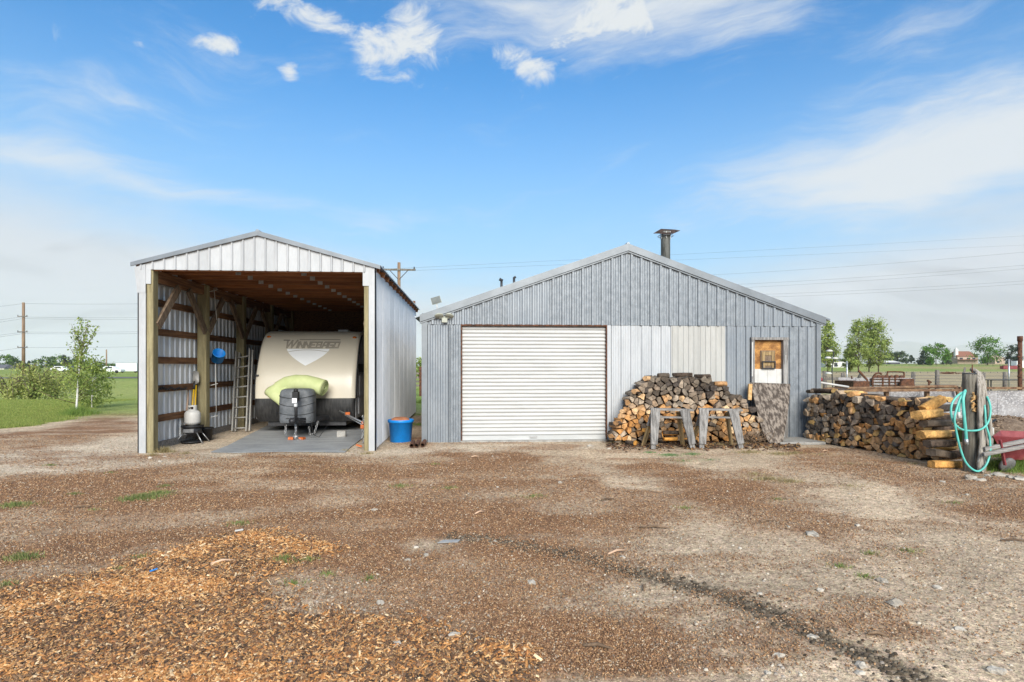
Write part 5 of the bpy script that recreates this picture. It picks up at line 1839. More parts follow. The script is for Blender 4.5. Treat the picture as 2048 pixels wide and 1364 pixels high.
for k, (px, py) in enumerate(((823, 901), (833, 901), (845, 900))):
    a = gp(px, py - 4); a.z = gh(a.x, a.y) + 0.05
    b = a + Vector((-0.02 + 0.01 * k, 0.55, 0.0)); b.z = a.z
    m_ = MB()
    n_ = 12
    for i in range(n_):
        t0, t1 = 2 * math.pi * i / n_, 2 * math.pi * (i + 1) / n_
        q = []
        for yy in (a, b):
            for t in (t0, t1):
                for r_ in (0.042, 0.034):
                    q.append(yy + Vector((math.cos(t) * r_, 0, math.sin(t) * r_)))
        m_.add(q, [(0, 2, 6, 4), (1, 5, 7, 3), (0, 1, 3, 2), (4, 6, 7, 5)])
    tag(m_.build('steel_pipe', M['rust']), ['rusty steel pipe on the ground nearest the blue tub', 'rusty steel pipe in the middle of three on the ground', 'rusty steel pipe nearest the garage corner'][k], 'pipe', 'rusty pipes by the garage corner')
# ================================================================== FIREWOOD
def clip_cell(p, others, box):
    """Voronoi cell of p among others by half-plane clipping"""
    poly = list(box)
    px, py = p[:2]
    for q in others:
        mx, my = (px + q[0]) / 2, (py + q[1]) / 2
        nx_, ny_ = q[0] - px, q[1] - py
        out = []
        n_ = len(poly)
        for i in range(n_):
            a, b = poly[i], poly[(i + 1) % n_]
            da = (a[0] - mx) * nx_ + (a[1] - my) * ny_
            db = (b[0] - mx) * nx_ + (b[1] - my) * ny_
            if da <= 0: out.append(a)
            if (da < 0 < db) or (db < 0 < da):
                t = da / (da - db)
                out.append((a[0] + (b[0] - a[0]) * t, a[1] + (b[1] - a[1]) * t))
        poly = out
        if len(poly) < 3: return None
    return poly


def cells(inside, s0, s1, z0, z1, ds, dz, jit):
    pts = []
    z = z0 - dz
    row = 0
    while z < z1 + dz * 2:
        s = s0 - ds * 2 + (row % 2) * ds / 2
        while s < s1 + ds * 2:
            pts.append((s + random.uniform(-jit, jit) * ds, z + random.uniform(-jit, jit) * dz * 0.8, row))
            s += ds * random.uniform(0.85, 1.2)
        z += dz
        row += 1
    res = []
    for i, p in enumerate(pts):
        if not inside(*p[:2]): continue
        near = sorted((q for j, q in enumerate(pts) if j != i and abs(q[0] - p[0]) < ds * 3.2 and abs(q[1] - p[1]) < dz * 4), key=lambda q: (q[0] - p[0]) ** 2 + (q[1] - p[1]) ** 2)[:18]
        box = [(p[0] - ds, p[1] - dz), (p[0] + ds, p[1] - dz), (p[0] + ds, p[1] + dz), (p[0] - ds, p[1] + dz)]
        c = clip_cell(p, near, box)
        if c and len(c) >= 3:
            c = [(a, max(b, z0)) for a, b in c]
            res.append((p, c))
    # row and place in the row, counted as one would on the stack
    rows_ = sorted({p[2] for p, c in res})
    cnt = {}
    out = []
    for p, c in sorted(res, key=lambda r_: (r_[0][2], r_[0][0])):
        cnt[p[2]] = cnt.get(p[2], 0) + 1
        out.append((p[:2], c, rows_.index(p[2]) + 1, cnt[p[2]]))
    return out


ORD = ['', 'first', 'second', 'third', 'fourth', 'fifth', 'sixth', 'seventh', 'eighth', 'ninth', 'tenth', 'eleventh', 'twelfth', 'thirteenth', 'fourteenth', 'fifteenth', 'sixteenth',
       'seventeenth', 'eighteenth', 'nineteenth', 'twentieth', 'twenty-first', 'twenty-second', 'twenty-third', 'twenty-fourth', 'twenty-fifth', 'twenty-sixth', 'twenty-seventh', 'twenty-eighth', 'twenty-ninth', 'thirtieth']


def rowname(r_):
    return 'bottom row' if r_ == 1 else ORD[r_] + ' row up'


def tint(col):
    return 'dark' if max(col) < 0.2 else ('orange' if col[0] > 1.45 * col[2] and col[0] > 0.4 else 'grey')



def log_mesh(poly, length, jag=0.006, barkf=None):
    """prism along local +y from a 2-d outline (x, z): rounded bark on one side, split faces on the others"""
    # merge very short edges, add points on edges
    pts = []
    n_ = len(poly)
    for i in range(n_):
        a, b = poly[i], poly[(i + 1) % n_]
        L = math.hypot(b[0] - a[0], b[1] - a[1])
        if L < 0.012: continue
        pts.append(a)
        if L > 0.05:
            for f in (0.33, 0.67):
                pts.append((a[0] + (b[0] - a[0]) * f + random.uniform(-jag, jag), a[1] + (b[1] - a[1]) * f + random.uniform(-jag, jag)))
    if len(pts) < 3: pts = list(poly)
    k0 = random.randrange(len(pts))
    barkn = int(len(pts) * (random.choice((0.25, 0.4, 0.4, 0.6)) if barkf is None else barkf))
    bark = {(k0 + i) % len(pts) for i in range(barkn)}
    m = MB()
    n_ = len(pts)
    sl = random.uniform(-0.25, 0.25), random.uniform(-0.3, 0.3)
    rings = []
    for t, k in ((0.0, 0.965), (0.012, 1.0), (length * 0.5, random.uniform(0.95, 1.03)), (length, random.uniform(0.88, 0.98))):
        rings.append([Vector((x * k + random.uniform(-jag, jag) * 0.5, t + (x * sl[0] + z * sl[1] if t < 0.02 else 0), z * k + random.uniform(-jag, jag) * 0.5)) for x, z in pts])
    vs_ = [v for r_ in rings for v in r_]
    c = Vector((0, 0.0 + random.uniform(-0.006, 0.004), 0))
    m.add(vs_ + [c, Vector((0, length, 0))], [])
    N_ = len(vs_)
    for i in range(n_):
        m.f.append([i, (i + 1) % n_, N_]); m.mi.append(0); m.sm.append(False)
        m.f.append([3 * n_ + (i + 1) % n_, 3 * n_ + i, N_ + 1]); m.mi.append(0); m.sm.append(False)
        for r_ in range(3):
            m.f.append([r_ * n_ + i, (r_ + 1) * n_ + i, (r_ + 1) * n_ + (i + 1) % n_, r_ * n_ + (i + 1) % n_])
            m.mi.append(0 if r_ == 0 else (1 if i in bark else 2)); m.sm.append(r_ > 0)
    return m


def wedge(poly):
    """shrink a cell and split a corner off it, as a maul would"""
    sh = random.uniform(0.88, 0.97)
    poly = [(a * sh, b * sh) for a, b in poly]
    for _ in range(random.choice((0, 1, 1, 2))):
        t = random.random() * 6.283
        n_ = (math.cos(t), math.sin(t))
        ext = max(a * n_[0] + b * n_[1] for a, b in poly)
        cut = ext * random.uniform(0.45, 0.8)
        out = []
        for i in range(len(poly)):
            p, q = poly[i], poly[(i + 1) % len(poly)]
            dp = p[0] * n_[0] + p[1] * n_[1] - cut; dq = q[0] * n_[0] + q[1] * n_[1] - cut
            if dp <= 0: out.append(p)
            if dp * dq < 0:
                f = dp / (dp - dq); out.append((p[0] + (q[0] - p[0]) * f, p[1] + (q[1] - p[1]) * f))
        if len(out) >= 3: poly = out
    return poly


ORG = [(0.50, 0.265, 0.105), (0.45, 0.215, 0.070), (0.52, 0.33, 0.175), (0.38, 0.21, 0.095), (0.47, 0.28, 0.14)]
GRY = [(0.25, 0.19, 0.14), (0.32, 0.25, 0.185), (0.19, 0.145, 0.105), (0.38, 0.30, 0.22), (0.30, 0.205, 0.13)]
DRK = [(0.085, 0.066, 0.05), (0.13, 0.10, 0.075), (0.185, 0.15, 0.115), (0.06, 0.048, 0.04)]
LOGS = []            # (size on view, builder)


def put_log(poly, centre, R, length, col, label, group, dist, outer):
    LOGS.append((outer, 1.0 / dist * math.sqrt(abs(sum(poly[i][0] * poly[(i + 1) % len(poly)][1] - poly[(i + 1) % len(poly)][0] * poly[i][1] for i in range(len(poly)))) / 2), poly, centre, R, length, col, label, group))


# pile against the garage wall
Y1 = 11.16
top_px = [(1214, 884), (1222, 868), (1232, 838), (1247, 808), (1262, 784), (1282, 764), (1306, 752), (1340, 747), (1400, 748), (1434, 758), (1448, 768), (1470, 784), (1497, 802), (1515, 822), (1527, 845), (1534, 868), (1532, 888)]
top = [(at(a, b, Y1).x, at(a, b, Y1).z) for a, b in top_px]


def top_at(s):
    for (a, za), (b, zb) in zip(top[:-1], top[1:]):
        if a <= s <= b:
            return za + (zb - za) * (s - a) / (b - a + 1e-9)
    return -1


for p, c, row_, k_ in cells(lambda s, z: z > 0.03 and z < top_at(s) - 0.035, top[0][0], top[-1][0], 0.02, 1.5, 0.140, 0.091, 0.46):
    tz = top_at(p[0])
    dark = p[1] > 0.92 + random.uniform(-0.14, 0.14) or (tz - p[1] < 0.14 and p[0] > 4.9)
    mid = p[1] > 0.74
    if dark: col = random.choice(DRK + DRK + GRY[:3])
    elif mid: col = random.choice(GRY + ORG[2:4] + GRY[:2] + DRK[2:3])
    else: col = random.choice(ORG + ORG + GRY[1:] + [(0.6, 0.42, 0.24)])
    poly = wedge([(a - p[0], b - p[1]) for a, b in c])
    if dark:
        lab, g = 'dark weathered split log near the top of the domed stack against the garage', 'dark logs topping the domed stack'
    elif p[0] < 3.55:
        lab, g = 'split log in the left flank of the domed stack by the roll-up door', 'logs in the left flank of the domed stack'
    elif p[1] > 0.55:
        lab, g = 'split log half-way up the domed stack above the sawhorses', 'logs half-way up the domed stack'
    else:
        lab, g = 'split log low in the domed stack behind the sawhorses', 'logs low in the domed stack'
    lab = '%s split log, %s, %s from the roll-up door, in the domed stack' % (tint(col), rowname(row_), ORD[k_])
    R = Matrix.Rotation(random.uniform(-0.12, 0.12), 3, 'Z') @ Matrix.Rotation(random.uniform(-0.07, 0.07), 3, 'X')
    # flank pieces lie turned outwards
    if p[0] < top[0][0] + 0.55 and tz - p[1] < 0.16:
        R = Matrix.Rotation(random.uniform(-0.6, -0.15), 3, 'Z') @ R
    put_log(poly, Vector((p[0], Y1 + random.uniform(-0.06, 0.05), p[1])), R, 0.44 + random.uniform(-0.05, 0.06), col, lab, g, 11.3, True)
# loose pieces lying on the crown of the pile and at its left foot
for (px, py, L, ang, dk) in ((1327, 751, .24, .1, 1), (1365, 749, .40, -.05, 1), (1405, 752, .32, .1, 1), (1440, 768, .24, -.1, 0), (1290, 757, .26, .5, 2), (1268, 783, .25, .6, 2), (1245, 822, .28, .55, 2), (1232, 846, .28, .5, 2), (1222, 872, .25, .5, 2)):
    c = at(px, py, Y1 + 0.02)
    w = random.uniform(0.055, 0.075)
    poly = [(w * math.cos(t) * random.uniform(.8, 1.1), w * .8 * math.sin(t) * random.uniform(.8, 1.1)) for t in np.linspace(0, 2 * math.pi, 8)[:-1]]
    R = Matrix.Rotation(math.pi / 2 + ang if dk < 2 else -ang - 0.3, 3, 'Z')
    off = R @ Vector((0, L / 2, 0))
    put_log(poly, c - off * (1 if dk < 2 else 0.5) + Vector((0.03 if dk == 2 else 0, 0, 0)), R, L, random.choice(DRK if dk == 1 else ORG), ('dark' if dk == 1 else 'pale') + ' log lying loose on the outline of the domed stack, %s from the roll-up door' % ORD[1 + [1222, 1232, 1245, 1268, 1290, 1327, 1365, 1405, 1440].index(px)], 'loose logs on the domed stack', 11.2, True)
# orange rounds lying on the ground in front
for (px, py, L, ang) in ((1310, 872, .30, 1.45), (1340, 878, .28, 1.7), (1342, 866, .34, 1.5), (1300, 862, .3, 1.2), (1380, 880, .3, 1.5), (1262, 886, .2, .9)):
    c = at(px, py, Y1 - 0.22)
    c.z = max(c.z, 0.07)
    w = random.uniform(0.06, 0.08)
    poly = [(w * math.cos(t) * random.uniform(.8, 1.1), w * .75 * math.sin(t) * random.uniform(.8, 1.1)) for t in np.linspace(0, 2 * math.pi, 8)[:-1]]
    R = Matrix.Rotation(ang, 3, 'Z')
    put_log(poly, c - R @ Vector((0, L / 2, 0)), R, L, (0.50, 0.24, 0.055), ORD[1 + [1262, 1300, 1310, 1340, 1342, 1380].index(px)] + ' bright orange split piece from the left on the ground behind the sawhorses', 'orange pieces behind the sawhorses', 11.0, True)

# long stack running from the garage corner towards the camera
A = Vector((7.04, 11.55, 0)); B = Vector((7.46, 8.62, 0))
AB = B - A
LN = AB.length
dS = AB.normalized()
dN = Vector((-dS.y, dS.x, 0))            # into the stack
if dN.x < 0: dN = -dN
R2 = Matrix((dS, dN, Vector((0, 0, 1)))).transposed()
for p, c, row_, k_ in cells(lambda s, z: 0.02 < s < LN and 0.02 < z < 0.98 + 0.05 * math.sin(s * 2.3) - (0.10 if s > LN - 0.3 else 0), 0, LN, 0.02, 1.2, 0.142, 0.092, 0.46):
    s, z = p
    f = s / LN
    org = random.random() < (0.25 + 0.95 * max(0, (f - 0.2)) * 1.3 if z < 0.6 * f + 0.2 else 0.16 + 0.2 * (f > 0.7))
    if org: col = random.choice(ORG + [(0.54, 0.33, 0.12)])
    elif z > 0.55 and f > 0.3 and random.random() < 0.75: col = random.choice(DRK + DRK + GRY[:1])
    else: col = random.choice(GRY + DRK[1:3] + [(0.36, 0.26, 0.17)])
    poly = wedge([(a - s, b - z) for a, b in c])
    if org: lab, g = 'orange-ended split log in the long stack beside the post', 'orange-ended logs in the long stack'
    elif z > 0.62: lab, g = 'dark split log in the upper rows of the long stack', 'dark logs in the upper rows of the long stack'
    else: lab, g = 'grey split log in the lower rows of the long stack near the garage corner', 'grey logs in the lower rows of the long stack'
    lab = '%s split log, %s, %s from the garage corner, in the long stack' % (tint(col), rowname(row_), ORD[k_])
    cen = A + dS * s + dN * random.uniform(-0.05, 0.04) + Vector((0, 0, z))
    R = R2 @ Matrix.Rotation(random.uniform(-0.1, 0.1), 3, 'Z') @ Matrix.Rotation(random.uniform(-0.06, 0.06), 3, 'X')
    put_log(poly, cen, R, 0.44 + random.uniform(-0.04, 0.06), col, lab, g, cen.length * 0.95, True)
# big fresh pieces laid crosswise at the near end and on top
EXTRA = [(1864, 808, 8.55, .42, .085, 1.35, .40, 'pale orange split log tipped up on the near end of the long stack'),
         (1855, 827, 8.45, .50, .085, 1.30, .06, 'broad orange split log below the tipped one at the stack end'),
         (1868, 868, 8.35, .50, .075, 1.45, 0.0, 'orange split log half-way down the near end of the long stack'),
         (1892, 928, 8.20, .52, .070, 1.50, -.03, 'lowest orange split log at the near end of the long stack'),
         (1872, 846, 8.45, .50, .070, 1.40, 0.0, 'dark barked log at the near end of the long stack, upper'),
         (1880, 886, 8.30, .48, .070, 1.45, 0.0, 'dark barked log at the near end of the long stack, middle'),
         (1884, 907, 8.25, .46, .070, 1.35, -.15, 'dark barked log at the near end of the long stack, lower')]
for i, (px, py, Y_, L, w, az, el, lab) in enumerate(EXTRA):
    c = at(px, py, Y_)
    c.z = max(c.z, w)
    R = Matrix.Rotation(-az, 3, 'Z') @ Matrix.Rotation(el, 3, 'X')
    poly = [(-w * 1.0, -w * .7), (w * .2, -w * .95), (w * 1.05, -w * .6), (w * .95, w * .55), (w * .1, w * .8), (-w * .95, w * .5)]
    put_log(poly, c - R @ Vector((0, L / 2, 0)), R, L, random.choice([(0.56, 0.29, 0.085), (0.60, 0.34, 0.115)]) if 'orange' in lab else (0.10, 0.075, 0.055), lab, None, 5.0, True)
for i in range(15):
    s = 0.12 + i * (LN - 0.3) / 14
    w = random.uniform(0.055, 0.08)
    poly = [(w * math.cos(t) * random.uniform(.85, 1.2), w * .7 * math.sin(t) * random.uniform(.8, 1.1)) for t in np.linspace(0, 2 * math.pi, 8)[:-1]]
    R = R2 @ Matrix.Rotation(random.uniform(-1.7, -1.2) if i % 3 else random.uniform(-.5, .5), 3, 'Z')
    c = A + dS * s + dN * random.uniform(0.14, 0.28) + Vector((0, 0, 1.02 + 0.05 * math.sin(s * 2.3)))
    L = random.uniform(.34, .48)
    put_log(poly, c - R @ Vector((0, L / 2, 0)), R, L, random.choice(ORG[:3] + [(0.56, 0.36, 0.14)] + DRK[:2]), ORD[i + 1] + ' log from the garage corner lying loose along the top of the long stack', 'loose logs along the top of the long stack', c.length, True)

LOGS.sort(key=lambda r_: -r_[1])
rest = MB()
rcol = []
print('logs', len(LOGS))
for i, (outer, size, poly, cen, R, L, col, lab, g) in enumerate(LOGS):
    m_ = log_mesh(poly, L, barkf=(0.0 if lab and 'orange split log' in lab and g is None else None))
    if i < 300:
        me_o = m_.build('firewood_log', [M['log_end'], M['log_bark'], M['log_split']], None, world=False)
        me_o.matrix_world = Matrix.Translation(cen) @ R.to_4x4()
        me_o.color = (*col, 1)
        tag(me_o, lab, 'log', g)
    else:
        pts = [R @ v + cen for v in m_.v]
        o = len(rest.v)
        rest.v.extend(pts)
        rest.f.extend([[k + o for k in f] for f in m_.f]); rest.mi.extend(m_.mi); rest.sm.extend(m_.sm)
        rcol.extend([col] * len(pts))
if rest.v:
    ro = rest.build('firewood', [M['log_end_small'], M['log_bark'], M['log_split_small']])
    at_ = ro.data.attributes.new('Col', 'FLOAT_COLOR', 'POINT')
    at_.data.foreach_set('color', np.concatenate([np.array(rcol), np.ones((len(rcol), 1))], 1).astype(np.float32).ravel())
    tag(ro, 'smaller firewood pieces filling the two stacks', 'firewood', kind='stuff')

# bark litter and twigs at the foot of the domed stack
xs, ys = [], []
for k in range(2600):
    px = random.uniform(1215, 1600); py = random.gauss(888, 5)
    g_ = gp(px, max(py, 879)); xs.append(g_.x); ys.append(min(g_.y, YG - 0.1))
x, y = np.array(xs), np.array(ys)
n = len(x)
tag(chips('bark_litter', x, y, 0.05 + 0.07 * RNG.random(n), 0.02 + 0.02 * RNG.random(n), 0.006 + 0.01 * RNG.random(n),
          palette(n, [(0.09, 0.055, 0.035), (0.15, 0.08, 0.045), (0.05, 0.035, 0.025), (0.30, 0.16, 0.06), (0.36, 0.26, 0.15)], [4, 3, 3, 2, 1]), 0.5, 0.01), 'bark scraps littering the foot of the domed wood stack', 'bark litter', kind='stuff')
tw = MB()
for k in range(70):
    c = at(random.gauss(1503, 17), 892, 10.95)
    c.z = random.uniform(0.01, 0.10)
    p1 = c + Vector((random.uniform(-.3, .3), random.uniform(-.15, .2), random.uniform(0.02, 0.32)))
    pm = c.lerp(p1, .5) + Vector((random.uniform(-.05, .05), 0, random.uniform(-.02, .06)))
    tw.tube([c, pm, p1], [0.007, 0.005, 0.002], 4)
tag(tw.build('brush_twigs', M['bark_stick']), 'tangle of dry brush twigs beside the leaning board', 'brush', kind='stuff')


# ------------------------------------------------------------------ sawhorses
def slab(a, b, wa, wb, th, side=(1, 0, 0)):
    """tapered plank from a to b; wide along side"""
    a, b, s_ = Vector(a), Vector(b), Vector(side)
    d = (b - a).normalized()
    s_ = (s_ - d * s_.dot(d)).normalized()
    n_ = d.cross(s_).normalized() * th / 2
    m = MB()
    q = [a - s_ * wa / 2, a + s_ * wa / 2, b + s_ * wb / 2, b - s_ * wb / 2]
    m.add([p - n_ for p in q] + [p + n_ for p in q], [(3, 2, 1, 0), (4, 5, 6, 7), (0, 1, 5, 4), (1, 2, 6, 5), (2, 3, 7, 6), (3, 0, 4, 7)])
    return m


def sawhorse(dx, label):
    Yf_, Yb_ = 10.42, 10.86
    base = gp(1345 + dx, 898)
    t_ = thing('sawhorse', label, 'sawhorse', (base.x, base.y, 0), 'sawhorses in front of the domed stack')
    lt, lb = at(1311 + dx, 817, Yf_ + 0.08), at(1307.5 + dx, 900, Yf_)
    rt_, rb_ = at(1369 + dx, 819, Yf_ + 0.08), at(1387 + dx, 897, Yf_)
    lb.z = max(lb.z, 0.0) + 0.0; rb_.z = 0.01; lb.z = 0.01
    slab(lt, lt.lerp(lb, .88), 0.185, 0.125, 0.035).build('leg', M['greywood'], t_)
    slab(lt.lerp(lb, .5) + Vector((0, .036, 0)), lb + Vector((0, .036, 0)), 0.10, 0.09, 0.035).build('leg_foot', M['greywood'], t_)
    slab(rt_, rt_.lerp(rb_, .88), 0.185, 0.125, 0.035).build('leg', M['greywood'], t_)
    slab(rt_.lerp(rb_, .5) + Vector((0, .036, 0)), rb_ + Vector((0, .036, 0)), 0.10, 0.09, 0.035).build('leg_foot', M['greywood'], t_)
    lt2, lb2 = at(1308 + dx, 822, Yb_ - 0.12), at(1286 + dx, 893, Yb_)
    rt2, rb2 = at(1357 + dx, 824, Yb_ - 0.12), at(1366 + dx, 893, Yb_)
    lb2.z = rb2.z = 0.01
    slab(lt2, lb2, 0.13, 0.10, 0.035, (0.75, 0.65, 0)).build('leg', M['yellow_wood'], t_)
    slab(rt2, rb2, 0.13, 0.10, 0.035, (0.75, 0.65, 0)).build('leg', M['yellow_wood'], t_)
    slab(lt2 + Vector((-0.01, -0.04, 0)), lt2.lerp(lb2, .42) + Vector((-0.01, -0.04, 0)), 0.15, 0.13, 0.03, (0.9, 0.4, 0)).build('leg_gusset', M['greywood'], t_)
    MB().bar(at(1303 + dx, 818, Yf_ + 0.17), at(1384 + dx, 820, Yf_ + 0.17), 0.20, 0.036).build('top_board', M['greywood_h'], t_)
    a, b = at(1314 + dx, 834, Yf_ + 0.10), at(1368 + dx, 835, Yf_ + 0.10)
    MB().bar(a, b, 0.09, 0.03).build('stretcher', M['greywood_h'], t_)


sawhorse(0, 'weathered grey sawhorse nearer the roll-up door')
sawhorse(97, 'weathered grey sawhorse nearer the leaning board')

# leaning board in front of the doorway
lb_ = [at(1501, 765, 11.56), at(1581, 768, 11.56), at(1579, 800, 11.40), at(1572, 850, 11.12), at(1566, 885, 10.92), at(1562, 897, 10.86), at(1548, 896, 10.86), at(1538, 884, 10.93), at(1527, 868, 11.02), at(1516, 830, 11.22), at(1506, 790, 11.44)]
m_ = MB(); m_.prism(lb_, (0, 0.02, 0.004))
tag(m_.build('leaning_board', M['flake']), 'large weathered grey flakeboard leaning over the doorway', 'board')
a, b = at(1500, 766, 11.52), at(1503, 800, 11.42)
m_ = slab(at(1500.5, 768, 11.5), at(1499, 800, 11.46), 0.075, 0.075, 0.04)
tag(m_.build('wood_offcut', M['fresh_wood']), 'short pale upright wood piece at the left edge of the leaning board', 'wood piece')
# concrete step
m_ = MB(); q = [gp(1560, 879), gp(1640, 878), gp(1652, 890), gp(1560, 891)]
m_.prism([(p.x, min(p.y, YG - 0.06), 0.0) for p in q], (0, 0, 0.055))
tag(m_.build('doorstep', M['concrete'], bevel=0.01), 'flat grey concrete step in front of the boarded doorway', 'step')
# ================================================================== RIGHT-HAND SIDE
# wooden post with hose and canvas bundle
pb = gp(1944, 944)
PX_, PY_ = pb.x, pb.y + 0.02
post = thing('wooden_post', 'stout weathered wooden post at the end of the long log stack', 'post', (PX_, PY_, 0))
ptop = at(1944, 748, PY_).z
m_ = MB()
prof = []
pts = []
rows = 12
for i in range(rows + 1):
    z = -0.1 + (ptop + 0.1) * i / rows
    for k in range(18):
        t = 2 * math.pi * k / 18
        r_ = 0.092 * (1 + 0.02 * math.sin(3 * t + z * 2) + random.uniform(-.008, .008)) * (1.03 - 0.06 * i / rows)
        pts.append((PX_ + r_ * math.cos(t) - 0.02 * i / rows, PY_ + r_ * math.sin(t), z))
fs = [(i * 18 + k, i * 18 + (k + 1) % 18, (i + 1) * 18 + (k + 1) % 18, (i + 1) * 18 + k) for i in range(rows) for k in range(18)] + [tuple(rows * 18 + k for k in range(18))]
m_.add(pts, fs, True)
m_.build('trunk', M['old_post'], post)
m_ = MB()
c = at(1948, 805, PY_ - 0.095)
for k in range(26):
    z = c.z + random.uniform(-0.11, 0.11)
    x_ = c.x + random.uniform(-0.03, 0.05)
    m_.bar((x_, PY_ - 0.090 - random.uniform(0, .02), z), (x_ + random.uniform(-.05, .02), PY_ - 0.098 - random.uniform(0.0, .02), z + random.uniform(-.05, .05)), 0.022, 0.012)
m_.build('splintered_patch', M['fresh_wood'], post)
MB().tube([(PX_ + 0.02, PY_, ptop - 0.05), (PX_ + 0.025, PY_, ptop + 0.14)], 0.008, 6).build('nail', M['rust'], post)
MB().tube([(PX_ - 0.02, PY_, ptop - 0.01), (PX_ - 0.02, PY_, ptop + 0.015)], 0.088, 18).build('end_cap', M['dark_steel'], post)


def smoothpath(p, n=8):
    """Catmull-Rom through 3-d points"""
    p = [Vector(q) for q in p]
    q = [p[0]] + p + [p[-1]]
    out = []
    for i in range(1, len(q) - 2):
        for k in range(n):
            t = k / n
            a, b, c, d = q[i - 1], q[i], q[i + 1], q[i + 2]
            out.append(0.5 * ((2 * b) + (c - a) * t + (2 * a - 5 * b + 4 * c - d) * t * t + (3 * b - a - 3 * c + d) * t ** 3))
    out.append(p[-1])
    return out


hose = thing('garden_hose', 'teal green garden hose looped over the wooden post', 'hose', (PX_ - 0.1, PY_ - 0.2, 0.0))
HP = lambda px, py, dy=-0.20: at(px, py, PY_ + dy)
m_ = MB()
# long loop round the front and down to the ground
m_.tube(smoothpath([HP(1932, 783, -.14), HP(1918, 789, -.17), HP(1905, 805, -.18), HP(1902, 825, -.19), HP(1908, 845, -.2), HP(1922, 858, -.21), HP(1945, 861.5, -.22), HP(1965, 857, -.22), HP(1977, 842, -.2), HP(1981, 820, -.18), HP(1977, 800, -.15), HP(1968, 785, -.05)]), 0.0145, 8)
m_.build('upper_loop', M['hose'], hose)
m_ = MB()
m_.tube(smoothpath([HP(1931, 780, -.15), HP(1921, 795, -.19), HP(1914, 815, -.21), HP(1909, 838, -.23), HP(1913, 865, -.24), HP(1920, 895, -.25), HP(1930, 922, -.26), HP(1944, 938, -.28), HP(1958, 942, -.28), HP(1972, 930, -.26), HP(1980, 905, -.24), HP(1979, 875, -.22), HP(1972, 850, -.2), HP(1970, 820, -.17), HP(1966, 795, -.10)]), 0.0145, 8)
m_.build('lower_loop', M['hose'], hose)
m_ = MB()
m_.tube(smoothpath([HP(1929, 785, -.19), HP(1926, 800, -.21), HP(1928, 830, -.22), HP(1931, 860, -.22), HP(1933, 884, -.22)]), 0.022, 8)
m_.build('hose_end', M['hose'], hose)
MB().tube([HP(1932.5, 878, -.22), HP(1933.5, 889, -.22)], 0.026, 10).build('coupling', M['steel'], hose)
m_ = MB(); m_.tube(smoothpath([HP(1928, 786, -.17), HP(1921, 800, -.18), HP(1918, 818, -.18), HP(1917, 830, -.18)]), 0.015, 8); m_.build('second_end', M['hose'], hose)
MB().tube([HP(1917.3, 824, -.18), HP(1917.6, 836, -.18)], 0.022, 10).build('coupling', M['white_paint'], hose)

bn = thing('canvas_bundle', 'weathered grey twisted canvas hose hanging down the wooden post', 'canvas hose', (PX_ + 0.1, PY_ - 0.2, 0.0))
strands = [[(1942, 738, 0), (1950, 746, -.10), (1955, 765, -.17), (1960, 800, -.19), (1962, 850, -.2), (1960, 900, -.22), (1962, 935, -.25), (1956, 944, -.26)],
           [(1943, 740, .03), (1954, 748, -.08), (1960, 770, -.15), (1957, 805, -.21), (1954, 850, -.22), (1957, 895, -.23), (1952, 925, -.25), (1954, 942, -.26)],
           [(1944, 740, 0), (1957, 752, -.10), (1964, 785, -.15), (1970, 820, -.16), (1974, 850, -.17), (1976, 880, -.18), (1975, 896, -.19), (1966, 880, -.2), (1963, 860, -.2)],
           [(1948, 744, -.1), (1952, 775, -.19), (1953, 820, -.22), (1957, 870, -.23), (1955, 915, -.25), (1960, 940, -.26)]]
for s_ in strands:
    m_ = MB()
    pth = smoothpath([HP(a + (6 if b > 742 else 0), b, c_ + 0.06) for a, b, c_ in s_], 6)
    m_.tube(pth, [0.027 * (0.85 + 0.3 * random.random()) for _ in pth], 9)
    m_.build('strand', M['canvas'], bn)

# low flakeboard bunk with rusty rails behind the long stack
bunk = thing('feed_bunk', 'low grey flakeboard bunk wall with rusty steel rails behind the log stack', 'feed bunk', (9.5, 12.3, 0))
yb_ = 12.3
z1 = at(1990, 781, yb_).z
x0_, x1_ = at(1650, 790, yb_).x, 16.0
n_ = 4
for i in range(n_):
    a = x0_ + 0.35 + (x1_ - x0_ - 0.35) * i / n_; b = x0_ + 0.35 + (x1_ - x0_ - .35) * (i + 1) / n_ - 0.006
    MB().bb(a, b, yb_, yb_ + 0.02, 0.0, z1 - 0.006 * (i % 2)).build('board', M['flake_pale'], bunk)
a = at(1648, 778, yb_ - 0.1); 
m_ = MB(); m_.tube(smoothpath([Vector((a.x - 0.05, yb_ - 0.1, a.z - 0.1)), Vector((a.x + 0.08, yb_ - 0.1, a.z)), at(1760, 776, yb_ - .1), at(1900, 773, yb_ - .1), at(1912, 778, yb_ - .1), at(1916, 790, yb_ - .1)], 5), 0.035, 8); m_.build('pipe_rail', M['rust_light'], bunk)
m_ = MB(); m_.bar(at(1700, 781, yb_ - .4), at(1935, 780, yb_ - .4), 0.05, 0.055); m_.build('angle_rail', M['rust_light'], bunk)
m_ = MB(); m_.bar(at(1918, 776, yb_ - .04), Vector((x1_, yb_ - .04, at(1990, 777, yb_).z)), 0.07, 0.05); m_.build('top_rail', M['rust_light'], bunk)
for px in (1703, 1772, 1853):
    q = at(px, 776, yb_ - .25); MB().bb(q.x - 0.035, q.x + 0.035, yb_ - 0.30, yb_ - 0.22, 0, q.z - 0.02).build('stub_post', M['rust_light'], bunk)

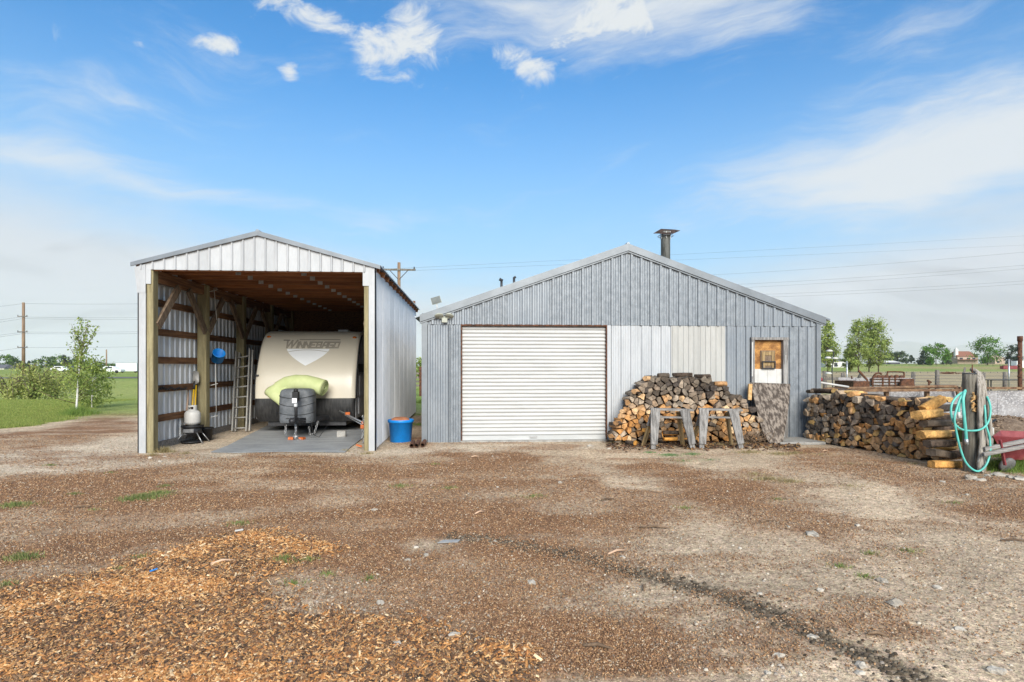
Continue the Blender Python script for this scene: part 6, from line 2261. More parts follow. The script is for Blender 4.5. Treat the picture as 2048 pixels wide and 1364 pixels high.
# white plastic pipe sloping away from the corner
m_ = MB(); m_.tube([at(1640, 765, 12.1), at(1697, 774, 12.15)], 0.024, 8)
tag(m_.build('white_pipe', M['white_paint']), 'white plastic pipe sloping down from the garage corner', 'pipe')
m_ = MB(); c = at(1641, 759, 12.0); m_.lathe([(0.03, -0.04), (0.045, -0.02), (0.045, 0.02), (0.03, 0.04), (0.0, 0.045)], 10, c, Matrix.Rotation(math.pi / 2, 3, 'Y'))
tag(m_.build('red_valve', M['red']), 'small red valve wheel at the garage corner', 'valve')
# mulch mound and tall rusty pipe
mv, mf = [], []
mc = Vector((13.2, 12.6, 0))
nr, na = 8, 26
for i in range(nr + 1):
    r_ = i / nr
    for k in range(na):
        t = 2 * math.pi * k / na
        rr = r_ * (1 + 0.12 * math.sin(3 * t) + 0.06 * math.sin(7 * t))
        mv.append((11.0 + 2.3 * rr * math.cos(t), 11.2 + 1.1 * rr * math.sin(t), 0.52 * (1 - r_ ** 1.6) + random.uniform(-.015, .015) - 0.02 * (i == nr)))
for i in range(nr):
    for k in range(na):
        mf.append((i * na + k, i * na + (k + 1) % na, (i + 1) * na + (k + 1) % na, (i + 1) * na + k))
m_ = MB(); m_.add(mv, mf, True)
tag(m_.build('mulch_mound', mat('mound', (0.13, 0.085, 0.055), 0.95, col2=(0.24, 0.17, 0.115), scale=9, bump=1.0, bscale=30, fine=0.4)), 'low heap of brown bark behind the wheelbarrow', 'bark heap')
n = 5200
t = RNG.random(n) * 2 * np.pi; r_ = np.sqrt(RNG.random(n)) * 0.98
x = 11.0 + 2.3 * r_ * np.cos(t); y = 11.2 + 1.1 * r_ * np.sin(t)
co = chips('mound_bark', x, y, 0.03 + 0.05 * RNG.random(n), 0.012 + 0.02 * RNG.random(n), 0.006 + 0.01 * RNG.random(n), palette(n, [(0.16, 0.10, 0.06), (0.25, 0.17, 0.11), (0.34, 0.26, 0.18), (0.09, 0.06, 0.04)], [3, 3, 2, 2]), 0.6)
zz = np.zeros(len(co.data.vertices) * 3, dtype=np.float32); co.data.vertices.foreach_get('co', zz); zz = zz.reshape(-1, 3); zz[:, 2] += np.repeat(0.52 * (1 - r_ ** 1.6), 6); co.data.vertices.foreach_set('co', zz.ravel())
tag(co, 'loose bark pieces covering the brown heap', 'bark', kind='stuff')
q = at(2040, 850, 14.4)
rp = thing('rusty_pipe_post', 'tall rusty steel pipe standing at the right edge of the yard', 'pipe post', (q.x, 14.4, 0))
zt = at(2040, 673, 14.4).z
MB().tube([(q.x, 14.4, -0.1), (q.x, 14.4, zt)], 0.052, 12).build('pipe', M['rust'], rp)
MB().tube([(q.x, 14.4, zt - 0.13), (q.x, 14.4, zt + 0.01)], 0.064, 12).build('collar', M['rust'], rp)
for py in (714, 731, 753):
    z = at(2035, py, 14.4).z
    MB().tube([(q.x - 0.09, 14.38, z + 0.01), (q.x - 0.03, 14.38, z)], [0.02, 0.03], 8).build('bolt', M['rust'], rp)

# wheelbarrow, its handles pointing at the post
wb = thing('wheelbarrow', 'old red wheelbarrow with grey wooden handles beside the post', 'wheelbarrow', (at(2020, 900, 7.9).x, 7.9, 0))
YW = 7.75
tray_t = [at(1986, 868, YW - 0.0), at(2075, 872, YW + 0.05), at(2110, 868, YW + .7), at(2000, 860, YW + .65)]
tray_b = [at(2012, 921, YW + .15), at(2052, 921, YW + .15), at(2062, 915, YW + .5), at(2020, 912, YW + .5)]
for p in tray_b: p.z = 0.17
m_ = MB()
tray_t[0].z = 0.55; tray_t[1].z = 0.50; tray_t[2].z = 0.50; tray_t[3].z = 0.55
m_.add(tray_t + tray_b, [(0, 1, 5, 4), (1, 2, 6, 5), (2, 3, 7, 6), (3, 0, 4, 7), (4, 5, 6, 7)])
to = m_.build('tray', M['red'], wb); md = to.modifiers.new('s', 'SOLIDIFY'); md.thickness = 0.008
m_ = MB(); m_.prism([at(1967, 872, YW + .1), at(2010, 876, YW + .1), at(2008, 893, YW + .12), at(1969, 897, YW + .12)], (0, 0.5, 0.05)); m_.build('tray_lining', M['green_paint'], wb)
for k, (a, b) in enumerate(((at(1966, 909, YW - .12), at(2090, 884, YW - .14)), (at(1968, 898, YW - .05), at(2095, 872, YW - .06)))):
    MB().bar(a, b, 0.045, 0.05).build('handle', M['greywood_h'], wb)
m_ = MB(); m_.bar(at(2000, 880, YW - .08), at(2010, 930, YW - .05), 0.03, 0.03); m_.build('leg', M['red'], wb)
m_ = MB(); m_.bar(at(2030, 880, YW + .35), at(2036, 925, YW + .35), 0.03, 0.03); m_.build('leg', M['red'], wb)
wc = at(2014, 920, YW + .10); wc.z = 0.112
m_ = MB(); m_.lathe([(0.065, -0.025), (0.10, -0.03), (0.115, -0.015), (0.115, 0.015), (0.10, 0.03), (0.065, 0.025)], 20, wc, Matrix.Rotation(math.pi / 2, 3, 'X') @ Matrix.Rotation(.5, 3, 'X')); wh = m_.build('wheel', M['rubber'], wb)
m_ = MB(); m_.lathe([(0.0, -0.02), (0.06, -0.022), (0.066, -0.02), (0.066, 0.02), (0.0, 0.022)], 14, wc, Matrix.Rotation(math.pi / 2, 3, 'X') @ Matrix.Rotation(.5, 3, 'X')); m_.build('rim', M['alu'], wh)
m_ = MB(); c = at(1978, 862, 9.2); m_.box(c, (0.10, 0.12, 0.14), Matrix.Rotation(.3, 3, 'Z')); 
tag(m_.build('white_jug', M['white_paint'], bevel=0.02), 'small white plastic jug behind the wooden post', 'jug')
m_ = MB(); m_.tube([at(1978, 847, 9.6), at(1991, 840, 9.7)], 0.022, 8)
tag(m_.build('black_pipe_end', M['black']), 'stub of black pipe sticking out behind the wooden post', 'pipe')


# ------------------------------------------------------------------ stones and sticks
def rock(px, py, w, h, label, group=None, mt='stone'):
    c = gp(px, py)
    b = bmesh.new()
    bmesh.ops.create_icosphere(b, subdivisions=2, radius=1.0)
    sd = random.random() * 50
    for v in b.verts:
        nrm = v.co.normalized()
        k = 1 + 0.22 * math.sin(3 * nrm.x + sd) * math.cos(4 * nrm.y + sd * 2) + 0.12 * math.sin(7 * nrm.z + 5 * nrm.x + sd)
        v.co = Vector((nrm.x * k * w / 2, nrm.y * k * w / 2 * 0.75, nrm.z * k * h / 2))
        v.co.z = max(v.co.z, -h * 0.25)
    me = bpy.data.meshes.new('stone'); b.to_mesh(me); b.free()
    me.materials.append(M[mt])
    o = bpy.data.objects.new('stone', me); COL.objects.link(o)
    o.location = (c.x, c.y, gh(c.x, c.y) + h * 0.16)
    o.rotation_euler = (0, 0, random.random() * 6)
    return tag(o, label, 'stone', group)


rock(1941, 961, .17, .09, 'white stone nearest the foot of the wooden post', 'stones by the post')
rock(1962, 964, .15, .05, 'flat white stone just right of the nearest post stone', 'stones by the post')
rock(1998, 952, .26, .06, 'long flat grey stone right of the wooden post foot', 'stones by the post')
rock(2020, 958, .12, .06, 'small stone past the long flat stone by the post', 'stones by the post')
rock(2040, 962, .18, .08, 'rounded white stone at the right edge below the wheelbarrow', 'stones by the post')
rock(1975, 955, .10, .05, 'small stone between the post and the long flat stone', 'stones by the post')
rock(1625, 1072, .13, .05, 'long tan sausage-shaped stone in the right half of the yard', None, 'stone')
seen = {}
for (px, py, w) in sorted(((1790, 1212, .13), (760, 1210, .075), (908, 1277, .09), (1064, 1173, .08), (1920, 1262, .08), (833, 1095, .07), (852, 1113, .07), (795, 1303, .07), (815, 1122, .06), (1245, 1120, .05), (1715, 1055, .08), (1765, 1165, .09), (1875, 1178, .08),
                   (1640, 1184, .06), (1625, 1275, .07), (1993, 1348, .09), (1722, 1330, .08), (1720, 1345, .06), (1535, 1345, .05), (1560, 1312, .06), (750, 1022, .08), (1120, 968, .09), (1010, 958, .05), (1180, 893, .16), (1218, 898, .09), (995, 978, .05), (580, 1340, .07),
                   (1885, 968, .09), (1934, 992, .06), (1700, 990, .05), (1480, 1098, .05), (1577, 1056, .05), (990, 1085, .05), (320, 1345, .05), (985, 913, .05), (1520, 1190, .05), (300, 918, .10), (320, 924, .08), (330, 915, .06), (160, 905, .08), (60, 935, .06), (955, 1288, .05))):
    side = 'left' if px < 700 else ('middle' if px < 1350 else 'right')
    dep = 'near' if py > 1150 else ('central' if py > 1000 else 'far')
    nth = seen[(side, dep)] = seen.get((side, dep), 0) + 1
    rock(px, py, w * random.uniform(.8, 1.0), w * random.uniform(.35, .5), '%s pale stone from the left in the %s %s part of the dirt yard' % (ORD[nth], dep, side), 'stones in the %s %s of the yard' % (dep, side))
for i, (px, py, L, ang, lab) in enumerate(((1535, 1047, .16, .2, 'curved brown stick right of the yard centre'), (1195, 1303, .16, -.3, 'dark bark sliver low in the yard below the mud track'), (165, 1018, .17, .15, 'brown stick in the mulch at the left'),
                                           (1310, 1062, .30, -.15, 'long dark stick near the yard centre'), (1290, 1180, .12, 1.2, 'upright bark chunk below the mud track'), (445, 1140, .17, .5, 'pale stick on the upper edge of the orange chips'), (1235, 1112, .20, .45, 'pale split stick above the mud track'),
                                           (1215, 1003, .16, .2, 'tan stick in the mulch in front of the sawhorses'), (950, 915, .14, .3, 'straw stick on the dirt in front of the roll-up door'), (1755, 1275, .10, -.4, 'dark bark chunk beside the mud track'), (2030, 1085, .22, -.3, 'dark thin stick at the right edge of the yard'),
                                           (960, 1032, .14, .7, 'pale stick crossing a bark chunk left of the yard centre'), (1650, 905, .12, .2, 'orange wood scrap by the concrete step'))):
    c = gp(px, py); z = gh(c.x, c.y) + 0.014
    d = Vector((math.cos(ang), math.sin(ang), 0)) * L / 2
    m_ = MB(); m_.tube([Vector((c.x, c.y, z)) - d, Vector((c.x, c.y, z + 0.012)) + Vector((-d.y, d.x, 0)) * .12, Vector((c.x, c.y, z)) + d], [0.007, 0.011, 0.005], 6)
    tag(m_.build('stick', M['pale_handle'] if ('pale' in lab or 'orange' in lab or 'straw' in lab) else M['bark_stick']), lab, 'stick', 'sticks lying in the yard')
c = gp(305, 1163); z = gh(c.x, c.y) + 0.03
m_ = MB(); m_.bar((c.x - 0.02, c.y, z), (c.x + 0.025, c.y + 0.02, z + 0.012), 0.012, 0.008)
tag(m_.build('blue_scrap', M['blue']), 'small blue plastic scrap on the orange wood chips', 'scrap')
c = gp(478, 1069); z = gh(c.x, c.y) + 0.02
m_ = MB(); m_.bar((c.x - 0.035, c.y, z), (c.x + 0.035, c.y + 0.01, z + 0.008), 0.02, 0.012)
tag(m_.build('white_scrap', M['white_paint']), 'small white scrap at the top of the orange wood chips', 'scrap')
c = gp(898, 1087); z = gh(c.x, c.y)
m_ = MB(); m_.prism([(c.x - .10, c.y - .02, z + .006), (c.x + .08, c.y - .015, z + .008), (c.x + .10, c.y + .03, z + .012), (c.x - .05, c.y + .035, z + .01)], (0, 0, 0.008))
tag(m_.build('slate_piece', M['mat']), 'flat blue-grey slate piece in the bare patch of the yard', 'slate')
# ================================================================== TREES, POLES, FENCES, FAR BUILDINGS
def leaves(name, C_, size, cols, mt, parent=None, up=0.0):
    """many small leaf faces at points C_ (folded quads)"""
    n = len(C_)
    d = RNG.normal(size=(n, 3)); d /= np.linalg.norm(d, axis=1)[:, None]
    e = RNG.normal(size=(n, 3)); e -= d * (d * e).sum(1)[:, None]; e /= np.linalg.norm(e, axis=1)[:, None]
    s = size * (0.6 + 0.8 * RNG.random(n))[:, None]
    nn = np.cross(d, e) * s * 0.12
    V = np.stack([C_ - d * s, C_ - e * s * 0.55 + nn, C_ + d * s, C_ + e * s * 0.55 + nn], 1).reshape(-1, 3)
    if parent is not None:
        V = V - np.array(parent.location)[None, :]
    F = np.arange(4 * n).reshape(n, 4)
    o = fast_mesh(name, V, F, 4, mt, np.repeat(cols, 4, axis=0))
    if parent is not None: o.parent = parent
    return o


def tree(name, label, cat, base, H, crown, n_leaf, leaf, pal, w, group=None, trunk_r=None, trunk_h=0.35, clumps=40, spread=0.16, mt='leaf_far', bark='trunk', limbs=9, stems=1, lift=None):
    """base point, total height; crown(t) = radius fraction (of H) at height fraction t"""
    b = Vector(base)
    root = thing(name, label, cat, b, group)
    trunk_r = trunk_r or H * 0.018
    cl = []
    while len(cl) < clumps:
        t = random.random()
        r_ = crown(t)
        if r_ <= 0: continue
        if random.random() > r_ / 0.5 + 0.25: continue
        a = random.random() * 6.283
        rr = r_ * H * math.sqrt(random.uniform(0.15, 1.0))
        cl.append(b + Vector((rr * math.cos(a), rr * math.sin(a), t * H)))
    m_ = MB()
    for s_ in range(stems):
        o = Vector((random.uniform(-.1, .1) * H * (s_ > 0), 0, 0))
        top_ = b + o + Vector((random.uniform(-.03, .03) * H, 0, H * 0.86))
        m_.tube([b + o + Vector((0, 0, -0.1)), b + o + Vector((0, 0, H * .3)), top_], [trunk_r, trunk_r * .75, trunk_r * .12], 7)
    for c in random.sample(cl, min(limbs, len(cl))):
        h0 = min(max(trunk_h, (c.z - b.z) / H - 0.22), 0.8) * H
        p0 = b + Vector((0, 0, h0))
        m_.tube([p0, p0.lerp(c, .5) + Vector((0, 0, -0.02 * H)), c], [trunk_r * .5, trunk_r * .3, trunk_r * .08], 5)
    m_.build('trunk', M[bark], root)
    k = n_leaf // len(cl)
    pts = []
    tone = []
    for c in cl:
        sg = spread * H * random.uniform(.45, 1.0) * 0.5
        q = RNG.normal(size=(k, 3)) * np.array([sg, sg, sg * 0.8]) + np.array(c)
        pts.append(q); tone.append(np.full(k, random.uniform(.72, 1.25)))
    P_ = np.concatenate(pts); T_ = np.concatenate(tone)
    okz = P_[:, 2] > b.z + 0.04 * H
    P_, T_ = P_[okz], T_[okz]
    leaves('crown', P_, leaf, palette(len(P_), pal, w, 0.2) * T_[:, None], M[mt], root)
    return root


YGN = [(0.27, 0.34, 0.08), (0.20, 0.27, 0.065), (0.34, 0.40, 0.11), (0.15, 0.21, 0.05)]
DGN = [(0.075, 0.14, 0.035), (0.105, 0.19, 0.045), (0.14, 0.23, 0.055), (0.055, 0.10, 0.03)]
BGN = [(0.035, 0.06, 0.04), (0.05, 0.08, 0.05), (0.07, 0.10, 0.06)]


def far(px, py, D):
    """ground point far away in that direction at depth D"""
    p = at(px, py, D)
    return Vector((p.x, p.y, hz(p.x, p.y)))


# young birch on the lawn edge
bp_ = gp(152, 829)
bt = thing('young_birch', 'slender young birch with white stem at the edge of the lawn', 'tree', (bp_.x, bp_.y, 0))
HB = 3.25
m_ = MB()
stem = [Vector((bp_.x, bp_.y, -0.05)), Vector((bp_.x + .06, bp_.y, .9)), Vector((bp_.x + .12, bp_.y, 1.8)), Vector((bp_.x + .16, bp_.y, 2.4)), Vector((bp_.x + .12, bp_.y, 3.05))]
m_.tube(smoothpath(stem, 4), [0.035 - 0.0018 * i for i in range(17)], 8)
m_.build('stem', M['birch'], bt)
P_ = []
m_ = MB()
for k in range(30):
    t = random.random()
    z0 = 0.35 + 1.9 * (k / 30)
    p0 = Vector((bp_.x + 0.07 * z0, bp_.y, z0))
    a = random.random() * 6.283
    if k < 19:
        L = random.uniform(0.6, 1.25) * (1.05 - 0.25 * k / 19); el_ = random.uniform(0.25, 0.8)
    else:
        L = random.uniform(0.6, 1.1); el_ = random.uniform(0.9, 1.35)
    d = Vector((math.cos(a) * math.cos(el_), math.sin(a) * math.cos(el_), math.sin(el_)))
    p1 = p0 + d * L * .5; p2 = p0 + d * L + Vector((0, 0, 0.12 * L))
    m_.tube([p0, p1, p2], [0.012, 0.008, 0.003], 5)
    nl = int(60 * L * (1.25 if k < 19 else 0.9))
    for i in range(nl):
        f = random.uniform(.15, 1.0)
        q = (p0.lerp(p1, f * 2) if f < .5 else p1.lerp(p2, f * 2 - 1))
        s_ = 0.11 if k < 19 else 0.045
        P_.append(q + Vector((random.gauss(0, s_), random.gauss(0, s_), random.gauss(0, s_))))
m_.build('branches', M['bark_stick'], bt)
for i in range(240):
    f = random.random()
    P_.append(Vector((bp_.x + .12 + random.gauss(0, .05), bp_.y + random.gauss(0, .05), 1.5 + 1.65 * f)))
P_ = np.array([tuple(p) for p in P_])
leaves('foliage', P_, 0.040, palette(len(P_), YGN, [4, 2, 3, 1], .2), M['leaf'], bt)
b2 = gp(184, 818)
tree('small_birch', 'smaller birch sapling just behind the young birch', 'tree', (b2.x, b2.y, 0), 1.75, lambda t: 0.34 * math.sin(max(0, t) * 3.14) ** .7 if t > .12 else 0, 2600, 0.042, YGN, [4, 2, 3, 1], trunk_r=.03, clumps=34, spread=.25, mt='leaf', bark='birch', limbs=14)
# willow shrubs dropping behind the lawn crest
for i, (px, D, H, n_, lab) in enumerate(((62, 33, 2.45, 5200, 'pale drooping willow shrub behind the lawn crest'), (108, 36, 2.0, 3200, 'lower willow shrub between the tall pole and the young birch'), (20, 31, 1.7, 2600, 'low willow clump at the left edge behind the lawn'))):
    b = far(px, 790, D)
    root = thing('willow_shrub', lab, 'shrub', b, 'willow shrubs behind the lawn')
    m_ = MB(); pts = []
    for k in range(26):
        a = random.random() * 6.283; rr = random.uniform(.2, .72) * H
        hz_ = H * random.uniform(.55, 1.0)
        pth = smoothpath([b, b + Vector((math.cos(a) * rr * .35, math.sin(a) * rr * .35, hz_ * .75)), b + Vector((math.cos(a) * rr * .8, math.sin(a) * rr * .8, hz_)), b + Vector((math.cos(a) * rr * 1.15, math.sin(a) * rr * 1.15, hz_ * .55))], 5)
        m_.tube(pth, [0.03 - 0.0017 * j for j in range(len(pth))], 5)
        for _ in range(n_ // 26):
            f = random.random() ** .7
            j = min(int(f * (len(pth) - 1)), len(pth) - 2)
            q = pth[j].lerp(pth[j + 1], random.random())
            drop = random.random() ** 2 * .9 * f
            pts.append((q.x + random.gauss(0, .10), q.y + random.gauss(0, .10), max(b.z + 0.05, q.z - drop + random.gauss(0, .06))))
    m_.build('stems', M['trunk'], root)
    P_ = np.array(pts)
    leaves('foliage', P_, 0.055, palette(len(P_), [(0.34, 0.38, 0.11), (0.41, 0.43, 0.14), (0.26, 0.31, 0.08), (0.46, 0.45, 0.18)], [3, 3, 2, 1], .2), M['leaf'], root)

# far row of trees on the left
TL = [(-40, 705, 18, 0), (12, 712, 20, 0), (30, 718, 15, 0), (58, 722, 14, 1), (92, 712, 21, 0), (118, 713, 19, 0), (128, 711, 12, 1), (137, 714, 14, 1), (155, 716, 14, 0), (172, 722, 12, 1), (200, 725, 12, 0), (222, 728, 12, 0), (240, 729, 14, 0), (256, 728, 14, 0), (272, 730, 14, 0), (292, 730, 14, 0), (310, 731, 14, 0)]
LAB = {0: 'leafy green tree in the far row beyond the road', 1: 'dark conifer in the far row beyond the road'}
for i, (px, ty, wd, kind) in enumerate(TL):
    D = 300 + 35 * (i % 3) + (90 if px > 190 else 0)
    b = far(px, 738, D)
    H = at(px, ty, D).z - b.z
    rad = wd / FPX * D / H
    if kind == 0:
        tree('far_tree', '%s leafy green tree from the left in the far row beyond the road' % ORD[1 + sum(1 for q in TL[:i] if q[3] == 0)], 'tree', b, H, lambda t, r=rad: r * (math.sin(max(0, min(1, (t + .05))) * 3.0) ** .6 if t > .02 else 0), 1500, 0.42, DGN if i % 2 else [(0.075, 0.125, 0.04), (0.10, 0.16, 0.05), (0.06, 0.10, 0.035)], [2, 3, 2, 1] if i % 2 else [2, 2, 2], 'leafy trees in the far row', clumps=36, spread=.22, limbs=6)
    else:
        tree('far_conifer', '%s dark conifer from the left in the far row beyond the road' % ORD[1 + sum(1 for q in TL[:i] if q[3] == 1)], 'tree', b, H, lambda t, r=rad: r * .8 * (1.02 - t), 1200, 0.32, BGN, [2, 2, 1], 'dark conifers in the far row', clumps=40, spread=.12, limbs=6)

# poplars behind the garage corner
for i, (px, ty, wd, D, lab) in enumerate(((1656, 649, 16, 120, 'slim poplar nearest the garage corner'), (1717, 642, 22, 135, 'left poplar of the tall close group beyond the fence'), (1738, 638, 20, 138, 'middle poplar of the tall close group beyond the fence'), (1757, 641, 22, 136, 'right poplar of the tall close group beyond the fence'), (1700, 690, 14, 140, 'short poplar left of the tall close group'))):
    b = far(px, 742, D)
    H = at(px, ty, D).z - b.z
    rad = wd / FPX * D / H
    tree('poplar_tree', lab, 'tree', b, H, lambda t, r=rad: r * (min(1, (t - .12) / .18) if t < .30 else (1 - ((t - .30) / .72) ** 1.8) * 0.95 + .05) if t > .12 else 0, 4200, 0.20, YGN + [(0.26, 0.30, 0.09)], [4, 3, 2, 1, 1], 'poplars beyond the fence', trunk_r=.16, clumps=70, spread=.115, limbs=22, trunk_h=.12)
# other trees on the right horizon
for (px, ty, wd, D, kind, lab) in ((1872, 688, 26, 260, 0, 'broad bright green tree left of the tan farmhouse'), (1846, 702, 12, 255, 1, 'dark conifer against the broad green tree'), (1893, 702, 10, 262, 1, 'slim dark tree between the broad green tree and the farmhouse'),
                                  (1975, 677, 34, 250, 0, 'large round green tree in front of the tan farmhouse'), (2022, 683, 14, 245, 1, 'tall dark conifer right of the large round tree'), (2036, 690, 10, 240, 1, 'shorter dark conifer beside the tall one'),
                                  (1775, 705, 14, 300, 2, 'bluish tree low on the horizon right of the poplars'), (1800, 704, 14, 300, 2, 'second bluish tree right of the poplars'), (1822, 711, 14, 305, 1, 'dark shrubby tree left of the conifer'), (1912, 712, 12, 420, 2, 'low bluish tree behind the farmhouse'), (1930, 716, 16, 430, 2, 'lowest bluish tree under the farmhouse wall'),
                                  (1860, 717, 6, 250, 0, 'young bright green tree at the foot of the conifer')):
    b = far(px, 728, D)
    H = at(px, ty, D).z - b.z
    rad = wd / FPX * D / H
    if kind == 1:
        tree('conifer', lab, 'tree', b, H, lambda t, r=rad: r * (1.05 - t) if t > .05 else 0, 1500, 0.30, BGN, [2, 2, 1], clumps=50, spread=.12, limbs=8)
    else:
        pal = [(0.08, 0.18, 0.022), (0.115, 0.235, 0.032), (0.055, 0.12, 0.018)] if kind == 0 else [(0.09, 0.13, 0.07), (0.11, 0.15, 0.085), (0.07, 0.105, 0.055)]
        tree('broadleaf_tree', lab, 'tree', b, H, lambda t, r=rad: r * (math.sin(min(1, max(0, (t - .10) / .92)) * 3.1) ** .55) if t > .12 else 0, 2600, 0.36, pal, [2, 3, 2], clumps=46, spread=.22, limbs=10)


# ------------------------------------------------------------------ utility poles and wires
def upole(name, label, px, D, ztop, r, arms, braces=True, arm_len=2.2):
    b = far(px, 740, D)
    t_ = thing(name, label, 'utility pole', b)
    MB().tube([b + Vector((0, 0, -.2)), Vector((b.x, b.y, ztop))], [r * 1.15, r * .85], 10).build('shaft', M['pole'], t_)
    for z in arms:
        MB().bar((b.x - arm_len / 2, b.y - r, z), (b.x + arm_len / 2, b.y - r, z), 0.10, 0.12).build('crossarm', M['fence_post'], t_)
        for s in (-1, 1):
            MB().lathe([(0.04, 0), (0.06, 0.05), (0.03, 0.10), (0.05, 0.14), (0.0, 0.18)], 8, (b.x + s * arm_len * .46, b.y - r, z + .05)).build('insulator', M['dark_steel'], t_)
        if braces:
            for s in (-1, 1):
                MB().bar((b.x + s * .62, b.y - r, z - .05), (b.x + s * .05, b.y - r, z - .65), 0.03, 0.05).build('arm_brace', M['dark_steel'], t_)
    return t_


z_ = at(798, 525, 40).z
upole('utility_pole', 'wooden power pole with one crossarm rising behind the pole shed roof', 798, 40, z_, 0.125, [at(798, 540, 40).z], True, 2.3)
upole('utility_pole', 'tall brown power pole with short arms beyond the lawn at the left', 47, 85, at(47, 605, 85).z, 0.20, [at(47, 633, 85).z, at(47, 664, 85).z, at(47, 695, 85).z], False, 1.3)
upole('utility_pole', 'distant thin power pole right of the young birch', 213, 190, at(213, 699, 190).z, 0.2, [], False)


def wire(px0, py0, Y0, px1, py1, Y1_, sag, r, label, group):
    a, b = at(px0, py0, Y0), at(px1, py1, Y1_)
    pts = [a.lerp(b, i / 14) + Vector((0, 0, -sag * 4 * (i / 14) * (1 - i / 14))) for i in range(15)]
    m_ = MB(); m_.tube(pts, r, 4, cap=False)
    tag(m_.build('power_line', M['wire']), label, 'power line', group)


for i, (a, b) in enumerate(((556, 505), (577, 533), (584, 540), (597, 569), (603, 575))):
    wire(1380, a - 4, 70, 2300, b - 26, 60, 0.4, 0.009, ORD[i + 1] + ' power line from the top in the sky right of the garage roof', 'power lines over the right-hand fields')
for i, (a, b) in enumerate(((607, 604), (634, 632), (637, 636), (664, 659), (667, 663), (695, 688))):
    wire(47, a, 85, 420, b, 100, 0.2, 0.012, ORD[i + 1] + ' power line from the top running right from the tall brown pole', 'power lines right of the tall brown pole')
for i, (a, b) in enumerate(((607, 612), (633, 645), (637, 652), (664, 672), (667, 678), (695, 702))):
    wire(47, a, 85, -300, b + 25, 60, 0.2, 0.012, ORD[i + 1] + ' power line from the top running left from the tall brown pole', 'power lines left of the tall brown pole')
for i, (a, b) in enumerate(((538, 560), (541, 585))):
    wire(828 if i else 775, a, 40, 2700, b - 130, 90, 0.3, 0.006, ('upper', 'lower')[i] + ' thin line leading right from the crossarm pole', 'lines from the crossarm pole')


# ------------------------------------------------------------------ fences on the right
YF = 36.0
fpx = [(1650, 742), (1686, 746), (1824, 744), (1874, 740), (1923, 735), (1966, 745), (2010, 744), (2062, 744)]
FL = ['fence post nearest the garage corner', 'fence post at the end of the short plank', 'leaning fence post behind the rusty spreader', 'fence post with a pale cap right of the spreader', 'dark slanting fence post left of the hose post', 'fence post just right of the hose post', 'fence post between hose post and rusty pipe', 'fence post at the right edge of the field']
for i, (px, py) in enumerate(fpx):
    b = far(px, 770, YF); zt = at(px, py, YF).z
    lean = {2: .12, 4: .25}.get(i, random.uniform(-.03, .03))
    m_ = MB(); m_.tube([b + Vector((0, 0, -.2)), Vector((b.x + lean, b.y, zt))], [0.14, 0.12] if i != 4 else [.07, .06], 9)
    tag(m_.build('fence_post', M['fence_post']), 'grey ' + FL[i], 'fence post', 'fence posts along the field')
a, b = at(1652, 757, YF - .1), at(1699, 757, YF - .1)
m_ = MB(); m_.bar(a, b, 0.05, 0.22); tag(m_.build('fence_plank', M['fence_post']), 'short grey plank nailed across two fence posts by the garage', 'plank')
for k, py in enumerate((752, 758, 764, 770)):
    m_ = MB(); m_.tube([at(1640, py, YF - .14), at(1824, py - 1, YF - .14), at(1966, py, YF - .14), at(2100, py, YF - .14)], 0.011, 4, cap=False)
    tag(m_.build('fence_wire', M['wire']), ['top', 'second', 'third', 'lowest'][k] + ' strand of wire along the field fence', 'fence wire')
for px, zt, lab in ((1694, 722, 'slim steel pole behind the plank fence'), (2018, 718, 'slim steel pole left of the rusty pipe post')):
    b = far(px, 770, 32); m_ = MB(); m_.tube([b, Vector((b.x, b.y, at(px, zt, 32).z))], 0.045, 8)
    tag(m_.build('steel_pole', M['steel']), lab, 'pole')
# yard light on a bent arm by the corner
b = at(1668, 775, 22); b.z = 0
lamp = thing('yard_lights', 'curved dark stand with white lamp heads beyond the garage corner', 'lamp stand', b)
m_ = MB(); m_.tube(smoothpath([b, at(1664, 745, 22), at(1667, 720, 22), at(1666, 703, 22), at(1661, 701, 22)], 5), 0.022, 6); m_.build('stand', M['dark_steel'], lamp)
for (px, py) in ((1659, 702), (1656, 716), (1670, 717), (1657, 747)):
    c = at(px, py, 22); m_ = MB(); m_.lathe([(0.0, -0.02), (0.11, -0.03), (0.13, 0.0), (0.08, 0.05), (0.0, 0.06)], 10, c); m_.build('lamp_head', M['white_paint'], lamp)
# long rail fence across the far field
YR = 118.0
rf = thing('rail_fence', 'long dark rail fence running across the far green field', 'fence', far(1850, 745, YR))
for py in (745.5, 748.5):
    m_ = MB(); m_.bar(at(1640, py, YR), at(2150, py, YR), 0.06, 0.09); m_.build('rail', M['fence_post'], rf)
for k in range(36):
    px = 1645 + k * 14; b = far(px, 750, YR)
    MB().bar(b, Vector((b.x, b.y, at(px, 743.5, YR).z)), 0.09, 0.09, up=(0, 1, 0)).build('picket', M['fence_post'], rf)
YR2 = 230.0
rf2 = thing('wire_fence', 'faint wire fence on low posts at the foot of the rise', 'fence', far(1900, 735, YR2))
for k in range(26):
    px = 1790 + k * 14; b = far(px, 735, YR2)
    MB().bar(b, b + Vector((0, 0, 1.3)), 0.10, 0.10, up=(0, 1, 0)).build('picket', M['fence_post'], rf2)
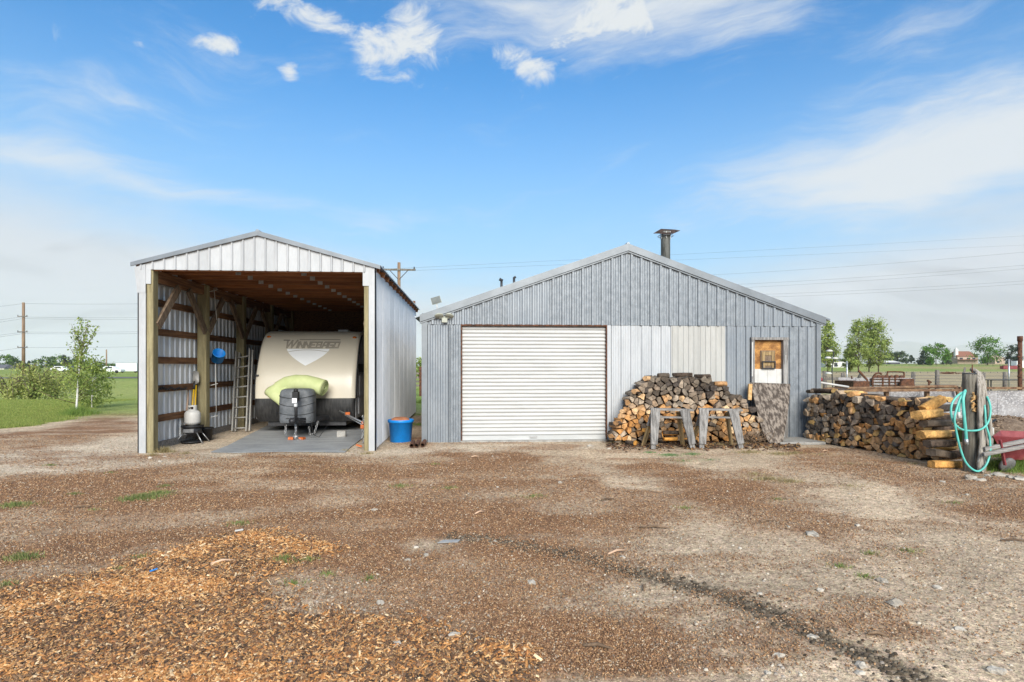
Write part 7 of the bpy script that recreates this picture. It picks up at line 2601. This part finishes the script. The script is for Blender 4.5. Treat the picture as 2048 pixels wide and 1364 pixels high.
# rusty manure spreader
SY = 24.0
sp = thing('manure_spreader', 'rusty old manure spreader with grey box sides behind the bunk', 'farm machine', far(1765, 780, SY))
a, b = at(1712, 757, SY), at(1825, 757, SY)
z0, z1_ = at(1760, 776, SY).z, at(1760, 756, SY).z
MB().bb(a.x, b.x, SY, SY + 0.03, z0 - .1, z1_).build('box_side', M['flake_pale'], sp)
MB().bb(a.x, b.x, SY + 1.2, SY + 1.23, z0 - .1, z1_).build('box_side', M['flake_pale'], sp)
MB().bb(a.x, b.x, SY, SY + 1.2, z0 - .12, z0 - .08).build('box_floor', M['fence_post'], sp)
for px in (1745, 1765, 1778, 1790):
    c = at(px, 757, SY); MB().bb(c.x - .03, c.x + .03, SY - .04, SY - .002, z0 - .1, z1_ + .01).build('stake', M['rust'], sp)
for py in (758, 764, 770):
    MB().bar(at(1740, py, SY - .05), at(1825, py, SY - .05), 0.03, 0.035).build('side_rail', M['rust'], sp)
MB().bb(at(1704, 762, SY).x, at(1736, 762, SY).x, SY - .1, SY + 1.2, z0 - .05, at(1720, 762, SY).z).build('front_deck', M['rust'], sp)
MB().tube(smoothpath([at(1704, 758, SY - .1), at(1703, 752, SY - .1)], 2), 0.03, 6).build('front_stake', M['rust'], sp)
MB().bar(at(1717, 741, SY), at(1735, 761, SY), 0.07, 0.07).build('hitch_beam', M['rust'], sp)
MB().bar(at(1716, 759, SY + .3), at(1722, 747, SY + .3), 0.09, 0.09).build('hitch_prop', M['fence_post'], sp)
m_ = MB(); m_.tube(smoothpath([at(1744, 770, SY - .1), at(1745, 757, SY - .1), at(1751, 748, SY - .1), at(1759, 746, SY - .1), at(1763, 749, SY - .1)], 5), 0.04, 6); m_.build('lever', M['rust'], sp)
for k, px in enumerate((1750, 1757, 1765, 1773, 1783, 1793, 1803)):
    c = at(px, 755 - (k % 2), SY + .5); m_ = MB(); m_.lathe([(0.0, -.05), (0.10, -.05), (0.11, 0), (0.10, .05), (0.0, .05)], 10, c, Matrix.Rotation(math.pi / 2, 3, 'X')); m_.build('beater', M['rust'], sp)
m_ = MB(); m_.tube(smoothpath([at(1774, 757, SY + .6), at(1775, 745, SY + .6), at(1778, 743.5, SY + .6), at(1804, 744, SY + .6), at(1808, 747, SY + .6), at(1808, 757, SY + .6)], 4), 0.035, 6); m_.build('arch_frame', M['rust'], sp)
wc = at(1813, 772, SY - .25)
R_ = Matrix.Rotation(math.pi / 2, 3, 'X')
m_ = MB(); m_.lathe([(0.24, -0.08), (0.31, -0.09), (0.32, 0.0), (0.31, 0.09), (0.24, 0.08)], 22, wc, R_); wo_ = m_.build('wheel', M['rust'], sp)
m_ = MB(); m_.lathe([(0.0, -0.02), (0.25, -0.05), (0.25, 0.05), (0.0, 0.02)], 14, wc, R_); m_.build('disc', M['rust_light'], wo_)
MB().bb(at(1800, 760, SY).x, at(1823, 760, SY).x, SY - .15, SY + .2, at(1810, 766, SY).z, at(1810, 758, SY).z).build('gear_case', M['rust'], sp)
# small things in the field
c = far(1858, 772, 28)
hyd = thing('standpipe', 'little rusty standpipe in the dry field past the spreader', 'standpipe', c)
MB().tube([c, Vector((c.x, c.y, at(1858, 762, 28).z))], 0.05, 8).build('riser', M['rust'], hyd)
MB().tube([at(1855, 761, 28), at(1862, 765, 28)], 0.06, 8).build('head', M['rust'], hyd)
tb = thing('steel_table', 'low dark steel table frame standing in the dry field', 'table', far(2010, 770, 27))
MB().bar(at(1975, 760, 27), at(2080, 760, 27), 0.6, 0.04).build('table_top', M['dark_steel'], tb)
for px in (1976, 1982, 2040, 2078):
    q = far(px, 770, 26.9); MB().bar(q, at(px, 760.5, 26.9), 0.04, 0.04, up=(0, 1, 0)).build('leg', M['dark_steel'], tb)
for k, (px, py) in enumerate(((1900, 748), (1888, 748), (1912, 748))):
    b = far(px, 748, 105); m_ = MB()
    for j in range(14):
        q = b + Vector((random.gauss(0, .7), random.gauss(0, .4), random.uniform(0, .35))); d = Vector((random.uniform(-.8, .8), 0, random.uniform(-.2, .2)))
        m_.bar(q - d, q + d, 0.08, 0.08)
    tag(m_.build('scrap_heap', M['rust']), ['rusty scrap heap', 'left end of the rusty scrap heap', 'right end of the rusty scrap heap'][k] + ' lying by the far rail fence', 'scrap heap', kind='stuff')


# ------------------------------------------------------------------ far buildings
def house(name, label, px0, px1, pyb, pye, pyr, D, depth, wall, roof, wins=(), hip=0.25, chimney=None):
    a, b = at(px0, pyb, D), at(px1, pyb, D)
    z0 = min(a.z, hz(a.x, a.y)) - .3
    ze, zr = at(px0, pye, D).z, at(px0, pyr, D).z
    t_ = thing(name, label, 'house', Vector(((a.x + b.x) / 2, D + depth / 2, z0)))
    MB().bb(a.x, b.x, D, D + depth, z0, ze).build('wall', M[wall], t_)
    w_ = b.x - a.x
    m_ = MB()
    o = 0.5
    q = [(a.x - o, D - o, ze), (b.x + o, D - o, ze), (b.x + o, D + depth + o, ze), (a.x - o, D + depth + o, ze), (a.x + w_ * hip, D + depth / 2, zr), (b.x - w_ * hip, D + depth / 2, zr)]
    m_.add(q, [(0, 1, 5, 4), (1, 2, 5), (2, 3, 4, 5), (3, 0, 4), (3, 2, 1, 0)])
    ro = m_.build('roof', M[roof], t_)
    for (u0, u1, v0, v1) in wins:
        MB().bb(a.x + w_ * u0, a.x + w_ * u1, D - .04, D - .01, z0 + (ze - z0) * v0, z0 + (ze - z0) * v1).build('window', M['glass_dark'], t_)
    if chimney:
        cx_ = a.x + w_ * chimney
        m_ = MB(); m_.bb(cx_ - .9, cx_ + .9, D + 1, D + 2.4, ze - 1, zr + 1.3); m_.bb(cx_ - .35, cx_ + .35, D + 1.4, D + 2, zr + 1.3, zr + 2.0); m_.build('chimney', M['house_white'], ro)
    return t_


h1 = house('farmhouse', 'tan two-storey farmhouse with red roof and white chimney on the rise', 1915, 1956, 726, 713, 702, 330, 9, 'house_tan', 'roof_red', ((.10, .26, .55, .85), (.45, .62, .55, .85), (.72, .88, .55, .85)), .12, .04)
a, b = at(1914, 719, 328), at(1960, 719, 328)
MB().bar(a, b, 3.0, 0.25).build('porch_roof', M['roof_red'], h1)
house('outbuilding', 'low tan outbuilding with gable roof right of the round tree', 1990, 2010, 724, 717, 710, 300, 8, 'house_tan', 'house_tan', ((.2, .4, .2, .6),), .1)
house('long_barn', 'long low white house with grey roof behind the slim poplar', 1652, 1698, 729, 722, 716, 210, 10, 'house_white', 'roof_grey', ((.1, .2, .2, .75), (.35, .5, .2, .75), (.7, .8, .2, .75)), .06)
house('grey_house', 'low grey-roofed house half hidden by the garage corner', 1610, 1652, 730, 723, 717, 220, 10, 'house_white', 'roof_grey', ((.3, .5, .2, .75), (.7, .85, .1, .8)), .1)
house('shed_house', 'dark low building between the poplars and bluish trees', 1768, 1800, 729, 725, 721, 280, 8, 'roof_grey', 'house_white', ((.2, .4, .2, .7),), .05)
house('white_house', 'tiny white house in the far left trees', -20, 8, 743, 736, 729, 280, 8, 'house_white', 'roof_grey', ((.3, .5, .2, .7),), .1)
house('far_farm', 'pale low farm building beyond the far pole', 255, 300, 748, 744, 739, 290, 10, 'house_white', 'roof_grey', ((.2, .3, .2, .7), (.5, .6, .2, .7)), .08)
house('far_cottage', 'small white cottage left of the distant pole', 204, 226, 748, 744, 740, 300, 8, 'house_white', 'house_white', ((.3, .5, .2, .7),), .2)


def car(px, py, D, L, Hh, mt, label, van=False):
    c = far(px, py, D)
    t_ = thing('parked_vehicle', label, 'vehicle', c)
    m_ = MB()
    if van:
        m_.box((c.x, c.y, c.z + .35 + Hh * .4), (L, 2.2, Hh * .8))
    else:
        m_.prism([(c.x - L / 2, c.y, c.z + .35), (c.x + L / 2, c.y, c.z + .35), (c.x + L / 2, c.y, c.z + .8), (c.x + L * .28, c.y, c.z + .9), (c.x + L * .12, c.y, c.z + Hh), (c.x - L * .25, c.y, c.z + Hh), (c.x - L * .42, c.y, c.z + .95), (c.x - L / 2, c.y, c.z + .9)], (0, 1.8, 0))
    m_.build('body', M[mt], t_)
    for s in (-1, 1):
        m_ = MB(); m_.lathe([(0.12, -.1), (.33, -.1), (.34, 0), (.33, .1), (.12, .1)], 12, (c.x + s * L * .32, c.y - .02, c.z + .34), Matrix.Rotation(math.pi / 2, 3, 'X')); m_.build('wheel', M['black'], t_)
    m_ = MB(); m_.box((c.x - (.06 * L if not van else -.2 * L), c.y - .03, c.z + Hh * .8), (L * .32, .05, Hh * .22)); m_.build('window', M['glass_dark'], t_)


car(220, 752, 130, 4.4, 1.5, 'rv_white', 'white car on the road beyond the birches')
car(258, 750, 140, 4.6, 2.3, 'rv_white', 'white box truck on the road near the shed corner', True)
car(118, 750, 160, 4.4, 1.5, 'rv_white', 'white car half hidden behind the willow shrub')
car(136, 750, 165, 4.4, 1.5, 'cover', 'grey car behind the young birch')
car(2046, 722, 190, 7.0, 3.0, 'rv_white', 'white camper at the right edge behind the rusty pipe post', True)
b = far(2020, 726, 180)
m_ = MB()
for j in range(5):
    q = b + Vector((-2.6 + j * 1.3, random.uniform(-.5, .5), .6)); m_.box(q, (1.5, 1.2, 1.0 + .3 * (j % 2)), Matrix.Rotation(random.uniform(-.2, .2), 3, 'Z'))
tag(m_.build('machinery_row', M['red']), 'rusty red farm machinery parked on the rise', 'machinery', kind='stuff')

# ------------------------------------------------------------------ what shows through the gap between the buildings
gf = thing('board_fence', 'dark board fence seen through the gap between the buildings', 'fence', far(838, 760, 30))
for py in (747, 755, 763, 771):
    MB().bar(at(826, py, 30), at(860, py - .5, 30), 0.04, 0.10).build('rail', M['fence_post'], gf)
b = far(841, 780, 29.9); MB().bar(Vector((b.x, b.y, 0)), at(841, 733, 29.9), 0.12, 0.12, up=(0, 1, 0)).build('upright', M['rust'], gf)
c = gp(843, 790); m_ = MB(); m_.lathe([(0.0, 0.0), (0.11, 0.02), (0.12, 0.10), (0.07, 0.18), (0.03, 0.24), (0.0, 0.25)], 12, (c.x, c.y, 0.05))
tag(m_.build('blue_jug', M['blue']), 'blue jug on the ground in the gap behind the buildings', 'jug')
b = far(838, 745, 75)
tree('gap_tree', 'pale green tree in the gap between the shed and garage', 'tree', b, at(838, 715, 75).z - b.z, lambda t: .5 * math.sin(min(1, max(0, t)) * 3.0) ** .6 if t > .05 else 0, 1500, 0.12, YGN, [3, 3, 2, 1], clumps=36, spread=.22)
tuft('gap_grass', [(843, 806, .22, 500, .25), (836, 850, .35, 700, .06), (840, 780, .6, 600, .15), (838, 830, .3, 300, .06)], GREEN, [3, 4, 3, 2], 'bright green grass between the shed and the garage')

# ------------------------------------------------------------------ the air between
hzb = MB(); hzb.bb(-13500, 15500, -600, 13000, -6, 620)
hzo = hzb.build('haze', [])
hm = bpy.data.materials.new('haze'); hm.use_nodes = True
ht = hm.node_tree; ht.nodes.clear()
ho_ = ht.nodes.new('ShaderNodeOutputMaterial'); pv_ = ht.nodes.new('ShaderNodeVolumePrincipled')
pv_.inputs['Color'].default_value = (0.97, 0.98, 1.0, 1); pv_.inputs['Density'].default_value = 0.00009; pv_.inputs['Anisotropy'].default_value = 0.0
ht.links.new(pv_.outputs[0], ho_.inputs['Volume'])
hzo.data.materials.clear(); hzo.data.materials.append(hm)
tag(hzo, 'thin pale haze over the far fields and hills', 'haze', kind='stuff')
